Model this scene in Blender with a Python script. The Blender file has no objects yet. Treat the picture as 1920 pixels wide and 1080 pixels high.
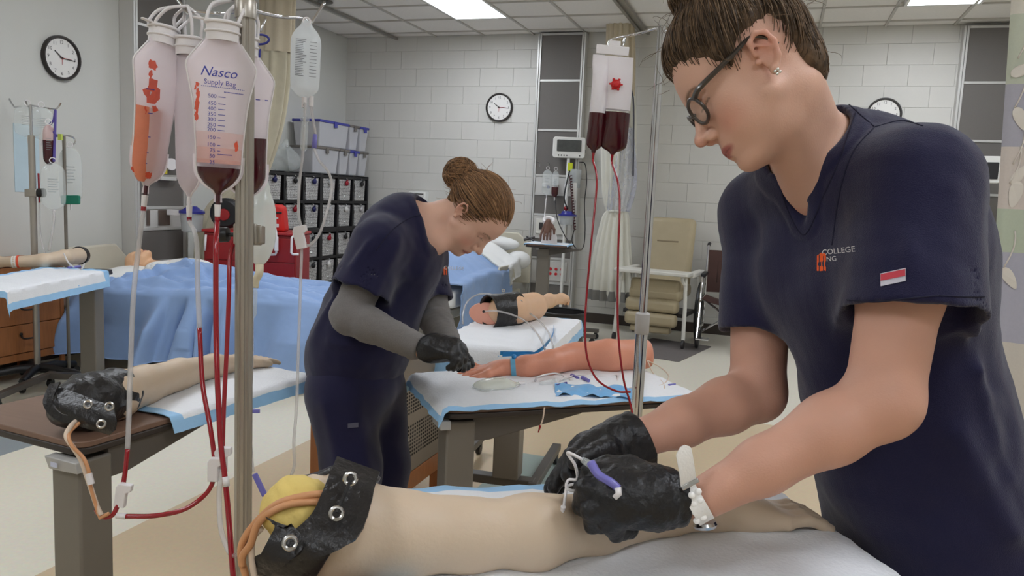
import bpy, bmesh, math, random
import numpy as np
from mathutils import Vector, Matrix
random.seed(7)
SC = bpy.context.scene
COL = SC.collection
# ---------------------------------------------------------------- camera, light, exposure
FPX = 1463.66
CAMR = np.array([[0.945, -0.081, 0.316], [0.323, 0.098, -0.941], [0.046, 0.992, 0.119]])
_u, _s, _v = np.linalg.svd(CAMR); CAMR = _u @ _v
CAMC = np.array([0.0, 0.0, 1.40])
cam_data = bpy.data.cameras.new('camera')
cam_data.sensor_width = 36.0
cam_data.lens = FPX / 1920 * 36.0
cam_data.clip_start = 0.02
cam = bpy.data.objects.new('camera', cam_data)
COL.objects.link(cam)
cam.matrix_world = Matrix([[*CAMR[i], CAMC[i]] for i in range(3)] + [[0, 0, 0, 1]])
SC.camera = cam
world = bpy.data.worlds.new('world'); SC.world = world
world.use_nodes = True
world.node_tree.nodes['Background'].inputs[0].default_value = (0.75, 0.8, 0.85, 1)
world.node_tree.nodes['Background'].inputs[1].default_value = 0.25
SC.view_settings.view_transform = 'Standard'
SC.view_settings.look = 'None'
SC.view_settings.gamma = 1.0
SC.view_settings.use_curve_mapping = False
SC.view_settings.exposure = 0.0
TROFFER_POWER = 16.5            # emission strength of the ceiling diffusers
CEIL = 3.19
BACK = 8.6
LEFT = -5.15
TROFFERS = [(-3.07, 7.17), (1.18, 7.17), (-3.07, 4.2), (1.18, 4.2), (-3.07, 1.2), (1.18, 1.2), (-1.6, -1.5), (1.0, -1.5)]  # last two are unseen panels added to brighten the foreground

# ---------------------------------------------------------------- photograph geometry helpers (real depths)
def ray(px, py):
    return CAMR @ np.array([px - 960.0, 540.0 - py, -FPX])
def P(px, py, D): return CAMC + ray(px, py) * (D / FPX)
def PZ(px, py, z):
    d = ray(px, py); return CAMC + d * ((z - CAMC[2]) / d[2])
def PY(px, py, Y):
    d = ray(px, py); return CAMC + d * (Y / d[1])
def PX(px, py, X):
    d = ray(px, py); return CAMC + d * (X / d[0])
def V(*a): return np.array(a, float)
def unit(v):
    v = np.asarray(v, float); return v / max(np.linalg.norm(v), 1e-12)

# ---------------------------------------------------------------- materials
def lin(c):
    return tuple(((x / 255) / 12.92 if x / 255 <= .04045 else ((x / 255 + .055) / 1.055) ** 2.4) for x in c)
MATS = {}
def mat(name, rgb, rough=.55, metal=0.0, var=.06, vscale=12.0, bump=0.0, bscale=60.0, spec=.5, alpha=1.0, trans=0.0,
        sss=0.0, emit=None, estr=0.0, stretch=(1, 1, 1), attr=None, sheen=0.0, coat=0.0, detail=3.0, transl=0.0):
    if name in MATS: return MATS[name]
    m = bpy.data.materials.new(name); m.use_nodes = True
    nt = m.node_tree; N = nt.nodes; L = nt.links
    b = N['Principled BSDF']
    b.inputs['Roughness'].default_value = rough
    b.inputs['Metallic'].default_value = metal
    b.inputs['Specular IOR Level'].default_value = spec
    b.inputs['Alpha'].default_value = alpha
    b.inputs['Transmission Weight'].default_value = trans
    b.inputs['Sheen Weight'].default_value = sheen
    b.inputs['Coat Weight'].default_value = coat
    if sss:
        b.inputs['Subsurface Weight'].default_value = sss
        b.inputs['Subsurface Radius'].default_value = (.012, .005, .003)
        b.inputs['Subsurface Scale'].default_value = 1.0
    c = lin(rgb)
    tc = N.new('ShaderNodeTexCoord'); mp = N.new('ShaderNodeMapping'); mp.inputs['Scale'].default_value = stretch
    L.new(tc.outputs['Object'], mp.inputs['Vector'])
    nz = N.new('ShaderNodeTexNoise'); nz.inputs['Scale'].default_value = vscale; nz.inputs['Detail'].default_value = detail
    L.new(mp.outputs[0], nz.inputs['Vector'])
    mx = N.new('ShaderNodeMix'); mx.data_type = 'RGBA'
    L.new(nz.outputs['Fac'], mx.inputs['Factor'])
    mx.inputs['A'].default_value = (*[x * (1 - var) for x in c], 1)
    mx.inputs['B'].default_value = (*[min(1, x * (1 + var)) for x in c], 1)
    out = mx.outputs['Result']
    if attr:
        at = N.new('ShaderNodeVertexColor'); at.layer_name = attr
        m2 = N.new('ShaderNodeMix'); m2.data_type = 'RGBA'; m2.blend_type = 'MULTIPLY'; m2.inputs['Factor'].default_value = 1
        L.new(out, m2.inputs['A']); L.new(at.outputs['Color'], m2.inputs['B']); out = m2.outputs['Result']
    L.new(out, b.inputs['Base Color'])
    if emit:
        b.inputs['Emission Color'].default_value = (*lin(emit), 1); b.inputs['Emission Strength'].default_value = estr
    if bump:
        n2 = N.new('ShaderNodeTexNoise'); n2.inputs['Scale'].default_value = bscale; n2.inputs['Detail'].default_value = 4
        L.new(mp.outputs[0], n2.inputs['Vector'])
        bp = N.new('ShaderNodeBump'); bp.inputs['Strength'].default_value = bump; bp.inputs['Distance'].default_value = .004
        L.new(n2.outputs['Fac'], bp.inputs['Height']); L.new(bp.outputs[0], b.inputs['Normal'])
    if transl:   # thin film that lets light through
        tr = N.new('ShaderNodeBsdfTranslucent'); tr.inputs['Color'].default_value = (*c, 1); ms = N.new('ShaderNodeMixShader'); ms.inputs[0].default_value = transl
        L.new(b.outputs[0], ms.inputs[1]); L.new(tr.outputs[0], ms.inputs[2]); L.new(ms.outputs[0], N['Material Output'].inputs['Surface'])
    MATS[name] = m
    return m

# ---------------------------------------------------------------- mesh building
def catmull(pts, n=8):
    pts = [np.asarray(p, float) for p in pts]
    if len(pts) < 3: return np.array(pts)
    Q = [2 * pts[0] - pts[1]] + pts + [2 * pts[-1] - pts[-2]]
    out = []
    for i in range(1, len(Q) - 2):
        p0, p1, p2, p3 = Q[i - 1], Q[i], Q[i + 1], Q[i + 2]
        for k in range(n):
            t = k / n
            out.append(.5 * (2 * p1 + (p2 - p0) * t + (2 * p0 - 5 * p1 + 4 * p2 - p3) * t * t + (3 * p1 - p0 - 3 * p2 + p3) * t ** 3))
    out.append(pts[-1])
    return np.array(out)

def frame_of(ax, hint=None):
    ax = unit(ax)
    h = np.array([0, 0, 1.]) if hint is None else np.asarray(hint, float)
    if abs(ax @ unit(h)) > .95: h = np.array([1., 0, 0])
    u = unit(np.cross(h, ax)); v = np.cross(ax, u)
    return u, v, ax

class M:
    def __init__(s): s.v = []; s.f = []; s.n = 0
    def add(s, verts, faces):
        verts = np.asarray(verts, float).reshape(-1, 3)
        s.v.append(verts); s.f += [tuple(i + s.n for i in f) for f in faces]; s.n += len(verts); return s
    def obox(s, o, a, b, c):
        o, a, b, c = [np.asarray(x, float) for x in (o, a, b, c)]
        vs = [o, o + a, o + a + b, o + b, o + c, o + a + c, o + a + b + c, o + b + c]
        fs = [(0, 3, 2, 1), (4, 5, 6, 7), (0, 1, 5, 4), (1, 2, 6, 5), (2, 3, 7, 6), (3, 0, 4, 7)]
        if np.cross(a, b) @ c < 0: fs = [f[::-1] for f in fs]
        return s.add(vs, fs)
    def box(s, c, size, rz=0.0, ax=None):
        c = np.asarray(c, float); x, y, z = size
        if ax is None:
            cz, sz = math.cos(rz), math.sin(rz); ux, uy, uz = V(cz, sz, 0), V(-sz, cz, 0), V(0, 0, 1)
        else: ux, uy, uz = ax
        return s.obox(c - ux * x / 2 - uy * y / 2 - uz * z / 2, ux * x, uy * y, uz * z)
    def bb(s, x0, x1, y0, y1, z0, z1): return s.obox((x0, y0, z0), (x1 - x0, 0, 0), (0, y1 - y0, 0), (0, 0, z1 - z0))
    def tube(s, pts, r, n=8, sp=0, cap=True, flat=None):
        pts = catmull(pts, sp) if sp else np.array([np.asarray(p, float) for p in pts])
        k = len(pts); r = np.interp(np.linspace(0, 1, k), np.linspace(0, 1, len(r)), r) if hasattr(r, '__len__') else np.full(k, r)
        T = np.gradient(pts, axis=0); T /= np.maximum(np.linalg.norm(T, axis=1, keepdims=True), 1e-9)
        u, _, _ = frame_of(T[0]); rings = []
        for i in range(k):
            u = u - T[i] * (u @ T[i]); u = unit(u); w = np.cross(T[i], u)
            a = np.linspace(0, 2 * math.pi, n, endpoint=False)
            rings.append(pts[i] + r[i] * (np.cos(a)[:, None] * u + np.sin(a)[:, None] * w * (flat or 1)))
        vs = np.concatenate(rings); fs = []
        for i in range(k - 1):
            for j in range(n): fs.append((i * n + j, i * n + (j + 1) % n, (i + 1) * n + (j + 1) % n, (i + 1) * n + j))
        if cap: fs.append(tuple(range(n))[::-1]); fs.append(tuple((k - 1) * n + j for j in range(n)))
        return s.add(vs, fs)
    def lathe(s, prof, o=(0, 0, 0), ax=(0, 0, 1), n=20, sx=1.0, sy=1.0, hint=None):
        u, v, w = frame_of(ax, hint); o = np.asarray(o, float); a = np.linspace(0, 2 * math.pi, n, endpoint=False)
        vs = np.concatenate([o + w * h + r * (np.cos(a)[:, None] * u * sx + np.sin(a)[:, None] * v * sy) for r, h in prof]); fs = []
        k = len(prof)
        for i in range(k - 1):
            for j in range(n): fs.append((i * n + j, i * n + (j + 1) % n, (i + 1) * n + (j + 1) % n, (i + 1) * n + j))
        if tuple(prof[0]) != tuple(prof[-1]): fs.append(tuple(range(n))[::-1]); fs.append(tuple((k - 1) * n + j for j in range(n)))
        return s.add(vs, fs)
    def cyl(s, a, b, r, n=16, r2=None):
        a, b = np.asarray(a, float), np.asarray(b, float); h = np.linalg.norm(b - a)
        return s.lathe([(r, 0), (r if r2 is None else r2, h)], a, b - a, n)
    def ball(s, c, r, n=12, rad=(1, 1, 1), ax=None):
        c = np.asarray(c, float); m = max(5, n // 2 + 1); vs = [c * 0 + V(0, 0, -1)]; fs = []
        for i in range(1, m):
            t = -math.pi / 2 + math.pi * i / m
            for j in range(n): vs.append(V(math.cos(t) * math.cos(2 * math.pi * j / n), math.cos(t) * math.sin(2 * math.pi * j / n), math.sin(t)))
        vs.append(V(0, 0, 1)); vs = np.array(vs) * np.array(rad) * r
        if ax is not None: vs = vs @ np.array(ax)
        for j in range(n): fs.append((0, 1 + (j + 1) % n, 1 + j))
        for i in range(m - 2):
            for j in range(n): fs.append((1 + i * n + j, 1 + i * n + (j + 1) % n, 1 + (i + 1) * n + (j + 1) % n, 1 + (i + 1) * n + j))
        q = 1 + (m - 2) * n
        for j in range(n): fs.append((q + j, q + (j + 1) % n, len(vs) - 1))
        return s.add(vs + c, fs)
    def torus(s, c, ax, R, r, n=24, m=8, hint=None, sx=1.0, sy=1.0, a0=0.0, a1=2 * math.pi):
        u, v, w = frame_of(ax, hint); c = np.asarray(c, float)
        full = abs(a1 - a0 - 2 * math.pi) < 1e-6
        a = np.linspace(a0, a1, n + 1)
        return s.tube([c + R * (math.cos(t) * u * sx + math.sin(t) * v * sy) for t in a], r, m, cap=not full)
    def grid(s, G, t=0.0, closed_u=False):
        """surface from an (nu, nv, 3) array, optionally given thickness t against its normal"""
        G = np.asarray(G, float); nu, nv, _ = G.shape
        def quads(off, flip):
            q = []
            for i in range(nu if closed_u else nu - 1):
                for j in range(nv - 1):
                    i2 = (i + 1) % nu
                    f = (off + i * nv + j, off + i2 * nv + j, off + i2 * nv + j + 1, off + i * nv + j + 1)
                    q.append(f[::-1] if flip else f)
            return q
        if not t: return s.add(G, quads(0, False))
        du = np.gradient(G, axis=0) if not closed_u else (np.roll(G, -1, 0) - np.roll(G, 1, 0)); dv = np.gradient(G, axis=1)
        nrm = np.cross(du, dv); nrm /= np.maximum(np.linalg.norm(nrm, axis=2, keepdims=True), 1e-9)
        vs = np.concatenate([G.reshape(-1, 3), (G - nrm * t).reshape(-1, 3)]); K = nu * nv
        fs = quads(0, False) + quads(K, True)
        def rim(a, b): fs.append((a, a + K, b + K, b))
        for j in range(nv - 1):
            if not closed_u: rim(j, j + 1); fs.append(((nu - 1) * nv + j + 1, (nu - 1) * nv + j + 1 + K, (nu - 1) * nv + j + K, (nu - 1) * nv + j))
        for i in range(nu if closed_u else nu - 1):
            i2 = (i + 1) % nu
            fs.append((i2 * nv, i2 * nv + K, i * nv + K, i * nv)); fs.append((i * nv + nv - 1, i * nv + nv - 1 + K, i2 * nv + nv - 1 + K, i2 * nv + nv - 1))
        return s.add(vs, fs)
    def prism(s, poly, o, ux, uy, uz):
        """2-D polygon extruded by the vector uz"""
        o, ux, uy, uz = [np.asarray(x, float) for x in (o, ux, uy, uz)]
        b = np.array([o + ux * p[0] + uy * p[1] for p in poly]); n = len(poly)
        area = sum(poly[i][0] * poly[(i + 1) % n][1] - poly[(i + 1) % n][0] * poly[i][1] for i in range(n))
        pos = (np.cross(ux, uy) @ uz) * area > 0
        fs = [tuple(range(n))[::-1], tuple(range(n, 2 * n))] + [(i, (i + 1) % n, n + (i + 1) % n, n + i) for i in range(n)]
        if not pos: fs = [f[::-1] for f in fs]
        return s.add(np.concatenate([b, b + uz]), fs)
    def verts(s): return np.concatenate(s.v) if s.v else np.zeros((0, 3))

def rrect(w, h, r, n=5):
    out = []
    for (x, y, a) in ((w / 2 - r, h / 2 - r, 0), (-w / 2 + r, h / 2 - r, 90), (-w / 2 + r, -h / 2 + r, 180), (w / 2 - r, -h / 2 + r, 270)):
        for k in range(n + 1):
            t = math.radians(a + 90 * k / n); out.append((x + r * math.cos(t), y + r * math.sin(t)))
    return out

def T(name, label, cat, base=(0, 0, 0), group=None, rz=0.0):
    o = bpy.data.objects.new(name, None); COL.objects.link(o); o.empty_display_size = .05
    o.location = [float(x) for x in base]; o.rotation_euler[2] = rz
    o['label'] = label; o['category'] = cat
    if group: o['group'] = group
    return o
def offset_of(o):
    p = np.zeros(3)
    while o is not None: p += np.array(o.location); o = o.parent
    return p
def mesh_of(name, mb, smooth=40):
    me = bpy.data.meshes.new(name)
    me.from_pydata([tuple(x) for x in mb.verts()], [], mb.f)
    if smooth:
        me.polygons.foreach_set('use_smooth', [True] * len(me.polygons))
        if smooth < 180: me.set_sharp_from_angle(angle=math.radians(smooth))
    me.update(); return me
def O(name, mb, material, parent=None, smooth=40, bevel=0.0, label=None, kind=None, local=False, seg=2):
    """one mesh object; coordinates in mb are world ones unless local=True (then they are the parent's)"""
    if isinstance(mb, M):
        if parent is not None and not local:
            off = offset_of(parent); mb.v = [v - off for v in mb.v]
        me = mesh_of(name, mb, smooth)
    else: me = mb
    o = bpy.data.objects.new(name, me); COL.objects.link(o)
    if material is not None: me.materials.append(material)
    if parent is not None: o.parent = parent
    if bevel:
        b = o.modifiers.new('bevel', 'BEVEL'); b.width = bevel; b.segments = seg; b.limit_method = 'ANGLE'; b.angle_limit = math.radians(40)
    if label: o['label'] = label
    if kind: o['kind'] = kind
    return o
def tag(o, label, cat, group=None, kind=None):
    o['label'] = label; o['category'] = cat
    if group: o['group'] = group
    if kind: o['kind'] = kind
    return o
def kids(o): return [c for c in bpy.data.objects if c.parent == o]
def dup(root, loc, rz=0.0, label=None, group=None):
    r = root.copy(); COL.objects.link(r); r.location = [float(x) for x in loc]; r.rotation_euler[2] = rz
    if label: r['label'] = label
    if group: r['group'] = group
    for ch in kids(root):
        c = ch.copy(); COL.objects.link(c); c.parent = r
        for g in kids(ch):
            d = g.copy(); COL.objects.link(d); d.parent = c
    return r

_txt = {}
def text_mb(body, size, o, ux, uy, proj=None, depth=0.0, align='CENTER', shear=0.0):
    """lettering as a flat mesh in the frame (o, ux, uy); proj moves each vertex onto a surface"""
    key = (body, shear)
    if key not in _txt:
        cu = bpy.data.curves.new('lettering', 'FONT'); cu.body = body; cu.size = 1.0; cu.align_x = 'CENTER'; cu.align_y = 'CENTER'; cu.shear = shear
        cu.resolution_u = 3
        ob = bpy.data.objects.new('lettering', cu); COL.objects.link(ob)
        me = bpy.data.meshes.new_from_object(ob)
        vs = np.array([v.co[:] for v in me.vertices]); fs = [tuple(p.vertices) for p in me.polygons]
        bpy.data.objects.remove(ob); bpy.data.curves.remove(cu); bpy.data.meshes.remove(me)
        _txt[key] = (vs, fs)
    vs, fs = _txt[key]
    x = vs[:, 0] * size; y = vs[:, 1] * size
    if align == 'LEFT': x = x - x.min()
    if align == 'RIGHT': x = x - x.max()
    o, ux, uy = [np.asarray(q, float) for q in (o, ux, uy)]
    Pw = o + x[:, None] * ux + y[:, None] * uy
    if proj is not None: Pw = proj(Pw)
    mb = M(); mb.add(Pw, fs); return mb

rng = np.random.RandomState(3)
_nd = rng.normal(size=(24, 3)); _nd /= np.linalg.norm(_nd, axis=1, keepdims=True); _np = rng.uniform(0, 6.28, 24)
def noise(Pn, scale=1.0, seed=0, oct=2):
    """cheap smooth noise in about -1..1: sums of warped sines"""
    q = np.asarray(Pn, float) * scale; s = 0.0; a = 1.0
    for k in range(oct):
        i = (seed * 5 + k * 7) % 18
        w = sum(np.sin(q @ _nd[(i + j) % 24] * (1.0 + .37 * j) * 2 + _np[(i + j) % 24] + 1.3 * np.sin(q @ _nd[(i + j + 3) % 24] * 1.7)) for j in range(3)) / 3
        s = s + a * w; a *= .5; q = q * 2.1
    return s
# ---------------------------------------------------------------- the room
m_wall = mat('painted_block', (214, 212, 206), .55, var=.03, vscale=3, bump=.25, bscale=180)
m_wall2 = mat('painted_plaster', (212, 212, 206), .6, var=.02, vscale=2, bump=.08, bscale=120)
m_joint = mat('mortar_joint', (214, 212, 206), .8, var=.03)
m_tile = mat('ceiling_tile', (240, 236, 230), .9, var=.05, vscale=40, bump=.5, bscale=220)
m_grid = mat('ceiling_grid_metal', (198, 194, 186), .5, var=.03)
m_base = mat('brown_vinyl_base', (64, 54, 48), .5, var=.1)
XR = 2.9; YF = -3.2
def structure(name, mb, m, parent=None, **k):
    o = O(name, mb, m, parent, **k)
    if parent is None: o['kind'] = 'structure'
    return o
# floor: vinyl tiles, colour bands laid in the sheet
def floor_material():
    m = bpy.data.materials.new('vinyl_floor'); m.use_nodes = True; N = m.node_tree.nodes; L = m.node_tree.links; b = N['Principled BSDF']
    tc = N.new('ShaderNodeTexCoord'); sx = N.new('ShaderNodeSeparateXYZ'); L.new(tc.outputs['Object'], sx.inputs[0])
    def math_(op, a, c=None):
        n = N.new('ShaderNodeMath'); n.operation = op
        for i, q in enumerate((a, c)):
            if q is None: continue
            if isinstance(q, (int, float)): n.inputs[i].default_value = q
            else: L.new(q, n.inputs[i])
        return n.outputs[0]
    X, Y = sx.outputs['X'], sx.outputs['Y']
    def band(c, lo, hi): return math_('MULTIPLY', math_('GREATER_THAN', c, lo), math_('LESS_THAN', c, hi))
    def mixc(f, a, c):
        n = N.new('ShaderNodeMix'); n.data_type = 'RGBA'
        L.new(f, n.inputs['Factor'])
        for s_, q in (('A', a), ('B', c)):
            if isinstance(q, tuple): n.inputs[s_].default_value = (*lin(q), 1)
            else: L.new(q, n.inputs[s_])
        return n.outputs['Result']
    col = mixc(band(X, -2.36, 3.0), (238, 232, 214), (216, 194, 160))
    col = mixc(math_('MULTIPLY', band(X, -2.36, 3), band(Y, 5.2, 9)), col, (232, 226, 210))
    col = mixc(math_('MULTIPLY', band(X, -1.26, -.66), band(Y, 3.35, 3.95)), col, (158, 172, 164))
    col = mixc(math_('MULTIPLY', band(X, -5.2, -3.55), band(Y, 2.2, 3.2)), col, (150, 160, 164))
    nz = N.new('ShaderNodeTexNoise'); nz.inputs['Scale'].default_value = 55; nz.inputs['Detail'].default_value = 5
    L.new(tc.outputs['Object'], nz.inputs['Vector'])
    n2 = N.new('ShaderNodeMix'); n2.data_type = 'RGBA'; n2.blend_type = 'MULTIPLY'; n2.inputs['Factor'].default_value = .28
    L.new(col, n2.inputs['A']); L.new(nz.outputs['Color'], n2.inputs['B'])
    hs = N.new('ShaderNodeMix'); hs.data_type = 'RGBA'; hs.inputs['Factor'].default_value = .6
    L.new(col, hs.inputs['A']); L.new(n2.outputs['Result'], hs.inputs['B'])
    L.new(hs.outputs['Result'], b.inputs['Base Color']); b.inputs['Roughness'].default_value = .32; b.inputs['Specular IOR Level'].default_value = .35
    return m
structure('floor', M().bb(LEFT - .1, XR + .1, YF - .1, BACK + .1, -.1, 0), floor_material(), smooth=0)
# ceiling: slab above, tiles as pieces resting on a T-bar grid
ceiling = structure('ceiling', M().bb(LEFT - .1, XR + .1, YF - .1, BACK + .1, CEIL + .06, CEIL + .16), m_tile, smooth=0)
gm = M()
xs = [-5.15 + .25 + .6 * i for i in range(-1, 14)]
xs = [-3.37 + .6 * i for i in range(-2, 11)]
ys = [8.37 - .6 * i for i in range(0, 20)]
for x in xs: gm.bb(x - .012, x + .012, YF, BACK, CEIL - .004, CEIL + .03)
for y in ys: gm.bb(LEFT, XR, y - .012, y + .012, CEIL - .004, CEIL + .0299)
O('ceiling_grid', gm, m_grid, ceiling, smooth=0)
tile_me = mesh_of('ceiling_tile', M().bb(-.286, .286, -.286, .286, 0, .018), 0); tile_me.materials.append(m_tile)
trset = set()
for (tx, ty) in TROFFERS:
    for dy in (-.3, .3): trset.add((round(tx, 2), round(ty + dy, 2)))
def is_troffer(x, y): return any(abs(x - a) < .2 and abs(y - b) < .2 for a, b in trset)
xe = [LEFT] + xs + [XR]; ye = [BACK] + ys
for i in range(len(xe) - 1):
    for j in range(len(ye) - 1):
        x = (xe[i] + xe[i + 1]) / 2; y = (ye[j] + ye[j + 1]) / 2
        if y < YF or is_troffer(x, y): continue
        if y < 3.4:
            continue
        o = bpy.data.objects.new('ceiling_tile', tile_me); COL.objects.link(o); o.parent = ceiling
        o.location = (x, y, CEIL + .008 + random.uniform(-.001, .002))
        o.scale = ((abs(xe[i + 1] - xe[i]) - .028) / .572, (abs(ye[j + 1] - ye[j]) - .028) / .572, 1)
O('ceiling_panel', M().bb(LEFT, XR, YF, 3.55, CEIL + .01, CEIL + .03), m_tile, ceiling, smooth=0)
# back wall: painted concrete blocks over a mortar slab, each block a piece
wall_back = structure('wall_back', M().bb(LEFT - .1, XR + .1, BACK + .012, BACK + .15, 0, CEIL + .06), m_joint, smooth=0)
bw, bh = .4064, .2032
blk = M().box((0, 0, 0), (bw - .0016, .03, bh - .0016)); bm_ = bmesh.new(); me_ = mesh_of('block', blk, 0); bm_.from_mesh(me_)
bmesh.ops.bevel(bm_, geom=[e for e in bm_.edges], offset=.0018, segments=1, affect='EDGES'); bm_.to_mesh(me_); bm_.free(); me_.materials.append(m_wall)
for r in range(16):
    z = r * bh + bh / 2 - .02
    for c in range(-1, 18):
        x = -5.0 + c * bw + (bw / 2 if r % 2 else 0) - .02
        if x > 2.0 or x < LEFT - .2: continue
        o = bpy.data.objects.new('block', me_); COL.objects.link(o); o.parent = wall_back; o.location = (x, BACK + .015 + random.uniform(-.0012, .0012), z)
structure('wall_left', M().bb(LEFT - .15, LEFT, YF, BACK + .012, 0, CEIL + .06), m_wall2, smooth=0)
structure('wall_right', M().bb(XR, XR + .15, YF, BACK + .012, 0, CEIL + .06), m_wall2, smooth=0)
structure('wall_front', M().bb(LEFT - .1, XR + .1, YF - .15, YF, 0, CEIL + .06), m_wall2, smooth=0)
structure('baseboard_back', M().bb(LEFT + .01, XR, BACK - .012, BACK - .001, 0, .11), m_base, bevel=.003)
structure('baseboard_left', M().bb(LEFT + .001, LEFT + .012, YF, BACK - .014, 0, .11), m_base, bevel=.003)
# troffers
m_diff = mat('lit_diffuser', (255, 252, 246), .6, emit=(240, 246, 255), estr=TROFFER_POWER)
m_white = mat('white_enamel', (236, 236, 232), .4, var=.02)
def troffer(x, y, label, group=None):
    t = T('ceiling_light', label, 'light', (x, y, CEIL), group)
    f = M()
    for a in (-1, 1):
        f.bb(x + a * .286 - .012, x + a * .286 + .012, y - .598, y + .598, CEIL - .006, CEIL + .05)
        f.bb(x - .274, x + .274, y + a * .586 - .012, y + a * .586 + .012, CEIL - .006, CEIL + .05)
    O('frame', f, m_white, t, bevel=.002)
    O('diffuser', M().bb(x - .274, x + .274, y - .574, y + .574, CEIL + .002, CEIL + .012), m_diff, t, smooth=0)
    return t
t0 = troffer(*TROFFERS[0], 'lit ceiling panel left of centre above the back wall clock')
t1 = troffer(*TROFFERS[1], 'lit ceiling panel at the top right beside the right headwall')
for (x, y), lb in zip(TROFFERS[2:], ('left row, second from the back wall', 'right row, second from the back wall', 'left row, above the walnut topped table', 'right row, above the bespectacled nurse', 'added fill behind the viewer on the left', 'added fill behind the viewer on the right')):
    d = dup(t0, (x, y, CEIL), label='lit ceiling panel, ' + lb, group='ceiling lights')
# curtain tracks and the sprinkler plate
m_track = mat('track_metal', (150, 147, 140), .4, .4)
for nm, x, y0, y1, lb in (('a', -4.47, 5.6, 8.59, 'grey curtain track on the ceiling near the left wall'), ('b', -1.55, 6.4, 8.59, 'grey double curtain track on the ceiling above the hanging curtain')):
    g = M().bb(x - .015, x + .015, y0, y1, CEIL - .03, CEIL - .005)
    if nm == 'b': g.bb(x + .055, x + .085, y0, y1, CEIL - .03, CEIL - .005); g.bb(x + .0155, x + .0545, y0, y1, CEIL - .012, CEIL - .006)
    tag(O('curtain_track', g, m_track, smooth=0), lb, 'track')
c = PZ(610, 3, CEIL)
tag(O('ceiling_fixture', M().lathe([(.0, -.012), (.06, -.012), (.075, -.005), (.075, .003)], (c[0], c[1], CEIL - .004), n=28), mat('grey_fixture', (120, 118, 112), .4, .5)), 'small round grey fixture on the ceiling at the left', 'fixture')
# ---------------------------------------------------------------- smooth-union bodies, meshed by surface nets
def ln(v): return np.sqrt(np.einsum('ij,ij->i', v, v))
def rc(a, b, ra, rb):
    a = np.asarray(a, np.float32); b = np.asarray(b, np.float32); ba = b - a; L2 = max(float(ba @ ba), 1e-12)
    def f(p):
        q = p - a; t = np.clip(q @ ba / L2, 0, 1); return ln(q - t[:, None] * ba) - (ra + (rb - ra) * t)
    return f
def rcf(a, b, ra, rb, nrm, s):
    """tapered capsule squashed along nrm by the factor s (> 1 is thinner)"""
    a = np.asarray(a, np.float32); b = np.asarray(b, np.float32); ba = b - a; L2 = max(float(ba @ ba), 1e-12)
    n = np.asarray(unit(nrm), np.float32)
    def f(p):
        q = p - a; t = np.clip(q @ ba / L2, 0, 1); e = q - t[:, None] * ba
        e = e + (e @ n)[:, None] * n * (s - 1); return (ln(e) - (ra + (rb - ra) * t)) / math.sqrt(s)
    return f
def ell(c, r, ax=None):
    c = np.asarray(c, np.float32); r = np.asarray(r, np.float32); ax_ = None if ax is None else np.asarray(ax, np.float32)
    def f(p):
        q = p - c
        if ax_ is not None: q = q @ ax_.T
        k0 = ln(q / r); k1 = ln(q / (r * r)); return k0 * (k0 - 1) / np.maximum(k1, 1e-6)
    return f
def sph(c, r): 
    c = np.asarray(c, np.float32)
    return lambda p: ln(p - c) - r
def rbox(c, h, ax=None, r=.005):
    c = np.asarray(c, np.float32); h = np.asarray(h, np.float32) - r; ax_ = None if ax is None else np.asarray(ax, np.float32)
    def f(p):
        q = p - c
        if ax_ is not None: q = q @ ax_.T
        q = np.abs(q) - h; return ln(np.maximum(q, 0)) + np.minimum(q.max(1), 0) - r
    return f
def half(o, n):
    o = np.asarray(o, np.float32); n = np.asarray(unit(n), np.float32)
    return lambda p: (p - o) @ n
def smin(a, b, k):
    h = np.clip(.5 + .5 * (b - a) / k, 0, 1); return b * (1 - h) + a * h - k * h * (1 - h)
def smax(a, b, k): return -smin(-a, -b, k)
class S:
    """list of (op, fn, k) evaluated in order"""
    def __init__(s): s.ops = []
    def u(s, f, k=.02): s.ops.append(('u', f, k)); return s
    def d(s, f, k=.006): s.ops.append(('d', f, k)); return s
    def i(s, f, k=.006): s.ops.append(('i', f, k)); return s
    def w(s, f): s.ops.append(('w', f, 0)); return s        # additive displacement
    def __call__(s, p):
        v = np.full(len(p), 9., np.float32)
        for op, f, k in s.ops:
            if op == 'u': d = f(p); v = np.where(v > 8, d, smin(v, d, k))
            elif op == 'd': v = smax(v, -f(p), k)
            elif op == 'i': v = smax(v, f(p), k)
            else: v = v + f(p)
        return v
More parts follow.
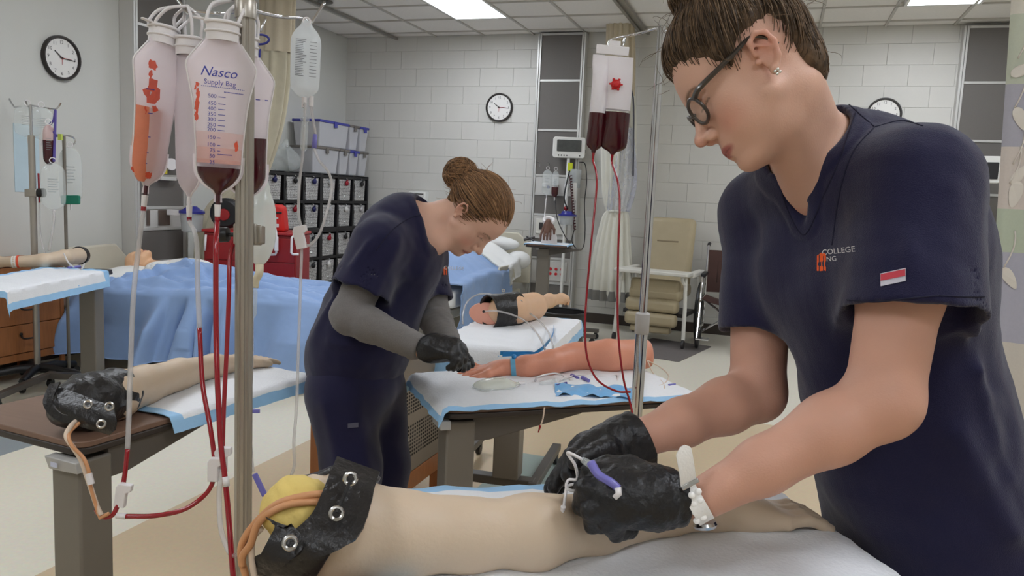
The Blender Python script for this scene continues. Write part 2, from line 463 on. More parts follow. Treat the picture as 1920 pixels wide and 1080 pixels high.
def polygonize(f, lo, hi, h, B=10, safe=1.5):
    lo = np.asarray(lo, float); hi = np.asarray(hi, float)
    n = np.ceil((hi - lo) / h / B).astype(int) * B + 1
    nb = (n - 1) // B
    bi = np.stack(np.meshgrid(*[np.arange(k) for k in nb], indexing='ij'), -1).reshape(-1, 3)
    cen = (lo + (bi + .5) * B * h).astype(np.float32)
    d = f(cen); rad = B * h * .5 * 1.733
    Vv = np.ones(n, np.float32)
    act = np.abs(d) < rad * safe + .01
    loc = np.stack(np.meshgrid(*[np.arange(B + 1)] * 3, indexing='ij'), -1).reshape(-1, 3)
    for b in bi[(~act) & (d < 0)]: Vv[b[0] * B:b[0] * B + B + 1, b[1] * B:b[1] * B + B + 1, b[2] * B:b[2] * B + B + 1] = -1
    A = bi[act]; CH = 150
    for s0 in range(0, len(A), CH):
        blk_ = A[s0:s0 + CH]
        idx = (blk_[:, None, :] * B + loc[None]).reshape(-1, 3)
        vals = f((lo + idx * h).astype(np.float32))
        Vv[idx[:, 0], idx[:, 1], idx[:, 2]] = vals
    Sg = Vv < 0
    c = [Sg[i:n[0] - 1 + i, j:n[1] - 1 + j, k:n[2] - 1 + k] for i in (0, 1) for j in (0, 1) for k in (0, 1)]
    anyc = c[0].copy(); allc = c[0].copy()
    for q in c[1:]: anyc |= q; allc &= q
    cell = np.argwhere(anyc & ~allc)
    if len(cell) == 0: return np.zeros((0, 3)), np.zeros((0, 4), int)
    cid = np.full(n - 1, -1, np.int32); cid[cell[:, 0], cell[:, 1], cell[:, 2]] = np.arange(len(cell))
    off = np.array([(i, j, k) for i in (0, 1) for j in (0, 1) for k in (0, 1)])
    cv = np.stack([Vv[cell[:, 0] + o[0], cell[:, 1] + o[1], cell[:, 2] + o[2]] for o in off], 1)
    acc = np.zeros((len(cell), 3)); cnt = np.zeros(len(cell))
    for a in range(8):
        for b_ in range(a + 1, 8):
            if np.abs(off[a] - off[b_]).sum() != 1: continue
            va, vb = cv[:, a], cv[:, b_]; x = (va < 0) != (vb < 0)
            t = np.where(x, va / np.where(x, va - vb, 1), 0)
            acc += np.where(x[:, None], off[a] + t[:, None] * (off[b_] - off[a]), 0); cnt += x
    verts = lo + (cell + acc / cnt[:, None]) * h
    quads = []
    for ax in range(3):
        o1, o2 = [q for q in range(3) if q != ax]
        sl0 = [slice(1, n[q] - 1) for q in range(3)]; sl1 = list(sl0)
        sl0[ax] = slice(0, n[ax] - 1); sl1[ax] = slice(1, n[ax])
        s0_, s1_ = Sg[tuple(sl0)], Sg[tuple(sl1)]
        e = np.argwhere(s0_ != s1_); 
        if len(e) == 0: continue
        fl = s0_[e[:, 0], e[:, 1], e[:, 2]]
        base = e.copy(); base[:, o1] += 1; base[:, o2] += 1
        def g(d1, d2):
            q = base.copy(); q[:, o1] -= d1; q[:, o2] -= d2; return cid[q[:, 0], q[:, 1], q[:, 2]]
        qd = np.stack([g(1, 1), g(0, 1), g(0, 0), g(1, 0)], 1)
        flip = fl if ax != 1 else ~fl
        qd[~flip] = qd[~flip][:, ::-1]
        quads.append(qd)
    return verts, np.concatenate(quads)
def sdf_mesh(name, f, lo, hi, h, material, parent=None, color=None, label=None, safe=1.5, B=10, kind=None):
    vs, q = polygonize(f, lo, hi, h, B, safe)
    off = offset_of(parent) if parent is not None else np.zeros(3)
    me = bpy.data.meshes.new(name)
    me.vertices.add(len(vs)); me.vertices.foreach_set('co', (vs - off).astype(np.float32).ravel())
    me.loops.add(len(q) * 4); me.polygons.add(len(q))
    me.loops.foreach_set('vertex_index', q.astype(np.int32).ravel())
    me.polygons.foreach_set('loop_start', np.arange(0, len(q) * 4, 4, dtype=np.int32))
    me.polygons.foreach_set('loop_total', np.full(len(q), 4, np.int32))
    me.polygons.foreach_set('use_smooth', np.ones(len(q), bool))
    me.update(calc_edges=True); me.validate()
    if color is not None:
        at = me.color_attributes.new('tint', 'FLOAT_COLOR', 'POINT')
        cc = np.ones((len(vs), 4), np.float32); cc[:, :3] = color(vs)
        at.data.foreach_set('color', cc.ravel())
    o = bpy.data.objects.new(name, me); COL.objects.link(o)
    if material is not None: me.materials.append(material)
    if parent is not None: o.parent = parent
    if label: o['label'] = label
    if kind: o['kind'] = kind
    return o
def path_rc(pts, rs, k=.02, sdf=None, flat=None):
    sdf = sdf or S()
    for i in range(len(pts) - 1):
        if flat is None: sdf.u(rc(pts[i], pts[i + 1], rs[i], rs[i + 1]), k)
        else: sdf.u(rcf(pts[i], pts[i + 1], rs[i], rs[i + 1], flat[0], flat[1]), k)
    return sdf
def fold(a, b, w, amp):
    """ridge (amp > 0) or crease (amp < 0) along a segment, for cloth"""
    a = np.asarray(a, np.float32); b = np.asarray(b, np.float32); ba = b - a; L2 = max(float(ba @ ba), 1e-12)
    def f(p):
        q = p - a; t = np.clip(q @ ba / L2, 0, 1); e = q - t[:, None] * ba
        return -amp * np.exp(-np.einsum('ij,ij->i', e, e) / (w * w))
    return f
def local(f, c, R):
    """f given in a local frame with axes = columns of R at c"""
    c = np.asarray(c, np.float32); R = np.asarray(R, np.float32)
    return lambda p: f((p - c) @ R)

# ---- heads, in their own frame: x to the face, y to the person's left, z up, origin between the ears
def head_sdf(open_mouth=False, ears=True):
    s = S()
    s.u(ell((-.002, 0, .040), (.090, .073, .087)), .02)
    s.u(ell((.040, 0, .045), (.052, .060, .060)), .03)
    s.u(ell((.042, 0, -.028), (.050, .054, .078)), .03)
    for y in (-1, 1):
        s.u(rc((.016, y * .050, -.040), (.070, y * .012, -.098), .020, .017), .03)
        s.u(sph((.056, y * .038, -.012), .025), .02)
        s.u(sph((.058, y * .028, -.045), .028), .025)
        s.u(rc((.080, y * .010, .036), (.066, y * .044, .033), .010, .009), .018)
    s.u(sph((.080, 0, -.099), .0165), .018)
    s.u(ell((.074, 0, -.060), (.027, .030, .030)), .02)
    for y in (-1, 1):
        s.d(ell((.100, y * .032, .018), (.017, .019, .012)), .016)
        s.u(ell((.071, y * .031, .017), (.0135, .0165, .0125)), .005)
    # nose
    s.u(rc((.084, 0, .026), (.112, 0, -.016), .0072, .0090), .013)
    s.u(sph((.1160, 0, -.0180), .0090), .006)
    for y in (-1, 1):
        s.u(ell((.100, y * .0125, -.0235), (.012, .0070, .0088)), .006)
        s.d(ell((.108, y * .0062, -.0315), (.006, .0032, .004)), .003)
    # lips
    s.u(ell((.0905, 0, -.0575), (.0125, .024, .0058)), .006)
    s.u(ell((.0895, 0, -.0685), (.0122, .021, .0064)), .006)
    s.d(rc((.1035, 0, -.0625), (.079, .029, -.0640), .0012, .001), .004)
    s.d(rc((.1035, 0, -.0625), (.079, -.029, -.0640), .0012, .001), .004)
    s.d(sph((.101, 0, -.081), .006), .012)
    for y in (-1, 1):   # lid lines
        for k in range(3):
            t0, t1 = k / 3, (k + 1) / 3
            def e(t): return (.0845 - .006 * abs(2 * t - 1) ** 2, y * (.031 + .016 * (2 * t - 1)), .0115 + .002 * abs(2 * t - 1))
            s.d(rc(e(t0), e(t1), .0009, .0009), .002)
            def e2(t): return (.0835 - .008 * abs(2 * t - 1) ** 2, y * (.031 + .017 * (2 * t - 1)), .0245 - .003 * abs(2 * t - 1))
            s.d(rc(e2(t0), e2(t1), .0012, .0012), .004)
    if ears:
        for y in (-1, 1):
            R = np.array([[.93, -.25 * y, .26], [.20 * y, .96, .0], [-.26, .06 * y, .96]])
            E_ = S()
            E_.u(ell((-.012, y * .074, .004), (.0165, .0062, .029), R), .01)
            rim = [(.006, .076, .012), (.003, .083, .030), (-.012, .087, .037), (-.025, .087, .028), (-.027, .085, .008), (-.019, .082, -.012), (-.008, .078, -.024)]
            for a, b in zip(rim[:-1], rim[1:]): E_.u(rc((a[0], y * a[1], a[2]), (b[0], y * b[1], b[2]), .0040, .0040), .004)
            E_.u(sph((-.001, y * .077, -.025), .0075), .006)
            E_.u(rc((-.004, y * .082, .022), (-.018, y * .083, .004), .0028, .0028), .004)
            E_.u(sph((.010, y * .076, .000), .005), .005)
            E_.d(ell((-.004, y * .085, .000), (.0085, .0075, .0105), R), .004)
            E_.d(rc((-.006, y * .0865, .026), (-.020, y * .0865, .012), .0022, .0022), .003)
            ec = np.array([.002, y * .074, .002], np.float32)
            s.u((lambda E_, ec: lambda p: E_((p - ec) / .86 + ec) * .86)(E_, ec), .006)
    def warp(p):   # lower face a little shorter
        q = p.copy(); z = q[:, 2]; q[:, 2] = np.where(z < -.03, -.03 + (z + .03) / .77, z); return s(q)
    return warp
def face_tint(skin, lip, brow, blush, hairline=None):
    """real colour differences of a face (lips, brows, cheeks) plus shade painted into the mouth slit, from positions in the head frame"""
    skin, lip, brow, blush = [np.array(lin(c)) for c in (skin, lip, brow, blush)]
    def f(q):
        q = q.copy(); q[:, 2] = np.where(q[:, 2] < -.03, -.03 + (q[:, 2] + .03) / .77, q[:, 2])
        n = len(q); c = np.repeat(skin[None], n, 0)
        def mixin(c, m, col): return c * (1 - m[:, None]) + col * m[:, None]
        m = np.zeros(n)
        for y in (-1, 1):
            m = np.maximum(m, .55 * np.exp(-((q[:, 0] - .075) ** 2 + (q[:, 1] - y * .045) ** 2 + (q[:, 2] + .03) ** 2) / .024 ** 2))
            m = np.maximum(m, .55 * np.exp(-((q[:, 0] + .012) ** 2 + (q[:, 1] - y * .085) ** 2 + (q[:, 2] - .012) ** 2) / .026 ** 2))
        m = np.maximum(m, .5 * np.exp(-((q[:, 0] - .118) ** 2 + q[:, 1] ** 2 + (q[:, 2] + .024) ** 2) / .014 ** 2))
        c = mixin(c, m, blush)
        d = ((q[:, 1] / .028) ** 2 + ((q[:, 2] + .0628) / .0105) ** 2)
        m = np.clip(1.35 - d, 0, 1) * (q[:, 0] > .074); c = mixin(c, np.clip(m * 1.6, 0, 1), lip)
        m = np.clip(1.2 - np.abs(q[:, 2] + .0632 + .05 * q[:, 1] ** 2) / .0013, 0, 1) * (np.abs(q[:, 1]) < .028) * (q[:, 0] > .074); c = mixin(c, m * .7, lip * .35)  # mouth slit: crease shade painted as a dark line between the lips
        for y in (-1, 1):
            t = np.clip((q[:, 1] * y - .012) / .036, 0, 1); zc = .034 + .007 * np.sin(t * 2.6) - .003 * t
            m = np.clip(1.2 - np.abs(q[:, 2] - zc) / (.0042 - .0022 * t), 0, 1) * (q[:, 1] * y > .011) * (q[:, 1] * y < .049) * (q[:, 0] > .05)
            c = mixin(c, m * .8, brow)
            m = np.clip(1.2 - np.abs(q[:, 2] - .0118) / .0016, 0, 1) * (np.abs(q[:, 1] * y - .031) < .0165) * (q[:, 0] > .072)
            c = mixin(c, m * .85, brow * .5)
        return c
    return f
# ---------------------------------------------------------------- people: shared pieces
m_skin = mat('fair_skin', (255, 255, 255), .5, var=.035, vscale=60, bump=.12, bscale=420, sss=.12, attr='tint', spec=.35)
m_scrub = mat('navy_scrub_cotton', (29, 28, 60), .85, var=.12, vscale=300, bump=.35, bscale=700, sheen=.25, spec=.2)
m_scrub_seam = mat('navy_stitching', (22, 22, 48), .9, var=.1)
m_nitrile = mat('black_nitrile', (26, 25, 27), .42, var=.12, vscale=80, bump=.5, bscale=140, spec=.45)
m_knit = mat('grey_knit_sleeve', (122, 118, 116), .95, var=.22, vscale=420, bump=.4, bscale=600, sheen=.2, spec=.15)
m_shoe = mat('dark_shoe', (40, 38, 40), .6)
m_hair = mat('brown_hair', (255, 255, 255), .55, var=.28, vscale=70, stretch=(1, 1, 1), attr='tint', bump=.4, bscale=200, spec=.25)
def bounded(f, c, r0, r1):
    c = np.asarray(c, np.float32)
    def g(p):
        d = ln(p - c); m = d < r1; out = d - r0
        if m.any(): out[m] = f(p[m])
        return out
    return g
def offs(f, k): return lambda p: f(p) - k
def hair_build(name, parent, Rh, ch, cap_c, cap_r, cut, bun_c, bun_r, rgb_dark, rgb_light, n_str=900, seed=1, h=.003, extra=None, label=None, swirl=1.0, rad=.0008):
    Rh = np.asarray(Rh); r = np.random.RandomState(seed)
    s = S(); s.u(ell(cap_c, cap_r), .01); s.u(ell((-.048, 0, -.020), (.040, .056, .052)), .03)
    s.w(lambda p: (.019 * np.exp(np.minimum(cut(p), 0) / .020)).astype(np.float32)); s.i(cut, .006)
    s.u(ell(bun_c, bun_r), .025)
    s.u(ell((np.array(bun_c) + np.array(cap_c)) / 2 + (np.array(bun_c) - np.array(cap_c)) * .18, np.array(bun_r) * .8), .02)
    if extra: 
        for e, k in extra: s.u(e, k)
    cb = np.array(bun_c)
    def groove(p):
        # strand ridges run from the hairline to the bun
        q = p - cb.astype(np.float32); a = unit(cb - np.array(cap_c)); u, v, w = frame_of(a)
        az = np.arctan2(q @ v, q @ u); d = ln(q)
        g = np.sin(az * 26 + 2.2 * np.sin(d * 40) + 1.5 * noise(p, 18, 2)) * .0011 + noise(p, 45, 4) * .0007
        inb = np.exp(-(np.maximum(d - max(bun_r), 0) / .01) ** 2)
        sp = np.sin(az * 3 + d * 190) * .0022
        return g * (1 - inb) + inb * sp
    s.w(groove)
    f = bounded(s, cap_c, .13, .32)
    cd, cl = np.array(lin(rgb_dark)), np.array(lin(rgb_light))
    lo_l = np.array([-.17, -.15, -.10]); hi_l = np.array([.16, .15, .26])
    cor = np.array([[x, y, z] for x in (lo_l[0], hi_l[0]) for y in (lo_l[1], hi_l[1]) for z in (lo_l[2], hi_l[2])]) @ Rh.T + ch
    def col(vs):
        q = (vs - ch) @ Rh; t = np.clip(.5 + .35 * noise(q, 60, 1) + .25 * noise(q, 160, 3), 0, 1); return cd + (cl - cd) * t[:, None]
    hair = sdf_mesh(name, local(f, ch, Rh), cor.min(0), cor.max(0), h, m_hair, parent, col, label)
    # strands
    mb = M(); cols = []; allp = []; cc = np.array(cap_c); cr = np.array(cap_r)
    eb = (cb - cc) / cr; eb = unit(eb)
    k = 0
    while k < n_str:
        q = unit(r.normal(size=3)); p = cc + q * cr
        kv = cut(p[None])[0]; ok = kv < .007
        if not ok: continue
        k += 1
        an = math.acos(np.clip(q @ eb, -1, 1)); 
        if an < .3: continue
        L = r.uniform(.35, 1.0); m = 9; pts = []
        dlt = r.uniform(.002, .02); w1 = r.normal(0, .05); ph = r.uniform(0, 6)
        u = unit(np.cross(q, eb))
        for t in np.linspace(0, L, m):
            tt = t * (1 - .12 / an)
            d = (math.sin((1 - tt) * an) * q + math.sin(tt * an) * eb) / max(math.sin(an), 1e-3) + u * w1 * math.sin(t * 3.1) + u * .012 * math.sin(ph + 5 * t)
            d = unit(d); pts.append(cc + d * cr * (1 + dlt * min(1, t * 3) + .012 * math.sin(ph + 3 * t) * min(1, t * 3) - (.105 * math.exp(-t / .10) if kv > -.014 else 0)))
        allp.append(pts); c_ = cd + (cl - cd) * r.uniform(.1, 1.25); cols.append(np.repeat(c_[None], m * 3, 0))
    A_ = np.array(allp).reshape(-1, 3).astype(np.float32); out_ = A_ - np.array([cc[0], 0, cc[2] - .01], np.float32); out_ /= np.maximum(ln(out_), 1e-6)[:, None]
    for _ in range(4):     # lift strands that would run under the hair surface back onto it
        A_ = A_ + out_ * np.maximum(0, -f(A_) + .0006)[:, None]
    for pts in A_.reshape(len(allp), -1, 3): mb.tube((pts @ Rh.T) + ch, [rad * .7, rad, rad, rad * .5], 3, cap=False)
    for k in range(int(n_str * .4)):
        a = unit(r.normal(size=3)); u, v, w = frame_of(a); t0 = r.uniform(0, 6.28); sp = r.uniform(1, 3.2); rr = 1 + r.uniform(.0, .1)
        pts = [cb + (math.cos(t) * u + math.sin(t) * v + w * (.35 * math.sin(t * .7))) * np.array(bun_r) * rr for t in np.linspace(t0, t0 + sp, 9)]
        mb.tube((np.array(pts) @ Rh.T) + ch, [rad * .7, rad, rad, rad * .5], 3, cap=False)
        c_ = cd + (cl - cd) * r.uniform(.1, 1.25); cols.append(np.repeat(c_[None], 27, 0))
    # loose wisps
    for k in range(int(n_str * .05)):
        q = unit(eb + r.normal(0, .9, size=3)); p = cc + q * cr * 1.02
        if cut(p[None])[0] > .01: continue
        d = unit(q + r.normal(0, .8, 3)); pts = [p]
        for j in range(8):
            d = unit(d + r.normal(0, .25, 3) + V(0, 0, -.02)); pts.append(pts[-1] + d * r.uniform(.003, .007))
        mb.tube((np.array(pts) @ Rh.T) + ch, [rad * .5, rad * .5, rad * .25], 3, cap=False)
        cols.append(np.repeat((cd + (cl - cd) * .9)[None], 27, 0))
    st = O('hair_strands', mb, m_hair, parent=hair, smooth=180, kind='stuff')
    at = st.data.color_attributes.new('tint', 'FLOAT_COLOR', 'POINT'); cc4 = np.ones((len(st.data.vertices), 4), np.float32); cc4[:, :3] = np.clip(np.concatenate(cols), 0, 1)
    at.data.foreach_set('color', cc4.ravel())
    return hair
def hair_keep(nape=-.085, front=.048):
    def K(p):
        x, z = p[:, 0], p[:, 2]; y = np.abs(p[:, 1])
        A = -(z - 1.45 * x + front + .25 * np.maximum(0, .03 - y)) / 1.76
        Z = (.040 - 1.1 * np.maximum(0, x - .004)) - z
        B = x + .044 - .25 * np.maximum(0, -z - .03)
        return np.maximum(np.minimum(np.maximum(A, Z), B), nape - z) + noise(p, 90, 3) * .0015
    return K
def sleeve_sdf(a, hem, ra, rb, wall=.004, tilt=None, inner=None):
    ax = unit(hem - a); n = ax if tilt is None else unit(ax + tilt); s = S(); rh = rb
    s.u(rc(a, hem + ax * .10, ra, rb + (rb - ra) * .10 / max(np.linalg.norm(hem - a), .01)), .01); s.i(half(hem, n), .003)
    s.d(rc(hem - ax * .035, hem + ax * .12, rh - wall - .008, rh - wall + .006), .004); return s
def bounds(pts, pad): 
    pts = np.array(pts); return pts.min(0) - pad, pts.max(0) + pad
def hand_sdf(wrist, knuckles, fingers, thumb, r=.0095, palm_n=None, palm_t=.028, wr=.029):
    """palm from the wrist to four knuckles, then four jointed fingers and a thumb"""
    s = S(); ks = [np.asarray(k) for k in knuckles]; mid = sum(ks) / 4
    s.u(rc(wrist, np.asarray(wrist) * .6 + mid * .4, wr, .026), .02)
    for k in ks: s.u(rc(np.asarray(wrist) * .75 + mid * .25 + (k - mid) * .5, k, .019, .0125), .014)
    rs = [r * 1.02, r * 1.06, r, r * .88]
    for i, fp in enumerate(fingers):
        p = [ks[i]] + [np.asarray(q) for q in fp]; rr = [rs[i] * 1.22, rs[i] * 1.08, rs[i], rs[i] * .84]
        ch_ = S(); path_rc(p, rr[:len(p)], .004, ch_); s.u(ch_, .0045)
    p = [np.asarray(q) for q in thumb]; ch_ = S(); path_rc(p, [.017, .0135, .0115, .0095][:len(p)], .006, ch_); s.u(ch_, .008)
    return s
m_logo = mat('orange_embroidery', (236, 92, 26), .8, var=.15, vscale=500)
m_thread = mat('white_embroidery', (226, 224, 222), .8, var=.1, vscale=500)
m_frame = mat('brown_glasses_frame', (58, 50, 44), .3, var=.2, vscale=60, coat=.3)
m_steel = mat('bright_steel', (196, 196, 196), .22, 1.0, var=.04)
m_lens = mat('spectacle_lens', (220, 224, 222), .03, alpha=.16, var=0)
def sdf_project(f, d, start=0.0, steps=26):
    """moves points along the unit direction d until they meet the surface of f"""
    d = np.asarray(d, np.float32)
    def g(Pw):
        p = np.asarray(Pw, np.float32) - d * .12
        for _ in range(steps): p = p + d[None] * np.clip(f(p), -.02, .02)[:, None] * .85
        return p - d * .0012
    return g
VIEW = lambda p: unit(np.asarray(p) - CAMC)

# ================================================================ the nurse in the foreground
pF = T('person', 'woman in navy scrubs, glasses and black gloves bending over the foreground practice arm', 'person', (P(1700, 900, 1.2)[0], P(1700, 900, 1.2)[1], 0))
RF = np.array([[-0.72263, 0.08142, -0.68642], [-0.2028, -0.97431, 0.09793], [-0.66081, 0.20998, 0.72058]]); cF = V(-0.0427, 1.1783, 1.5769)
_u, _s, _v = np.linalg.svd(RF); RF = _u @ _v
HF = lambda p: cF + RF @ np.array(p)
neckF = P(1524, 286, 1.19)
shL, shR = P(1722, 345, 1.05), P(1432, 400, 1.34)
elL, wrL = P(1655, 752, 1.0), P(1312, 938, 1.015)
elR, wrR = P(1420, 738, 1.30), P(1192, 826, 1.19)
camx, camy, camz = CAMR[:, 0], CAMR[:, 1], -CAMR[:, 2]
latF = unit(shL - shR); upF = unit(P(1590, 420, 1.2) - P(1700, 900, 1.22)); upF = unit(upF - latF * (upF @ latF)); fwF = np.cross(latF, upF)
AXF = np.array([fwF, latF, upF])
chF, beF, hiF = P(1640, 470, 1.20), P(1690, 760, 1.22), P(1765, 1040, 1.24)
def torsoF(k):
    s = S()
    s.u(ell(chF, (.118 + k, .168 + k, .20 + k), AXF), .03)
    s.u(ell(beF, (.125 + k, .150 + k, .22 + k), AXF), .06)
    s.u(rc(shL, shR, .058 + k, .058 + k), .04)
    s.u(rc(neckF - upF * .01, shL, .050 + k, .050 + k), .03); s.u(rc(neckF - upF * .01, shR, .050 + k, .050 + k), .03)
    s.u(rc(neckF - fwF * .03 - upF * .03, chF - fwF * .06, .075 + k, .08 + k), .04)
    for sg in (-1, 1): s.u(ell(chF + fwF * .075 + latF * sg * .075 - upF * .03, (.07 + k, .075 + k, .08 + k), AXF), .05)
    return s
skinF = S()
hb = bounded(local(head_sdf(), cF, RF), cF, .16, .19)
skinF.u(hb)
nk0 = HF((-.018, 0, -.04))
skinF.u(rc(nk0, neckF, .050, .053), .022)
skinF.u(rc(HF((.018, 0, -.07)), P(1520, 340, 1.16), .034, .04), .03)
skinF.u(bounded(torsoF(-.004), chF, .3, .5), .03)
# arms, tapering, bent at the elbow
path_rc([shL, shL * .5 + elL * .5, elL], [.056, .051, .046], .02, skinF)
skinF.u(rc(elL + unit(elL - wrL) * .006, elL, .034, .038), .02)
path_rc([elL, elL * .72 + wrL * .28, elL * .35 + wrL * .65, wrL], [.044, .043, .034, .0265], .02, skinF)
path_rc([shR, shR * .5 + elR * .5, elR], [.058, .049, .044], .02, skinF)
path_rc([elR, elR * .72 + wrR * .28, elR * .35 + wrR * .65, wrR], [.044, .043, .036, .028], .02, skinF)
tintF = face_tint((216, 172, 150), (176, 104, 96), (96, 72, 56), (214, 142, 124))
arm_red = np.array(lin((214, 164, 142)))
def colF(vs):
    q = (vs - cF) @ RF; c = tintF(q); far = ln((vs - cF).astype(np.float32)) > .2
    c[far] = arm_red * (1 + .05 * noise(vs[far], 25, 3)[:, None]); return c
lo, hi = bounds([cF, cF + V(.12, .12, .17), cF - V(.12, .12, .14), shL, shR, elL, elR, wrL, wrR, neckF], .09)
bodyF = sdf_mesh('body', skinF, lo, hi, .0029, m_skin, pF, colF)
# scrub top
topF = torsoF(.010)
topF.u(ell(hiF, (.150, .185, .25), AXF), .08)
topF.u(rc(chF + fwF * .095 - upF * .06, beF + fwF * .075 - upF * .08, .06, .07), .06)
topF.u(rc(chF - fwF * .06, beF - fwF * .06, .10, .10), .05)
slL = shL + (elL - shL) * .60; slR = shR + (elR - shR) * .66
bk = P(1795, 590, 1.0)
slL = shL + (elL - shL) * .62; hemL = slL + (bk - slL) * .26; 
topF.u(sleeve_sdf(shL + upF * .004, hemL, .074, .090), .03)
topF.u(sleeve_sdf(shR, slR, .066, .068), .03)
# neckline and its band
vend = np.array([P(1503, 412, 1.0)]); vend = sdf_project(topF, VIEW(vend[0]))(vend)[0]
vcone = rc(P(1515, 262, 1.17), vend, .062, .004)
vcone2 = rc(HF((-.02, 0, -.03)), P(1518, 284, 1.185), .070, .064)
nl = lambda p: smin(vcone(p), vcone2(p), .006)
topF.w(lambda p: -.0028 * np.clip(1 - np.abs((nl(p) - .014) / .013) ** 6, 0, 1) - .0010 * np.exp(-((nl(p) - .0285) / .002) ** 2) * -1)
topF.d(nl, .004)
# cloth folds: pulled from the shoulder and hanging from the bust
def pf(x, y, d): return P(x, y, d)
for a, b, w, am in [
    (pf(1560, 420, 1.0), pf(1530, 800, 1.0), .012, .006), (pf(1510, 560, 1.05), pf(1495, 760, 1.05), .010, .006), (pf(1600, 330, .96), pf(1560, 560, .97), .010, .005),
    (pf(1430, 430, 1.16), pf(1440, 700, 1.14), .014, .006), (pf(1660, 300, .96), pf(1590, 440, .95), .009, .004), (pf(1470, 480, 1.08), pf(1450, 640, 1.1), .010, -.004),
    (pf(1850, 700, 1.05), pf(1920, 900, 1.05), .018, .010), (pf(1830, 620, 1.03), pf(1910, 760, 1.05), .014, .008), (pf(1800, 820, 1.06), pf(1900, 1000, 1.06), .02, .009),
    (pf(1690, 380, .95), pf(1730, 560, .95), .014, .005), (pf(1780, 360, .97), pf(1800, 560, .98), .016, .006), (pf(1640, 420, .94), pf(1640, 560, .94), .012, -.004),
    (pf(1580, 880, 1.05), pf(1700, 1000, 1.05), .016, .006)]: topF.w(fold(a, b, w, am))
topF.w(lambda p: (noise(p * np.array([1, 1, .5], np.float32), 16, 5) * .0022 + noise(p, 38, 9) * .0008).astype(np.float32))
# shoulder seam and sleeve seam as stitched grooves
def seamline(pts, w=.0022, am=-.0022):
    return [fold(a, b, w, am) for a, b in zip(pts[:-1], pts[1:])]
lo, hi = bounds([shL, shR, neckF, chF, beF, hiF - V(0, 0, .12), hiF + V(.1, .1, 0), slL, slR, bk], .19)
topMesh = sdf_mesh('scrub_top', topF, lo, hi, .0042, m_scrub, pF)
prT = sdf_project(topF, VIEW(P(1600, 500, 1)))
def on_top(px, py): return prT(np.array([P(px, py, 1.0)]))[0]
def surf_path(pts, f, n=10):
    """pixel path laid on a surface: each sample is marched along its own sight line"""
    out = []
    for x, y in catmull([np.array(q, float) for q in pts], n):
        d = VIEW(P(x, y, 1)); p = CAMC + d * .45
        p = p[None].astype(np.float32)
        for _ in range(60): p = p + d[None].astype(np.float32) * np.clip(f(p), -.03, .06)[:, None] * .8
        out.append(p[0] - d * .0004)
    return np.array(out)
sm = M()
for pts in ([(1592, 196), (1612, 214), (1640, 238)], [(1640, 238), (1600, 285), (1575, 360), (1560, 460)], [(1640, 238), (1690, 226), (1730, 236)],
            [(1606, 205), (1578, 290), (1542, 372), (1508, 440), (1476, 392), (1462, 345)], [(1588, 562), (1640, 566), (1700, 560), (1760, 554)], [(1760, 554), (1800, 556), (1846, 556)]):
    sm.tube(surf_path(pts, topF), .0011, 5)
O('seam', sm, m_scrub_seam, topMesh, smooth=180)
# embroidered college lettering, mark and the sleeve label
rt = camx; upv = camy
pr1 = sdf_project(topF, VIEW(P(1555, 480, 1)))
O('lettering', text_mb('COLLEGE', .0105, P(1572, 470, 1.0), unit(rt * .98 + upv * .10), unit(upv - rt * .1), pr1), m_thread, topMesh, smooth=0)
O('lettering', text_mb('NG', .0095, P(1559, 486, 1.0), unit(rt * .98 + upv * .10), unit(upv - rt * .1), pr1), m_thread, topMesh, smooth=0)
mk = M()
for dx in (0, 6):
    for poly in ([(0, 0), (4, 0), (4, 34), (0, 32)], [(4, 34), (9, 38), (13, 34), (9, 30)], [(9, 2), (13, 0), (13, 34), (9, 32)]):
        pts = [P(1529 + dx + q[0], 511 - q[1], 1.0) for q in poly]
        mk.add(pr1(np.array(pts)), [tuple(range(4))])
O('mark', mk, m_logo, topMesh, smooth=0)
pr2 = sdf_project(topF, VIEW(P(1675, 518, 1)))
def patch(mb, quad, pr, n=6):
    q = [np.array(x, float) for x in quad]; G = np.array([[(q[0] * (1 - u) + q[1] * u) * (1 - v) + (q[3] * (1 - u) + q[2] * u) * v for v in np.linspace(0, 1, 4)] for u in np.linspace(0, 1, n)])
    W = pr(np.array([P(x, y, 1.0) for x, y in G.reshape(-1, 2)])); mb.grid(W.reshape(n, 4, 3)); return mb
O('sleeve_label', patch(M(), [(1651, 513), (1697, 503), (1697, 526), (1652, 536)], pr2), mat('label_white', (206, 204, 216), .8), topMesh, smooth=0)
lab2 = O('sleeve_label', patch(M(), [(1652, 514), (1696, 505), (1696, 517), (1652, 526)], sdf_project(lambda p: topF(p) - .0008, VIEW(P(1675, 518, 1)))), mat('label_red', (206, 70, 84), .8), topMesh, smooth=0)
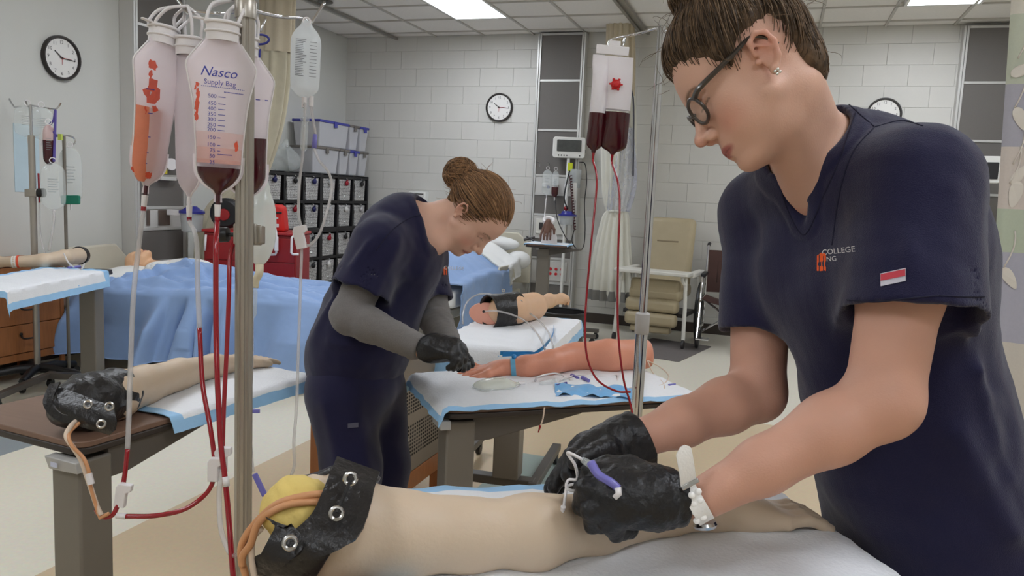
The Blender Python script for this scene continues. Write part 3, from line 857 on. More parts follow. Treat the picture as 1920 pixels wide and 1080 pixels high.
# trousers and shoes
legs = S()
flo = V(0, 0, 0)
hipF = hiF - V(0, 0, .10)
kn = {}
legs.u(ell(hipF, (.145, .178, .20), AXF), .03)
for sg in (-1, 1):
    hp = hipF + latF * sg * .09 - upF * .06; knp = V(hp[0] + .02 - .02, hp[1], .47) + latF * sg * .01; an = V(knp[0] + .05, knp[1], .09)
    path_rc([hp, knp, an], [.105, .08, .075], .04, legs); kn[sg] = an
legs.i(half((0, 0, .045), (0, 0, -1)), .004)
legs.w(lambda p: (noise(p * np.array([1, 1, .4], np.float32), 14, 3) * .003).astype(np.float32))
lo, hi = bounds([hipF, kn[-1], kn[1]], .22); lo[2] = .02
O_tr = sdf_mesh('scrub_trousers', legs, lo, hi, .009, m_scrub, pF)
for sg in (-1, 1):
    an = kn[sg]; f2 = unit(V(fwF[0], fwF[1], 0))
    sh = S(); sh.u(rc(an + V(0, 0, -.045) - f2 * .04, an + V(0, 0, -.05) + f2 * .13, .044, .038), .02); sh.i(half((0, 0, .004), (0, 0, -1)), .004)
    lo, hi = bounds([an - f2 * .1, an + f2 * .2], .07); lo[2] = -.005; hi[2] = .12
    sdf_mesh('shoe', sh, lo, hi, .006, m_shoe, pF)
# gloved hands
def G_(x, y, d): return P(x, y, d)
hL = hand_sdf(G_(1268, 934, 1.015), [G_(1150, 884, 1.035), G_(1136, 908, 1.015), G_(1140, 938, 1.0), G_(1160, 966, .995)],
    [[G_(1108, 884, 1.03), G_(1092, 914, 1.045), G_(1112, 934, 1.065)], [G_(1098, 916, 1.01), G_(1090, 948, 1.03), G_(1118, 962, 1.055)],
     [G_(1108, 958, 1.0), G_(1112, 984, 1.02), G_(1142, 986, 1.045)], [G_(1140, 986, 1.0), G_(1156, 1002, 1.02), G_(1184, 998, 1.04)]],
    [G_(1230, 900, 1.035), G_(1180, 872, 1.045), G_(1138, 868, 1.05), G_(1108, 878, 1.055)], r=.0118, wr=.033)
hL.u(rc(G_(1225, 935, 1.01), G_(1165, 930, 1.012), .040, .036), .02)
aw = unit(G_(1312, 938, 1.015) - G_(1200, 930, 1.015))
hL.u(rc(G_(1262, 934, 1.015), G_(1286, 938, 1.015), .0335, .0325), .006)
hL.w(lambda p: (noise(p, 70, 2) * .0014 + .0012 * np.sin((p @ aw.astype(np.float32)) * 420 + 2 * noise(p, 30, 4)) * np.exp(-((ln(p - G_(1262, 934, 1.015).astype(np.float32))) / .05) ** 2)).astype(np.float32))
hL.i(half(G_(1290, 938, 1.015), aw), .003)
lo, hi = bounds([G_(1090, 934, 1.02), G_(1300, 938, 1.02)], .085)
sdf_mesh('glove', hL, lo, hi, .0024, m_nitrile, pF)
hR = hand_sdf(G_(1180, 830, 1.185), [G_(1102, 838, 1.15), G_(1096, 852, 1.175), G_(1100, 866, 1.195), G_(1110, 880, 1.21)],
    [[G_(1072, 856, 1.125), G_(1066, 888, 1.115), G_(1078, 908, 1.11)], [G_(1064, 868, 1.155), G_(1046, 898, 1.145), G_(1040, 916, 1.14)],
     [G_(1062, 878, 1.18), G_(1040, 904, 1.17), G_(1030, 918, 1.165)], [G_(1074, 892, 1.2), G_(1052, 910, 1.19), G_(1042, 920, 1.185)]],
    [G_(1140, 842, 1.13), G_(1112, 850, 1.11), G_(1090, 860, 1.1), G_(1076, 868, 1.095)], r=.0115, wr=.036)
hR.u(rc(G_(1150, 838, 1.175), G_(1110, 850, 1.17), .040, .034), .02)
aw2 = unit(wrR - G_(1120, 845, 1.17))
cu0 = G_(1172, 829, 1.185)
hR.u(rc(cu0, cu0 + aw2 * .04, .040, .050), .008)
hR.d(rc(cu0 + aw2 * .015, cu0 + aw2 * .08, .031, .060), .003)
hR.w(lambda p: (noise(p, 70, 6) * .0016).astype(np.float32))
hR.i(half(cu0 + aw2 * .026, aw2 + camy * .2), .003)
lo, hi = bounds([G_(1040, 910, 1.15), G_(1195, 826, 1.19), G_(1110, 850, 1.12)], .08)
sdf_mesh('glove', hR, lo, hi, .0026, m_nitrile, pF)
# white rubber watch strap
ax_w = unit(elL - wrL); wc = P(1300, 934, 1.013)
m_strap = mat('white_silicone_strap', (250, 248, 245), .5, var=.03, bump=.2, bscale=300)
wm = M(); u_, v_, w_ = frame_of(ax_w, camy)
ring = [wc + .0335 * (math.cos(t) * u_ + math.sin(t) * v_) for t in np.linspace(0, 2 * math.pi, 33)]
G = np.array([[q + ax_w * (s_ * .0105) for s_ in (-1, -.3, .3, 1)] for q in ring])
wm.grid(G, .003)
strap = O('watch_strap', wm, m_strap, pF, bevel=.0)
tail = [P(1290, 906, .982), P(1287, 880, .972), P(1283, 855, .968), P(1279, 836, .968)]
tc_ = catmull(tail, 5); G = np.array([[q + ax_w * (s_ * (.0105 if i < len(tc_) - 3 else .0105 * (len(tc_) - i) / 3.5)) for s_ in (-1, -.4, .4, 1)] for i, q in enumerate(tc_)])
O('strap_tail', M().grid(G, .0028), m_strap, strap)
hm = M()
for k in range(5):
    q = tc_[3 + k * 2] ; d = VIEW(q); hm.lathe([(.0, -.0002), (.0011, -.0002), (.0011, .0006)], q - d * .0008, d, 8)
O('strap_hole', hm, mat('strap_hole', (150, 146, 140), .7), strap, kind='stuff')
bk_ = M(); bk_.box(P(1294, 908, .977), (.024, .004, .006), ax=(ax_w, VIEW(wc), np.cross(ax_w, VIEW(wc))))
O('buckle', bk_, m_steel, strap, bevel=.001)
dm = M()
for i in range(4):
    for j in range(2):
        q = P(1303 + i * 3.2, 925 + i * 16, .979 + .002 * i) + ax_w * (j - .5) * .0095; dm.ball(q, .0044, 10, (1, .45, 1), ax=(ax_w, VIEW(q), np.cross(ax_w, VIEW(q))))
O('strap_link', dm, m_strap, strap, kind='stuff')
wf = P(1322, 984, 1.03); O('watch_case', M().lathe([(.0, -.004), (.014, -.004), (.016, 0), (.014, .004), (0, .005)], wf, V(.2, -.1, -1), 24), m_steel, strap)
# hair, glasses, earring
hairF = hair_build('hair', pF, RF, cF, (.000, 0, .047), (.107, .086, .103), hair_keep(), (-.042, 0, .160), (.058, .062, .046),
    (50, 39, 30), (122, 98, 74), 1500, 2, rad=.00075)
gl = M(); gm_ = M(); 
for y in (-1, 1):
    lc = V(.0985, y * .034, .010); a_lens = unit(V(.97, y * .16, -.12)); u_, v_, w_ = frame_of(a_lens, (0, 1, 0))
    pts = [HF(lc + (.0255 * math.copysign(abs(math.cos(t)) ** .85, math.cos(t)) * v_ * 1.0 + .0185 * math.copysign(abs(math.sin(t)) ** .85, math.sin(t)) * u_)) for t in np.linspace(0, 2 * math.pi, 29)]
    gl.tube(pts, .0026, 7); gm_.add(np.array(pts[:-1]), [tuple(range(28))])
    gl.tube([HF(q) for q in ((.0945, y * .0555, .022), (.088, y * .066, .025), (.070, y * .0735, .026), (.03, y * .0785, .029), (-.002, y * .0795, .033), (-.016, y * .0795, .024), (-.026, y * .078, .002))], [.0044, .0042, .0034, .0028, .002], 6, 4, flat=1.3)
gl.tube([HF(q) for q in ((.101, .013, .014), (.1055, 0, .017), (.101, -.013, .014))], .0022, 6, 5)
gF = O('glasses', gl, m_frame, pF, smooth=60)
O('lens', gm_, m_lens, gF, smooth=0)
O('hinge_stud', M().box(HF((.084, .0712, .0255)), (.008, .0015, .002), ax=(RF[:, 0], RF[:, 1], RF[:, 2])), m_steel, gF)
em = M()
for a, b in ((-1, -1), (1, -1), (-1, 1), (1, 1)): em.ball(HF((.001 + a * .0022, .0855, -.028 + b * .0022)), .0021, 8)
O('earring', em, mat('crystal_stud', (225, 228, 220), .1, .6), pF)
# ================================================================ the nurse at the middle table
pM = T('person', 'woman in navy scrubs with grey long sleeves bending over the pink practice arm', 'person', (P(670, 800, 2.45)[0], P(670, 800, 2.45)[1], 0))
RM = np.array([[0.47545, 0.03919, 0.87887], [-0.13873, 0.98985, 0.03091], [-0.86874, -0.13662, 0.47606]]); cM = V(-.9146, 2.2865, 1.3258)
_u, _s, _v = np.linalg.svd(RM); RM = _u @ _v
HM = lambda p: cM + RM @ np.array(p)
shN, shX = P(712, 462, 2.30), P(795, 482, 2.60)          # near (right) and far (left) shoulder
elN, wrN = P(655, 592, 2.25), P(792, 654, 2.16)
elX, wrX = P(812, 592, 2.55), P(845, 652, 2.30)
neckM = P(795, 418, 2.46)
latM = unit(shX - shN); hiM = P(668, 668, 2.47); chM = P(738, 478, 2.46); beM = P(700, 585, 2.46)
upM = unit(chM - hiM); upM = unit(upM - latM * (upM @ latM)); fwM = -np.cross(latM, upM)
if fwM @ camx < 0: fwM = -fwM
AXM = np.array([fwM, latM, upM])
def torsoM(k):
    s = S()
    s.u(ell(chM, (.115 + k, .165 + k, .19 + k), AXM), .03)
    s.u(ell(beM, (.130 + k, .155 + k, .18 + k), AXM), .06)
    s.u(rc(shN, shX, .062 + k, .062 + k), .04)
    s.u(rc(neckM - upM * .02, shN, .048 + k, .052 + k), .03); s.u(rc(neckM - upM * .02, shX, .048 + k, .052 + k), .03)
    s.u(rc(P(760, 440, 2.46), chM, .085 + k, .09 + k), .04)
    s.u(ell(chM + fwM * .07, (.07 + k, .12 + k, .08 + k), AXM), .05)
    return s
skM = S(); skM.u(bounded(local(head_sdf(), cM, RM), cM, .16, .19))
skM.u(rc(HM((-.030, 0, -.035)), neckM, .054, .056), .022)
skM.u(rc(HM((.018, 0, -.06)), P(818, 455, 2.42), .032, .038), .03)
skM.u(bounded(torsoM(-.004), chM, .3, .5), .03)
for a, b, c_ in ((shN, elN, wrN), (shX, elX, wrX)):
    path_rc([a, b], [.056, .042], .02, skM); path_rc([b, b * .7 + c_ * .3, c_], [.041, .040, .026], .02, skM)
tintM = face_tint((222, 178, 156), (186, 116, 106), (112, 84, 62), (222, 148, 128))
def colM(vs):
    c = tintM((vs - cM) @ RM); far = ln((vs - cM).astype(np.float32)) > .2; c[far] = np.array(lin((222, 178, 156))); return c
lo, hi = bounds([cM + V(.13, .1, .13), cM - V(.13, .1, .14), shN, shX, elN, wrN, elX, wrX, neckM], .08)
sdf_mesh('body', skM, lo, hi, .0042, m_skin, pM, colM)
tpM = torsoM(.012)
tpM.u(ell(hiM, (.150, .175, .17), AXM), .08)
tpM.u(rc(chM + fwM * .085 - upM * .04, beM + fwM * .05 - upM * .06, .06, .07), .06)
tpM.u(rc(chM - fwM * .05, beM - fwM * .055, .08, .09), .05)
slN = shN + (elN - shN) * .66
tpM.u(sleeve_sdf(shN + V(0, 0, .004), slN, .078, .090), .035)
slX = shX + (elX - shX) * .75
tpM.u(sleeve_sdf(shX, slX, .068, .074), .03)
vM = rc(P(812, 400, 2.43), P(832, 488, 2.32), .072, .004)
vM2 = rc(HM((-.03, 0, -.03)), neckM, .075, .066)
nlM = lambda p: smin(vM(p), vM2(p), .008)
tpM.w(lambda p: -.0030 * np.clip(1 - np.abs((nlM(p) - .014) / .013) ** 6, 0, 1))
tpM.d(nlM, .004)
for a, b, w, am in [((690, 440, 2.2), (640, 560, 2.2), .014, .006), ((760, 430, 2.25), (700, 560, 2.2), .014, .005), ((640, 500, 2.3), (590, 640, 2.35), .02, .010), ((610, 540, 2.3), (580, 640, 2.3), .016, .008),
                    ((770, 520, 2.3), (720, 640, 2.3), .02, .008), ((720, 420, 2.2), (660, 500, 2.2), .012, .006), ((800, 500, 2.3), (790, 600, 2.32), .018, .008), ((620, 640, 2.3), (700, 660, 2.25), .014, .007), ((590, 590, 2.3), (660, 630, 2.25), .014, .008)]:
    tpM.w(fold(P(*a), P(*b), w, am))
tpM.w(lambda p: (noise(p, 14, 5) * .003 + noise(p, 34, 9) * .001).astype(np.float32))
tpM.i(half(hiM - V(0, 0, .11), V(0, 0, -1)), .006)
lo, hi = bounds([shN, shX, chM, beM, hiM, slN, neckM], .19)
tpmesh = sdf_mesh('scrub_top', tpM, lo, hi, .006, m_scrub, pM)
sm = M()
for pts in ([(800, 402), (770, 408), (735, 432), (705, 470)], [(628, 520), (650, 545), (690, 580)]): sm.tube(surf_path(pts, tpM), .0016, 5)
O('seam', sm, m_scrub_seam, tpmesh, smooth=180)
prM = sdf_project(tpM, VIEW(P(850, 505, 1)))
O('lettering', text_mb('COLLEGE', .016, P(852, 503, 2.4), unit(camx - camy * .05), unit(camy + camx * .05), prM), m_thread, tpmesh, smooth=0)
mk = M()
for poly in ([(0, 0), (2.5, 0), (2.5, 14), (0, 13)], [(2.5, 14), (4, 16), (6, 14), (4, 12)], [(4, 0), (6, 0), (6, 14), (4, 13)]):
    mk.add(prM(np.array([P(831 + q[0], 516 - q[1], 2.4) for q in poly])), [tuple(range(4))])
O('mark', mk, m_logo, tpmesh, smooth=0)
# grey sleeves over the arms
for (a, b, c_, nm) in ((shN, elN, wrN, 0), (shX, elX, wrX, 1)):
    s = S(); st = a + (b - a) * .45
    path_rc([st, b], [.058, .052], .02, s); s.u(rc(b + unit(b - c_) * .015, b, .038, .046), .02)
    path_rc([b, b * .7 + c_ * .3, c_], [.051, .048, .036], .02, s)
    ax_ = unit(c_ - b)
    for k in range(6):
        t = .35 + .1 * k; q = b + (c_ - b) * t; n_ = unit(np.cross(ax_, VIEW(q)))
        s.w(fold(q - n_ * .04 + ax_ * .012, q + n_ * .04 - ax_ * .012, .007, .0035))
    for k in range(3):
        q = b + unit(a - b) * (.02 + .018 * k); n_ = unit(np.cross(unit(a - b), VIEW(q))); s.w(fold(q - n_ * .05, q + n_ * .05, .008, .003))
    s.w(lambda p: (noise(p, 40, 3) * .0015).astype(np.float32))
    s.i(half(c_ - ax_ * .004, ax_), .003)
    lo, hi = bounds([st, b, c_], .075)
    sdf_mesh('knit_sleeve', s, lo, hi, .0045, m_knit, pM)
# gloves
g1 = hand_sdf(P(802, 655, 2.15), [P(848, 640, 2.18), P(852, 648, 2.13), P(850, 656, 2.10), P(843, 665, 2.08)],
    [[P(866, 652, 2.17), P(872, 668, 2.16), P(864, 680, 2.16)], [P(868, 660, 2.12), P(868, 676, 2.11), P(858, 688, 2.12)],
     [P(862, 668, 2.09), P(860, 682, 2.08), P(850, 690, 2.10)], [P(854, 676, 2.07), P(850, 686, 2.07), P(842, 690, 2.08)]],
    [P(825, 650, 2.22), P(850, 658, 2.24), P(866, 670, 2.22), P(872, 676, 2.2)], r=.0118, wr=.034)
g1.u(rc(P(815, 652, 2.14), P(845, 655, 2.13), .040, .036), .02)
g1.w(lambda p: (noise(p, 60, 2) * .0016).astype(np.float32)); axg = unit(P(792, 654, 2.16) - P(845, 655, 2.13)); g1.i(half(P(788, 654, 2.16), axg), .003)
lo, hi = bounds([P(790, 654, 2.15), P(870, 670, 2.12)], .08)
sdf_mesh('glove', g1, lo, hi, .0036, m_nitrile, pM)
g2 = hand_sdf(wrX, [P(868, 668, 2.25), P(864, 672, 2.21), P(860, 676, 2.19), P(856, 680, 2.17)],
    [[P(880, 676, 2.24), P(884, 684, 2.23)], [P(874, 680, 2.2), P(876, 688, 2.19)], [P(868, 684, 2.18), P(868, 692, 2.17)], [P(862, 686, 2.16), P(860, 692, 2.15)]],
    [P(858, 660, 2.28), P(872, 668, 2.28), P(880, 676, 2.27)], r=.011, wr=.032)
lo, hi = bounds([wrX, P(884, 690, 2.2)], .06)
sdf_mesh('glove', g2, lo, hi, .0045, m_nitrile, pM)
# trousers
lg = S(); hp0 = hiM - V(0, 0, .08)
lg.u(ell(hp0, (.145, .17, .16), AXM), .03)
ftN, ftX = P(668, 1000, 2.40), P(716, 1000, 2.58)
anM = {}
for q, hx, w_ in ((ftN, P(640, 745, 2.40), 0), (ftX, P(700, 745, 2.56), 1)):
    kn_ = hx * .5 + q * .5 + fwM * .01; an = V(kn_[0] + (kn_[0] - hx[0]) * .3, kn_[1] + (kn_[1] - hx[1]) * .3, .08)
    path_rc([hx, kn_, an], [.108, .088, .085], .04, lg); anM[w_] = an
lg.i(half((0, 0, .04), (0, 0, -1)), .004)
for a, b in (((650, 760, 2.28), (690, 840, 2.28)), ((700, 720, 2.3), (690, 900, 2.3)), ((610, 760, 2.3), (640, 900, 2.3))): lg.w(fold(P(*a), P(*b), .02, .007))
lg.w(lambda p: (noise(p * np.array([1, 1, .4], np.float32), 13, 3) * .004).astype(np.float32))
lo, hi = bounds([hp0, anM[0], anM[1]], .22); lo[2] = .02
trm = sdf_mesh('scrub_trousers', lg, lo, hi, .009, m_scrub, pM)
prL = sdf_project(lg, VIEW(P(662, 797, 1)))
W = sdf_project(lambda p: lg(p) - .004, VIEW(P(662, 797, 1)))(np.array([P(x, y, 2.3) for x, y in ((652, 794), (672, 792), (672, 801), (652, 803))])); O('pocket_label', M().add(W, [(0, 1, 2, 3)]), mat('label_grey', (92, 92, 108), .8), trm, smooth=0)
for w_ in (0, 1):
    an = anM[w_]; f2 = unit(V(fwM[0], fwM[1], 0)); sh = S(); sh.u(rc(an + V(0, 0, -.035) - f2 * .04, an + V(0, 0, -.042) + f2 * .13, .042, .036), .02); sh.i(half((0, 0, .004), (0, 0, -1)), .004)
    lo, hi = bounds([an - f2 * .1, an + f2 * .2], .07); lo[2] = -.005; hi[2] = .12; sdf_mesh('shoe', sh, lo, hi, .007, m_shoe, pM)
hair_build('hair', pM, RM, cM, (-.016, 0, .048), (.110, .086, .100), hair_keep(-.075), (-.140, 0, .018), (.046, .052, .050), (64, 46, 33), (178, 136, 98), 1300, 5, h=.0035, rad=.0011)
# ================================================================ shared builders: tables, pads, practice arms, bags
m_tabwood = mat('walnut_laminate', (126, 98, 82), .38, var=.22, vscale=6, stretch=(1, 14, 1), detail=6)
m_edge = mat('dark_table_edge', (54, 46, 42), .45, var=.1)
m_taupe = mat('taupe_painted_metal', (122, 115, 105), .45, .0, var=.05)
m_taupe2 = mat('taupe_metal_dark', (92, 86, 80), .45, .0, var=.05)
m_black = mat('black_plastic', (26, 26, 28), .45, var=.1)
m_pad = mat('white_underpad', (238, 240, 244), .8, var=.03, vscale=90, bump=.35, bscale=160)
m_padblue = mat('blue_underpad_backing', (158, 204, 242), .55, var=.06, vscale=30, bump=.2, bscale=90)
m_alu = mat('brushed_aluminium', (176, 170, 160), .36, .75, var=.08, vscale=20, stretch=(1, 1, .1))
m_chrome = mat('chrome', (205, 205, 208), .12, 1.0, var=.03)
m_vinyl = mat('beige_arm_vinyl', (212, 190, 164), .5, var=.05, vscale=9, bump=.12, bscale=160, sss=.05)
m_pinkv = mat('pink_arm_vinyl', (222, 150, 122), .48, var=.06, vscale=14, bump=.12, bscale=160, sss=.05)
m_tanv = mat('tan_arm_vinyl', (228, 186, 150), .5, var=.05, vscale=14, bump=.1, bscale=160, sss=.05)
m_leather = mat('black_leatherette', (30, 28, 29), .34, var=.25, vscale=40, bump=.55, bscale=120)
m_brass = mat('nickel_grommet', (190, 188, 184), .25, 1.0, var=.05)
m_foam = mat('yellow_foam', (224, 198, 116), .9, var=.12, vscale=40, bump=.4, bscale=90)
m_latex = mat('amber_latex_tube', (208, 150, 104), .5, var=.14, vscale=30)
m_latexw = mat('pale_latex_tube', (220, 200, 180), .5, var=.12, vscale=30)
m_clear = mat('clear_tubing', (214, 210, 208), .12, alpha=.45, var=.05)
m_red = mat('blood_filled_tubing', (150, 18, 32), .16, var=.14, vscale=60, spec=.7)
m_darkred = mat('dark_blood', (66, 10, 20), .15, var=.15, vscale=20, spec=.7)
m_bagfilm = mat('bag_film', (252, 244, 247), .25, alpha=.70, transl=.4, var=.04, vscale=30)
m_bagclear = mat('clear_bag_film', (228, 234, 232), .10, alpha=.30, var=.06, vscale=60, bump=.3, bscale=40)
m_capw = mat('white_bag_cap', (232, 228, 228), .35, var=.03)
m_blueink = mat('blue_print', (66, 72, 158), .7, var=0)
m_greyink = mat('grey_print', (110, 110, 116), .7, var=0)
m_purple = mat('lilac_clamp_plastic', (120, 116, 190), .3, var=.06)
m_bluepl = mat('blue_plastic', (44, 48, 140), .35, var=.08)
m_strapb = mat('blue_tourniquet_band', (40, 132, 196), .5, var=.1, vscale=40)
m_pinkbase = mat('pink_fluid', (246, 172, 148), .3, alpha=.22, var=.1, vscale=20)

def overbed(name, label, A, u, w, L, W, z, col_t=.06, top_m=None, lever=True, group=None, col_w=None, cs=(.075, .10)):
    """overbed table: laminate top, one column at the near end, base bars on castors. A = near corner of the top"""
    A = V(*A[:2], z); u = unit(V(*u[:2], 0)); w = unit(V(*w[:2], 0))
    base = A + u * .3 + w * W / 2; t = T(name, label, 'table', (base[0], base[1], 0), group)
    up = V(0, 0, 1); mb = M(); rad = .03
    poly = rrect(L, W, .035); cen = A + u * L / 2 + w * W / 2
    O('table_top', M().prism(poly, cen - up * .014, u, w, up * .014), top_m or m_tabwood, t, bevel=.002)
    O('edge_band', M().prism(rrect(L + .006, W + .006, .038), cen - up * .030, u, w, up * .0159), m_edge, t, bevel=.003)
    c = A + u * (col_t + .05) + w * (W / 2 if col_w is None else col_w)
    O('column', M().box(c + up * (-.03 - (z - .12) / 2), (cs[0], cs[1], z - .15), ax=(u, w, up)), m_taupe, t, bevel=.006)
    bm = M(); bm.prism([(0, 0), (.34, 0), (.34, -.012), (.05, -.075), (0, -.075)], c + u * .035 - w * .045 - up * .0305, u, up, w * .09)
    O('support_arm', bm, m_taupe2, t, bevel=.003)
    if lever:
        lm = M(); lm.prism([(-.07, 0), (.035, 0), (.02, -.028), (-.075, -.024)], c - u * .038 - up * .036, w, up, -u * .03)
        lv = O('lever', lm, mat('grey_lever_plastic', (176, 174, 170), .4), t, bevel=.002)
    bs = M()
    cb = A + u * (col_t + .05) + w * W / 2
    for s_ in (-1, 1): bs.box(cb + w * s_ * W * .42 + u * .26 + up * (.085 - z), (.62, .045, .035), ax=(u, w, up))
    bs.box(cb + up * (.085 - z) , (.06, W * .84, .04), ax=(u, w, up))
    O('base', bs, m_taupe2, t, bevel=.004)
    for s_ in (-1, 1):
        for q in (-.02, .54):
            cm = M(); p = cb + w * s_ * W * .42 + u * q + up * (.030 - z); cm.lathe([(.0, -.012), (.028, -.012), (.03, -.008), (.03, .008), (.028, .012), (0, .012)], p, w, 18); cm.box(p + up * .025, (.03, .03, .02), ax=(u, w, up))
            O('caster', cm, m_black, t)
    return t, c
def underpad(label, A, u, w, a0, a1, b0, b1, z, L, W, group=None, border=.035, nu=34, nv=26, seed=0, amp=.0025, name='underpad', drop=1.0, cat='pad'):
    """absorbent pad in table coordinates (A, u, w); what overhangs the L x W top hangs down"""
    u = unit(V(*u[:2], 0)); w = unit(V(*w[:2], 0)); A = V(*A[:2], z + .004)
    a = np.linspace(a0, a1, nu); b = np.linspace(b0, b1, nv); G = np.zeros((nu, nv, 3))
    for i in range(nu):
        for j in range(nv):
            x, y = a[i], b[j]; dz = 0
            for lo_, hi_, ax_ in ((0, L, 'x'), (0, W, 'y')):
                v = x if ax_ == 'x' else y; e = max(lo_ - v, v - hi_, 0)
                if e > 0:
                    bend = max(0, e - .012); dz -= (bend * .93 + min(e, .012) * .25) * drop; k = (min(e, .012) + bend * (1 - .88 * drop)) * (1 if v > hi_ else -1)
                    v = (hi_ if v > hi_ else lo_) + k
                    if ax_ == 'x': x = v
                    else: y = v
            p = A + u * x + w * y + V(0, 0, dz); nz = noise(np.array([p * 1.0]), 22, seed)[0]
            over = min(1, -dz * 18)
            G[i, j] = p + V(0, 0, amp * (nz + .9) * (1 - over)) + (u * noise(np.array([p]), 30, seed + 2)[0] + w * noise(np.array([p]), 30, seed + 4)[0]) * .006 * over
    root = T(name, label, cat, (G[..., 0].mean(), G[..., 1].mean(), z), group)
    allm = M().grid(G, .0022 if np.cross(u, w)[2] > 0 else -.0022); vs = allm.verts(); K = nu * nv
    white, blue = M(), M(); white.add(vs, []); blue.add(vs, [])
    for f in allm.f:
        idx = [q % K for q in f]; ii = [q // nv for q in idx]; jj = [q % nv for q in idx]
        ca, cb = a[ii].mean(), b[jj].mean()
        isb = min(ca - a0, a1 - ca, cb - b0, b1 - cb) < border or all(q >= K for q in f)
        (blue if isb else white).f.append(f)
    for nm, mb, mm in (('pad_face', white, m_pad), ('blue_border', blue, m_padblue)):
        used = sorted({q for f in mb.f for q in f}); mp = {q: k for k, q in enumerate(used)}
        m2 = M().add(vs[used], [tuple(mp[q] for q in f) for f in mb.f]); O(nm, m2, mm, root, smooth=60)
    return root
def pouch(mb, o, ux, un, uz, prof, n=28, t0=0.0, cap=True):
    """bag body: rings (z, half width, half thickness, centre offset) in the frame ux across, un outward, uz up"""
    o, ux, un, uz = [np.asarray(q, float) for q in (o, ux, un, uz)]
    a = np.linspace(0, 2 * math.pi, n, endpoint=False); vs = []
    ca, sa = np.cos(a), np.sin(a); ca = np.sign(ca) * np.abs(ca) ** .8; sa = np.sign(sa) * np.abs(sa) ** 1.25
    for z, w, th, cx in prof: vs.append(o + uz * z + ux * cx + (ca * w)[:, None] * ux + (sa * th)[:, None] * un)
    k = len(prof); fs = [(i * n + j, i * n + (j + 1) % n, (i + 1) * n + (j + 1) % n, (i + 1) * n + j) for i in range(k - 1) for j in range(n)]
    if cap: fs.append(tuple(range(n))[::-1]); fs.append(tuple((k - 1) * n + j for j in range(n)))
    if np.cross(ux, un) @ uz * (prof[1][0] - prof[0][0]) < 0: fs = [f[::-1] for f in fs]
    mb.add(np.concatenate(vs), fs); return mb
def refine(prof, n):
    prof = np.array(sorted(prof)); z = np.linspace(prof[0, 0], prof[-1, 0], n); out = []
    c = catmull([q for q in prof], 8); c = c[np.argsort(c[:, 0])]
    return [(zz, max(.0008, np.interp(zz, c[:, 0], c[:, 1])), max(.0006, np.interp(zz, c[:, 0], c[:, 2])), np.interp(zz, c[:, 0], c[:, 3])) for zz in z]
def cut_prof(prof, lo, hi, sc=.93): return [(z, w * sc, th * sc, cx) for z, w, th, cx in prof if lo <= z <= hi]
def tubes(root, name, pts, r, m, n=8, sp=8, label=None):
    return O(name, M().tube(pts, r, n, sp), m, root, smooth=180, label=label)
def Pz(pts): return [P(*p) for p in pts]
def slide_clamp(root, c, up, side, m=None, s=1.0, name='clamp'):
    up = unit(up); nrm = unit(np.cross(up, side)); side = np.cross(nrm, up); mb = M()
    mb.prism([(-.011 * s, -.022 * s), (.008 * s, -.022 * s), (.008 * s, .006 * s), (.016 * s, .010 * s), (.016 * s, .022 * s), (-.006 * s, .022 * s), (-.011 * s, .014 * s)], np.asarray(c) - nrm * .006 * s, side, up, nrm * .012 * s)
    return O(name, mb, m or m_capw, root, bevel=.0015)
def grommet(root, c, nrm, R=.009, name='grommet'):
    mb = M().torus(c, nrm, R * .74, R * .27, 20, 8)
    return O(name, mb, m_brass, root)

# ================================================================ foreground: table, pad, beige practice arm
fgz = .90; fu = unit(V(.86, .51, 0)); fw_ = unit(V(.51, -.86, 0)); fC = V(.0, 1.455, fgz)
fA = fC - fu * .80
tF, _ = overbed('overbed_table', 'overbed table under a white pad in front of the bespectacled nurse', fA, fu, fw_, .80, .42, fgz, lever=False)
underpad('white underpad with blue edges under the foreground practice arm', fA, fu, fw_, .10, .885, -.045, .46, fgz, .80, .42, seed=1, amp=.003, nu=44, border=.052)
# beige arm
fa = [PZ(578, 985, .968), PZ(640, 990, .966), PZ(750, 1002, .955), PZ(880, 1000, .950), PZ(1000, 996, .948), PZ(1120, 980, .942), PZ(1250, 962, .934), PZ(1340, 960, .930), PZ(1390, 962, .928)]
fr = [.064, .062, .053, .047, .046, .041, .031, .027, .026]
armF = path_rc(fa, fr, .02); armx = unit(fa[2] - fa[0]); armF.u(sph(fa[4] + V(0, 0, .004), .044), .03)
handdir = unit(fa[8] - fa[6]); sidev = unit(np.cross(V(0, 0, 1), handdir)); hw = fa[8]
kn_ = [hw + handdir * .062 + sidev * k + V(0, 0, -.004) for k in (.030, .010, -.010, -.028)]
hsd = hand_sdf(hw, kn_, [[k + handdir * .036 + V(0, 0, .004), k + handdir * .062 - V(0, 0, .004), k + handdir * .078 - V(0, 0, .010)] for k in kn_],
               [hw + sidev * .022 + handdir * .01, hw + sidev * .05 + handdir * .035 - V(0, 0, .006), hw + sidev * .058 + handdir * .06 - V(0, 0, .010), hw + sidev * .058 + handdir * .08 - V(0, 0, .014)], r=.0095)
armF.u(hsd, .012)
armF.i(half(fa[0] - armx * .015, -armx), .012)
armF.d(rc(fa[3] + V(0, .02, .075), fa[4] + V(0, .02, .07), .015, .012), .04)
tA = T('practice_arm', 'large beige practice arm with black laced cuff in the foreground', 'arm', fa[3] * V(1, 1, 0) + V(0, 0, fgz))
lo, hi = bounds(fa + kn_, .11)
sdf_mesh('arm_skin', armF, lo, hi, .0036, m_vinyl, tA)
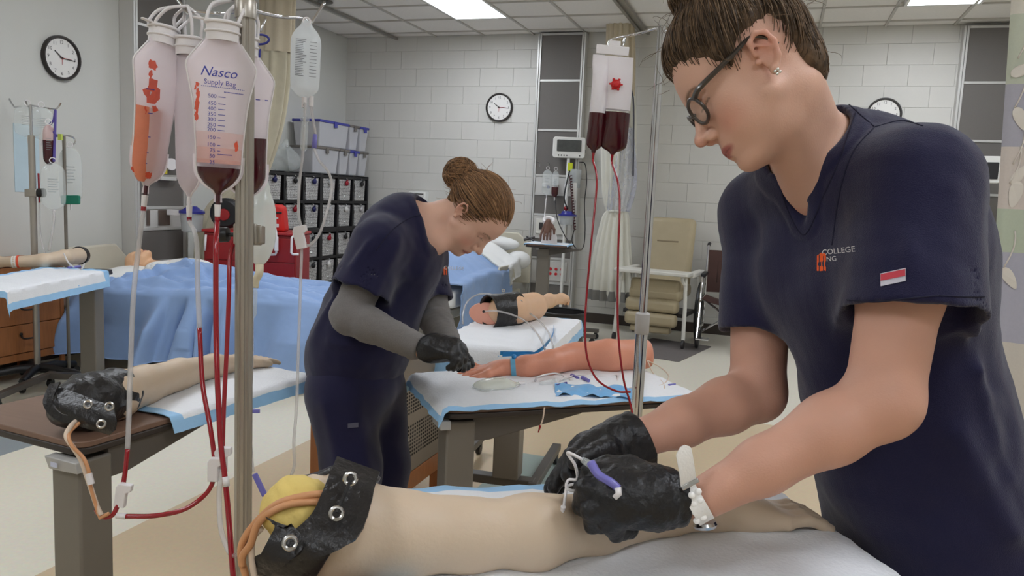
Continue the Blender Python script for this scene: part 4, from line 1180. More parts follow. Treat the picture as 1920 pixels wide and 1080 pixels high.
# cuff: leatherette shell laced round the shoulder end, open at the upper left over the foam core
def shell(f, lo_, hi_): return lambda p: np.maximum(f(p) - hi_, lo_ - f(p))
stub = path_rc([fa[0] - armx * .05, fa[0], fa[1], fa[2]], [.054, .063, .062, .053], .02)
cuffA = S(); cuffA.u(shell(stub, .003, .009), .01)
cuffA.w(lambda p: (noise(p, 24, 4) * .0022 + noise(p, 50, 7) * .0007).astype(np.float32))
qe = P(672, 960, .93); cuffA.i(half(qe, unit(camx * .80 - camy * .52)), .004)
opn = P(545, 925, 1.0); cuffA.d(ell(P(548, 925, .95), (.055, .13, .045), np.array([camx, camz, camy])), .006)
cuffA.i(half(P(498, 960, .95), -camx * .95 + camy * .2), .004); cuffA.d(rc(P(590, 905, .96), P(480, 960, .96), .02, .05), .008)
lo, hi = bounds([fa[0] - armx * .06, fa[2]], .10)
cf = sdf_mesh('cuff', cuffA, lo, hi, .003, m_leather, tA)
def flap(root, rows, t=.0042, name='flap', m=None, n=7, wob=.003, seed=0):
    G = []
    rr = catmull([np.array([*P(*a), *P(*b)]) for a, b in rows], 5)
    for q in rr:
        a, b = q[:3], q[3:]; G.append([a + (b - a) * s_ for s_ in np.linspace(0, 1, n)])
    G = np.array(G); nz = noise(G.reshape(-1, 3), 34, seed).reshape(G.shape[:2]) + .5 * noise(G.reshape(-1, 3), 80, seed + 3).reshape(G.shape[:2])
    G = G + nz[..., None] * VIEW(G[0, 0]) * wob
    return O(name, M().grid(G, t), m or m_leather, root, smooth=60)
ce = .92
flap(cf, [((632, 855, .985), (712, 884, .985)), ((618, 888, .95), (702, 916, .952)), ((603, 925, .925), (694, 950, .925)), ((585, 962, .905), (682, 985, .902)), ((556, 990, .893), (660, 1015, .888)), ((520, 1012, .885), (615, 1040, .882)), ((494, 1042, .885), (545, 1056, .885))], seed=2)
flap(cf, [((497, 968, .90), (530, 985, .892)), ((515, 985, .892), (556, 992, .886)), ((504, 1010, .884), (570, 1022, .88)), ((486, 1046, .884), (545, 1050, .88)), ((482, 1072, .895), (505, 1080, .895))], seed=5, wob=.004)
O('flap', M().tube(Pz([(534, 918, 1.0), (556, 904, 1.005), (590, 896, 1.01), (622, 878, 1.005)]), [.004, .012, .013, .006], 8, 5, flat=.4), m_leather, cf)
for x, y, d in ((657, 898, .937), (631, 963, .899), (544, 1018, .875)): grommet(cf, P(x, y, d - .006), -VIEW(P(x, y, d)), .0092)
O('lace', M().tube(Pz([(657, 902, .929), (645, 930, .905), (632, 961, .892)]), .0022, 6, 5), m_black, cf)
fo = S(); fo.u(ell(P(545, 955, .965), (.030, .044, .034), np.array([camx, camz, camy])), .01); fo.u(rc(P(560, 950, .96), fa[1], .036, .045), .02); fo.u(sph(P(520, 962, .955), .014), .012); fo.w(lambda p: (noise(p, 50, 2) * .003).astype(np.float32))
lo, hi = bounds([P(515, 955, .95), fa[1]], .08); sdf_mesh('foam_core', fo, lo, hi, .0035, m_foam, tA)
tubes(tA, 'latex_tube', Pz([(612, 925, .94), (570, 930, .93), (520, 945, .925), (480, 980, .93), (456, 1015, .94), (452, 1045, .945), (462, 1085, .95), (468, 1130, .97)]), .0046, m_latex)
tubes(tA, 'latex_tube', Pz([(602, 940, .935), (545, 945, .92), (505, 962, .915), (482, 985, .92), (470, 1020, .925), (456, 1040, .935), (454, 1060, .94)]), .0044, m_latex)
tubes(tA, 'latex_tube', Pz([(490, 990, .925), (474, 1010, .93), (472, 1045, .935), (478, 1090, .94), (480, 1130, .95)]), .0038, m_latexw)
# the line held between the two gloved hands
ivs = T('infusion_set', 'winged needle line with lilac clamp held in the black gloved hands', 'tubing', P(1100, 880, 1.03))
tubes(ivs, 'tube', Pz([(1056, 958, 1.035), (1060, 930, 1.04), (1064, 912, 1.045), (1082, 908, 1.045), (1076, 920, 1.04), (1062, 914, 1.04), (1066, 900, 1.045), (1082, 898, 1.04), (1078, 872, 1.03), (1064, 850, 1.025), (1074, 852, 1.02), (1092, 862, 1.02)]), .0021, m_capw, 7)
tubes(ivs, 'connector', Pz([(1092, 862, 1.015), (1112, 874, 1.005)]), [.0042, .0056], m_bagclear, 10, 0)
tubes(ivs, 'clamp', Pz([(1108, 868, .998), (1122, 890, .985), (1145, 904, .978), (1160, 916, .975)]), [.006, .0055, .0055, .005], m_purple, 8, 5)
tubes(ivs, 'tip', Pz([(1158, 914, .972), (1160, 926, .970), (1152, 934, .970)]), [.0046, .0042, .0034], m_capw, 8, 0)
O('hub', M().tube(Pz([(1056, 950, 1.03), (1054, 960, 1.035)]), [.0035, .0025], 8), m_capw, ivs)

# ================================================================ foreground drip stand with four blood bags
SX, SY = P(457, 700, 1.5)[:2]
ps = T('drip_stand', 'ribbed aluminium drip stand in front carrying four blood bags', 'stand', (SX, SY, 0))
pr_ = 0.0165; flute = []
for k in range(48):
    a = 2 * math.pi * k / 48; rr = pr_ * (1 - (.13 if k % 6 in (0, 1) else 0)); flute.append((rr * math.cos(a), rr * math.sin(a)))
TOPZ = P(470, 22, 1.5)[2]
O('pole', M().prism(flute, (SX, SY, .10), V(1, 0, 0), V(0, 1, 0), V(0, 0, TOPZ - .10)), m_alu, ps, smooth=25)
O('pole_cap', M().lathe([(.019, -.03), (.019, 0), (.015, .006), (0, .007)], (SX, SY, TOPZ), (0, 0, 1), 20), m_alu, ps)
hook_pts = dict(A=(350, 16, 1.5), B=(437, 2, 1.42), S=(575, 40, 1.6))
top = V(SX, SY, TOPZ - .012)
hkL = O('hook', M().tube([top, P(420, 26, 1.5), P(372, 22, 1.5), P(352, 26, 1.5), P(342, 12, 1.5), P(326, -8, 1.5)], .0030, 8, 5), m_chrome, ps, smooth=180)
O('hook', M().tube([top, P(450, 10, 1.46), P(438, 0, 1.42), P(430, -8, 1.41), P(428, -22, 1.40)], .0030, 8, 5), m_chrome, ps, smooth=180)
O('hook', M().tube([top, P(520, 31, 1.55), P(560, 33, 1.59), P(573, 37, 1.60), P(582, 44, 1.605), P(590, 34, 1.61), P(609, 4, 1.62)], .0032, 8, 5), m_chrome, ps, smooth=180)
O('hook', M().tube([top, P(478, 32, 1.56), P(484, 50, 1.60), P(489, 58, 1.61), P(492, 50, 1.61), P(498, 36, 1.62)], .0022, 8, 5), m_chrome, ps, smooth=180)
c = P(462, 440, 1.5); clm = M(); clm.box(c + camx * .003, (.044, .040, .040), ax=(camx, camz, V(0, 0, 1))); clm.box(c + camx * .024 + camz * .0, (.018, .026, .036), ax=(camx, camz, V(0, 0, 1)))
cl = O('clamp_block', clm, m_alu, ps, bevel=.003)
O('knob', M().lathe([(.004, 0), (.004, .012), (.014, .013), (.015, .03), (.012, .034), (0, .034)], c - camx * .022, -camx, 16), m_black, cl)
O('set_screw', M().lathe([(.0, .0), (.0035, 0), (.003, .002)], c + camx * .012 - camz * .0205 - V(0, 0, .012), -camz, 10), m_black, cl)
bsm = M()
for k in range(5):
    a = 2 * math.pi * k / 5 + .55; d = V(math.cos(a), math.sin(a), 0); bsm.tube([V(SX, SY, .12), V(SX, SY, .105) + d * .1, V(SX, SY, .085) + d * .2], [.016, .014, .011], 8)
bs_ = O('base', bsm, m_taupe2, ps, smooth=50)
for k in range(5):
    a = 2 * math.pi * k / 5 + .55; d = V(math.cos(a), math.sin(a), 0); q = V(SX, SY, .03) + d * .2; O('caster', M().lathe([(0, -.011), (.026, -.011), (.03, -.006), (.03, .006), (.026, .011), (0, .011)], q, np.cross(d, V(0, 0, 1)), 16).cyl(q, q + V(0, 0, .06), .006, 8), m_black, ps)
TILT = unit(V(0, 0, 1))
def frame_at(px, py, D, yaw=0.0, lean=0.0):
    o = P(px, py, D); uz = V(0, 0, 1); d = VIEW(o); un = unit(-V(d[0], d[1], 0)); ux = np.cross(uz, un)
    a = math.radians(yaw); un, ux = un * math.cos(a) + ux * math.sin(a), ux * math.cos(a) - un * math.sin(a)
    l = math.radians(lean); uz, ux = uz * math.cos(l) + ux * math.sin(l), ux * math.cos(l) - uz * math.sin(l)
    return o, ux, un, uz
BAGP = [(-.238, .004, .003, 0), (-.231, .008, .006, 0), (-.223, .019, .010, 0), (-.212, .029, .014, 0), (-.195, .0365, .018, 0), (-.15, .039, .019, 0), (-.08, .045, .016, 0), (-.03, .055, .013, 0), (-.008, .058, .010, 0), (.012, .046, .012, 0), (.034, .030, .016, 0), (.044, .028, .020, 0), (.062, .028, .024, 0)]
def blood_bag(label, px, py, D, hook, yaw, lean, fill, sx=1.0, pink=None, stain=False, text=False, sc=1.0, film=None, prof=BAGP):
    o, ux, un, uz = frame_at(px, py, D, yaw, lean)
    prof = [(z * sc, w * sc * sx, th * sc, cx * sc) for z, w, th, cx in prof]; R = refine(prof, 44)
    t = T('blood_bag', label, 'bag', o + uz * prof[0][0], 'blood bags on the foreground stand')
    zf = fill if fill is not None else prof[0][0]
    film_o = O('bag_body', pouch(M(), o, ux, un, uz, [q for q in R if q[0] >= zf - .004], cap=False), film or m_bagfilm, t, smooth=80)
    em = M()
    for s_ in (-1, 1): em.tube([o + uz * z + ux * (cx + s_ * (w + .0012)) for z, w, th, cx in R if z < .04 * sc], .0017, 6)
    O('seam', em, m_capw, t, smooth=180)
    fl = [(z, w) for z, w, th, cx in R if z < -.165 * sc]; zb0 = prof[0][0]
    pts = [(-(w + .0065 * sc * min(1, (q - zb0) / (.02 * sc) + .35)), q) for q, w in fl[::-1]] + [(-.0075 * sc, zb0 - .014 * sc), (.0075 * sc, zb0 - .014 * sc)] + [(w + .0065 * sc * min(1, (q - zb0) / (.02 * sc) + .35), q) for q, w in fl]
    O('film_edge', M().prism(pts, o - un * .0006, ux, uz, un * .0012), film or m_bagfilm, t)
    if fill is not None: O('blood', pouch(M(), o, ux, un, uz, cut_prof(R, prof[0][0], fill, 1.006)), m_darkred, t, smooth=60)
    if pink:
        for hi_, k_ in ((pink[1], 1.004), (pink[0] * .45 + pink[1] * .55, 1.008), (pink[0] * .75 + pink[1] * .25, 1.012)): O('pink_residue', pouch(M(), o, ux, un, uz, cut_prof(R, pink[0], hi_, k_), cap=False), m_pinkbase, t, smooth=60)
    cap = M(); zt = .050 * sc; rw = .030 * sc * sx; rt_ = .026 * sc
    for dz, k, r_ in ((.016, 1.0, .0030), (.0, .97, .0022)): cap.torus(o + uz * (zt + dz * sc), uz, rw * k, r_ * sc, 30, 8, un, 1.0, rt_ / rw)
    cap.lathe([(rw * .93, -.016 * sc), (rw * .95, .014 * sc), (rw * .86, .014 * sc), (rw * .84, -.016 * sc)], o + uz * zt, uz, 30, 1.0, rt_ / rw, un)
    cp = O('bag_cap', cap, m_capw, t, smooth=50)
    O('cap_tab', M().prism(rrect(.026 * sc, .010 * sc, .004 * sc), o + uz * (zt + .018 * sc) - ux * (rw + .008 * sc), ux, un, uz * .003), m_capw, cp, bevel=.0008)
    h = P(*hook); sm_ = M()
    for a in (-.85, .85):
        for b in (-.5, .5):
            q = o + uz * (zt + .012 * sc) + ux * rw * a * .95 + un * rt_ * b * .8; md = (q + h) / 2 + ux * a * .016 + un * b * .012 + uz * .012
            sm_.tube([q, q + uz * .012 + ux * a * .003, md, h + ux * a * .004 + uz * .003, h + uz * .004], .0034 * sc, 8, 6, flat=.75)
    O('hanging_strap', sm_, m_capw, t, smooth=180)
    zb = prof[0][0]; pm = M(); pm.tube([o + uz * zb, o + uz * (zb - .018 * sc)], .0042 * sc, 10)
    O('outlet', pm, m_darkred if (fill or stain) else m_capw, t)
    cn = M(); cn.tube([o + uz * (zb - .018 * sc), o + uz * (zb - .040 * sc)], [.0062 * sc, .0050 * sc], 10)
    O('connector', cn, m_capw, t); O('connector_ring', M().tube([o + uz * (zb - .040 * sc), o + uz * (zb - .048 * sc)], .0048 * sc, 10), m_red, t)
    def front(Pw, extra=.0010):
        q = np.asarray(Pw) - o; z = q @ uz; x = q @ ux; zs = np.array([r[0] for r in R])
        w = np.interp(z, zs, [r[1] for r in R]); th = np.interp(z, zs, [r[2] for r in R]); cx = np.interp(z, zs, [r[3] for r in R])
        c_ = np.clip(np.abs((x - cx) / w), 0, .999) ** (1 / .8); s_ = np.sqrt(1 - c_ ** 2) ** 1.25
        return o + uz * z[:, None] + ux * x[:, None] + un * (s_ * th + extra)[:, None]
    return t, (o, ux, un, uz, R, front)
b1, F1 = blood_bag('front blood bag with blue volume scale and a third full of dark blood', 416, 115, 1.40, (437, 4, 1.42), 4, 1.5, -.184, pink=(-.1835, -.125), text=True)
o, ux, un, uz, R, front = F1
def at(x, z): return o + ux * x + uz * z
O('lettering', text_mb('Nasco', .024, at(-.006, -.022), ux, uz, front, shear=.35), m_blueink, b1, smooth=0)
O('lettering', text_mb('Supply Bag', .0125, at(-.003, -.040), ux, uz, front), m_blueink, b1, smooth=0)
dm = M()
for k in range(24): dm.add(front(np.array([at(-.034 + k * .0031 + dx, -.0485 + dz) for dx, dz in ((0, 0), (.0016, 0), (.0016, .0013), (0, .0013))])), [(0, 1, 2, 3)])
for k in range(16): dm.add(front(np.array([at(.004 + k * .0021 + dx, -.0560 + dz) for dx, dz in ((0, 0), (.0016, 0), (.0016, .0016), (0, .0016))])), [(0, 1, 2, 3)])
for k in range(12): dm.add(front(np.array([at(-.004 + k * .0021 + dx, -.1665 + dz) for dx, dz in ((0, 0), (.0016, 0), (.0016, .0014), (0, .0014))])), [(0, 1, 2, 3)])
O('print_line', dm, m_blueink, b1, smooth=0)
for k, (lb, z) in enumerate(zip(('500', '450', '400', '350', '300', '250', '200', '150', '100', '75', '50', '25'), (-.0645, -.077, -.0865, -.096, -.1055, -.115, -.1235, -.137, -.150, -.160, -.170, -.181))):
    O('volume_mark', text_mb(lb, .0095, at(-.0085, z), ux, uz, front, align='RIGHT'), m_blueink, b1, smooth=0)
    if k < 10:
        tk = M(); L_ = .012 if k < 7 else .005; tk.add(front(np.array([at(-.005 + dx, z + dz) for dx, dz in ((0, -.0006), (L_, -.0006), (L_, .0006), (0, .0006))])), [(0, 1, 2, 3)]); O('volume_tick', tk, m_blueink, b1, smooth=0)
m_stain = mat('blood_stain', (226, 84, 50), .35, var=.25, vscale=60, alpha=.9)
def splat(root, cx, cz, w, h, front, at, seed, m=None):
    r = np.random.RandomState(seed); n = 18; pts = []
    for k in range(n):
        a = 2 * math.pi * k / n; q = 1 + r.uniform(-.3, .3); pts.append(at(cx + w * q * math.cos(a), cz + h * q * math.sin(a)))
    pts = front(np.array(pts), .0007); return O('stain', M().add(pts, [tuple(range(n))]), m or m_stain, root, smooth=0)
for args in ((-.040, -.046, .003, .004), (-.039, -.062, .0028, .009), (-.040, -.083, .0036, .013), (-.0405, -.100, .003, .010), (.028, -.148, .0036, .009), (-.043, -.052, .0018, .005)): splat(b1, *args, front, at, int(abs(args[1]) * 1e4))
b2, F2 = blood_bag('orange stained blood bag at the left, seen partly edge on', 300, 118, 1.50, hook_pts['A'], 38, 8, None, sx=.95, stain=True)
o2, ux2, un2, uz2, R2, fr2 = F2
def at2(x, z): return o2 + ux2 * x + uz2 * z
O('pink_residue', pouch(M(), o2 - ux2 * .012, ux2, un2, uz2, [(z, w * .72, th * .9, cx) for z, w, th, cx in R2 if -.232 < z < -.085]), mat('orange_residue', (238, 140, 104), .3, alpha=.85, var=.2, vscale=30), b2, smooth=60)
for args in ((-.022, -.012, .010, .009), (-.020, -.062, .014, .022), (-.026, -.030, .004, .008), (-.030, -.10, .004, .007), (-.012, -.092, .006, .006), (-.030, -.21, .006, .006), (-.006, -.218, .008, .006), (-.034, -.16, .003, .02), (-.03, -.128, .003, .005)): splat(b2, *args, fr2, at2, int(abs(args[1]) * 1e4) + 3)
for z in (-.06, -.105, -.15, -.18, -.2):
    O('print_line', M().add(fr2(np.array([at2(-.032 + dx, z + dz) for dx, dz in ((0, 0), (.016, .002), (.016, .0035), (0, .0015))])), [(0, 1, 2, 3)]), m_blueink, b2, smooth=0)
b3, F3 = blood_bag('empty milky blood bag between the stained bag and the front bag', 354, 138, 1.52, hook_pts['A'], -52, 0, None, sx=.85, film=mat('milky_bag_film', (238, 230, 234), .3, alpha=.78, var=.04, transl=.4))
b4, F4 = blood_bag('dark filled blood bag half hidden behind the front bag', 456, 140, 1.49, (452, 8, 1.48), 16, -2, -.118, sx=1.0)
o4, ux4, un4, uz4, R4, fr4 = F4
O('print_line', M().add(fr4(np.array([o4 + ux4 * (.018 + dx) + uz4 * (-.047 + dz) for dx, dz in ((0, 0), (.026, 0), (.026, .0018), (0, .0018))])), [(0, 1, 2, 3)]), m_blueink, b4, smooth=0)
# lines from the bags
l1 = T('infusion_line', 'clear line from the stained bag turning dark red above a white clamp', 'tubing', P(250, 560, 1.48), 'lines hanging from the blood bags')
e2 = o2 + uz2 * (-.286)
tubes(l1, 'clear_tube', [e2] + Pz([(258, 480, 1.49), (250, 560, 1.47), (245, 680, 1.45), (241, 800, 1.42), (239, 842, 1.41)]), .0046, m_clear, label='empty clear tube')
tubes(l1, 'red_tube', Pz([(239, 842, 1.41), (234, 890, 1.405), (226, 930, 1.40), (214, 962, 1.395), (200, 970, 1.39), (188, 966, 1.385), (180, 955, 1.38)]), .0042, m_red, label='blood filled tube')
slide_clamp(l1, P(229, 928, 1.398), V(0, 0, 1) + camx * .15, camx)
l2 = T('infusion_line', 'line from the milky bag that sweeps left in a dark red loop', 'tubing', P(375, 600, 1.5), 'lines hanging from the blood bags')
e3 = F3[0] + F3[3] * (-.286)
tubes(l2, 'clear_tube', [e3] + Pz([(368, 450, 1.5), (371, 540, 1.48), (374, 615, 1.47)]), .0048, m_clear, label='empty clear tube')
tubes(l2, 'red_tube', Pz([(374, 615, 1.47), (380, 720, 1.45), (394, 800, 1.43), (402, 862, 1.42), (400, 900, 1.42), (384, 928, 1.42), (345, 955, 1.41), (290, 967, 1.40), (235, 968, 1.395)]), .0044, m_red, label='blood filled tube')
tubes(l2, 'connector', Pz([(236, 968, 1.395), (218, 967, 1.393)]), [.0055, .0045], m_capw, 10, 0)
slide_clamp(l2, P(402, 880, 1.415), V(0, 0, 1), camx)
l3 = T('infusion_line', 'bright red line straight down from the front blood bag', 'tubing', P(408, 600, 1.42), 'lines hanging from the blood bags')
e1 = F1[0] + F1[3] * (-.286)
tubes(l3, 'red_tube', [e1] + Pz([(405, 470, 1.40), (405, 600, 1.40), (408, 720, 1.38), (414, 830, 1.37), (421, 890, 1.36), (428, 960, 1.35), (434, 1040, 1.33), (440, 1120, 1.32)]), .0048, m_red, label='blood filled tube')
tubes(l3, 'connector', Pz([(423, 894, 1.355), (425, 912, 1.353)]), .0058, m_capw, 10, 0)
l4 = T('infusion_line', 'thin red line from the dark filled bag beside the pole', 'tubing', P(430, 600, 1.48), 'lines hanging from the blood bags')
e4 = F4[0] + F4[3] * (-.286)
tubes(l4, 'red_tube', [e4] + Pz([(434, 470, 1.48), (429, 560, 1.46), (425, 660, 1.45), (420, 760, 1.44), (417, 850, 1.43)]), .0042, m_red, label='blood filled tube')
slide_clamp(l4, P(416, 862, 1.425), V(0, 0, 1), camx, s=1.1)
tubes(l4, 'clear_tube', Pz([(415, 880, 1.42), (411, 930, 1.41), (414, 990, 1.38), (428, 1032, 1.35), (442, 1042, 1.32), (452, 1032, 1.25)]), .0046, m_clear, label='empty clear tube')
# saline bag and its set
o, ux, un, uz = frame_at(573, 110, 1.60, 6, 1)
t = T('saline_bag', 'clear printed fluid bag on the right hook of the front drip stand', 'bag', o - uz * .076)
SP = refine([(-.078, .010, .003, 0), (-.068, .022, .010, 0), (-.055, .0285, .015, 0), (0, .030, .016, 0), (.035, .030, .012, 0), (.052, .024, .006, 0), (.066, .012, .003, 0), (.076, .009, .002, 0)], 30)
O('bag_body', pouch(M(), o, ux, un, uz, SP), mat('saline_bag_film', (240, 244, 246), .15, alpha=.55, transl=.35, var=.05, vscale=40), t, smooth=80)
O('hanger_tab', M().torus(o + uz * .074, un, .007, .0022, 16, 6), m_capw, t)
pm = M()
for k in range(22):
    w0 = random.uniform(.012, .022); z = .034 - k * .0034
    pm.add([o + ux * (-.022) + uz * z + un * .0168, o + ux * (-.022 + w0) + uz * z + un * .0172, o + ux * (-.022 + w0) + uz * (z + .0011) + un * .0172, o + ux * (-.022) + uz * (z + .0011) + un * .0168], [(0, 1, 2, 3)])
    if k % 2: pm.add([o + ux * .006 + uz * z + un * .0172, o + ux * (.02) + uz * z + un * .0166, o + ux * .02 + uz * (z + .001) + un * .0166, o + ux * .006 + uz * (z + .001) + un * .0172], [(0, 1, 2, 3)])
O('label_print', pm, m_greyink, t, smooth=0, kind='stuff')
O('port', M().cyl(o - uz * .078, o - uz * .098, .0055, 10).cyl(o - uz * .074 + ux * .014, o - uz * .095 + ux * .014, .005, 10), m_capw, t)
l5 = T('infusion_line', 'clear drip set with chamber and white roller clamp below the printed fluid bag', 'tubing', P(566, 300, 1.6))
O('drip_chamber', M().lathe([(.0035, 0), (.007, .004), (.0075, .05), (.006, .06), (.009, .061), (.009, .066), (.003, .07)], P(569, 283, 1.60), P(573, 200, 1.6) - P(569, 283, 1.6), 14), m_bagclear, l5)
tubes(l5, 'tube', [o - uz * .098] + Pz([(572, 200, 1.6), (568, 285, 1.60), (562, 340, 1.6), (560, 400, 1.59), (566, 440, 1.585), (564, 520, 1.57), (560, 640, 1.55), (556, 760, 1.53), (551, 830, 1.52), (552, 870, 1.52), (545, 895, 1.52), (537, 925, 1.52)]), .0030, m_clear)
tubes(l5, 'tube', [o - uz * .095 + ux * .014] + Pz([(588, 230, 1.6), (592, 255, 1.6)]), .0032, m_clear)
tubes(l5, 'injection_port', Pz([(591, 252, 1.6), (589, 278, 1.6)]), [.0045, .0055], m_purple, 8, 0)
tubes(l5, 'tube', Pz([(589, 278, 1.6), (598, 300, 1.6), (617, 325, 1.6), (622, 355, 1.6), (612, 400, 1.59), (598, 440, 1.585), (580, 460, 1.58), (568, 455, 1.58)]), .0030, m_clear)
slide_clamp(l5, P(563, 445, 1.575), V(0, 0, 1) - camx * .25, camx, s=1.05, name='roller_clamp')
# long blue bottle hanger, big clear feeding bag behind the pole, hanging lilac slide clamp
hb_ = T('bottle_hanger', 'long dark blue plastic loop hanger on the front drip stand', 'hanger', P(486, 200, 1.61))
hm = M(); c0 = P(487, 74, 1.61); hm.torus(c0, camz, .010, .0024, 24, 7, camy, 1.9, 1.0)
hm.tube([P(487, 92, 1.61), P(486, 140, 1.61), P(486, 260, 1.6), P(486, 318, 1.6), P(482, 338, 1.6), P(477, 330, 1.6)], .0024, 7, 4); O('loop', hm, m_bluepl, hb_, smooth=180)
o, ux, un, uz = frame_at(487, 420, 1.66, -30, 0)
fb = T('feeding_bag', 'large clear inflated bag with cream spout hanging behind the front pole', 'bag', o - uz * .09)
O('bag_body', pouch(M(), o, ux, un, uz, refine([(-.088, .008, .006, 0), (-.07, .022, .02, 0), (-.03, .034, .032, 0), (.03, .034, .03, 0), (.065, .024, .018, 0), (.08, .022, .008, 0), (.092, .018, .003, 0)], 26)), mat('cloudy_bag_film', (240, 244, 240), .12, alpha=.6, transl=.3, bump=.3, bscale=40), fb, smooth=80)
tubes(fb, 'spout', [o - uz * .085] + Pz([(486, 512, 1.66), (480, 525, 1.66), (478, 540, 1.66)]), [.009, .008, .007], mat('cream_spout', (226, 216, 188), .4), 10, 4)
O('drip_chamber', M().lathe([(.003, 0), (.0075, .006), (.0085, .055), (.006, .062)], P(474, 596, 1.66), V(.02, 0, 1), 14), m_bagclear, fb)
tubes(fb, 'tube', Pz([(474, 596, 1.66), (473, 700, 1.66), (469, 760, 1.65), (471, 830, 1.64), (475, 885, 1.63)]), .0022, m_clear)
tubes(fb, 'hanging_strap', [o + uz * .088, P(480, 330, 1.64), P(478, 200, 1.6), P(486, 60, 1.61)], .0014, m_clear, 6)
q0, q1 = P(477, 888, 1.63), P(497, 930, 1.63); d = unit(q1 - q0); n_ = VIEW(q0); s_ = np.cross(d, n_)
O('slide_clamp', M().box((q0 + q1) / 2, (np.linalg.norm(q1 - q0), .012, .009), ax=(d, s_, n_)), m_purple, fb, bevel=.002)
tubes(fb, 'tube', Pz([(497, 930, 1.63), (501, 938, 1.63)]), .0018, m_capw, 6, 0)
q = P(478, 771, 1.64); O('slide_clamp', M().box(q, (.020, .006, .008), ax=(camx, camz, camy)), m_purple, fb, bevel=.001)
# ================================================================ middle table with the pink practice arm
up = V(0, 0, 1)
A2 = V(-.826, 1.948, .80); u2 = unit(V(.785, .62, 0)); w2 = unit(V(-.62, .785, 0))
tM, _ = overbed('overbed_table', 'taupe overbed table under the pink practice arm in the middle', A2, u2, w2, .80, .42, .80, col_t=.0, col_w=.075, cs=(.085, .095))
underpad('white underpad with blue edges under the pink practice arm', A2, u2, w2, -.065, .90, -.02, .50, .80, .80, .42, seed=3, amp=.004, nu=44, border=.028, drop=.8)
def sp(px, py, z): return PZ(px, py, z)
pa = [sp(945, 690, .829), sp(985, 687, .838), sp(1030, 680, .845), sp(1075, 668, .850), sp(1140, 667, .857), sp(1206, 664, .858)]
pw = unit(pa[1] - pa[0]); sd = unit(np.cross(up, pw))
arm2 = path_rc(pa, [.027, .034, .040, .047, .055, .053], .02); arm2.d(rc(pa[3] + up * .075 - pw * .02, pa[3] + up * .06 - pw * .02 + sd * .06, .012, .012), .03)
arm2.i(half(pa[5] + pw * .035, pw), .02)
kk = [pa[0] - pw * .078 + sd * k - up * .003 for k in (.030, .010, -.010, -.028)]
fing = [[k - pw * q + up * .004 + sd * (k - pa[0] + pw * .078) @ sd * .35, k - pw * (q * 1.75) - up * .006 + sd * ((k - pa[0] + pw * .078) @ sd) * .5, k - pw * (q * 2.25) - up * .010 + sd * ((k - pa[0] + pw * .078) @ sd) * .55] for k, q in zip(kk, (.036, .040, .038, .028))]
side = sd if (CAMC - pa[0]) @ sd > 0 else -sd
arm2.u(hand_sdf(pa[0], kk, fing, [pa[0] + side * .022 - pw * .02, pa[0] + side * .046 - pw * .05 - up * .006, pa[0] + side * .056 - pw * .080 - up * .012, pa[0] + side * .056 - pw * .105 - up * .014], r=.0092, wr=.027), .012)
ta2 = T('practice_arm', 'pink practice arm palm down with a light blue wrist band on the middle table', 'arm', (pa[3][0], pa[3][1], .80))
lo, hi = bounds(pa + kk + [f[2] for f in fing], .085); sdf_mesh('arm_skin', arm2, lo, hi, .0036, m_pinkv, ta2)
bt = T('tourniquet', 'light blue rubber band tied round the pink wrist', 'band', sp(965, 690, .80))
cb = pa[0] * .55 + pa[1] * .45; uu, vv, ww = frame_of(pw); ring = [cb + .0335 * (math.cos(t) * uu + math.sin(t) * vv * .97) for t in np.linspace(0, 2 * math.pi, 25)]
O('band', M().grid(np.array([[q - pw * .008 + up * .0, q + pw * .008] for q in ring]), .0015), mat('pale_blue_band', (104, 172, 206), .5, var=.08), bt)
O('tail', M().grid(np.array([[p - up * .009, p + up * .006] for p in catmull([cb + up * .034, sp(1000, 663, .86), sp(975, 662, .865), sp(942, 664, .868)], 5)]), .0015), m_strapb, bt)
tubes(bt, 'knot', [cb + up * .032 + side * .01, cb + up * .036, cb + up * .032 - side * .012], [.006, .009, .006], m_strapb, 8, 3)
# lying fluid bag
fo_ = sp(932, 722, .815); fb2 = T('fluid_bag', 'clear bag of pale fluid lying in front of the pink hand', 'bag', fo_ - up * .012)
fxx = unit(sp(985, 716, .815) - sp(880, 724, .815)); fyy = np.cross(up, fxx)
O('bag_body', pouch(M(), fo_ , fyy, up, fxx, refine([(-.075, .010, .004, 0), (-.062, .034, .012, 0), (-.03, .040, .021, 0), (.02, .040, .022, 0), (.045, .034, .015, 0), (.062, .014, .006, 0), (.075, .008, .004, 0)], 26)), mat('fluid_bag_film', (232, 234, 214), .06, alpha=.42, bump=.5, bscale=30, var=.1), fb2, smooth=80)
O('seam', M().tube([fo_ + fyy * x + fxx * z - up * .002 for x, z in ((-.008, .078), (-.036, .045), (-.043, .0), (-.038, -.055), (-.01, -.08), (.01, -.08), (.038, -.055), (.043, 0), (.036, .045), (.008, .078))], .0018, 6, 4), m_bagclear, fb2)
O('port', M().cyl(fo_ + fxx * .074, fo_ + fxx * .096, .006, 10), m_capw, fb2)
st2 = T('infusion_set', 'loose clear drip chamber and coiled tubing beside the lying fluid bag', 'tubing', sp(1030, 715, .80))
O('drip_chamber', M().lathe([(.003, 0), (.009, .006), (.0095, .05), (.006, .058), (.010, .06), (.010, .066), (.003, .072)], sp(1012, 720, .812), sp(1050, 714, .812) - sp(1012, 720, .812), 14), m_bagclear, st2)
tubes(st2, 'tube', [sp(*q) for q in ((1050, 714, .812), (1058, 706, .82), (1040, 700, .825), (1010, 706, .83), (1003, 714, .81))], .0028, m_capw)
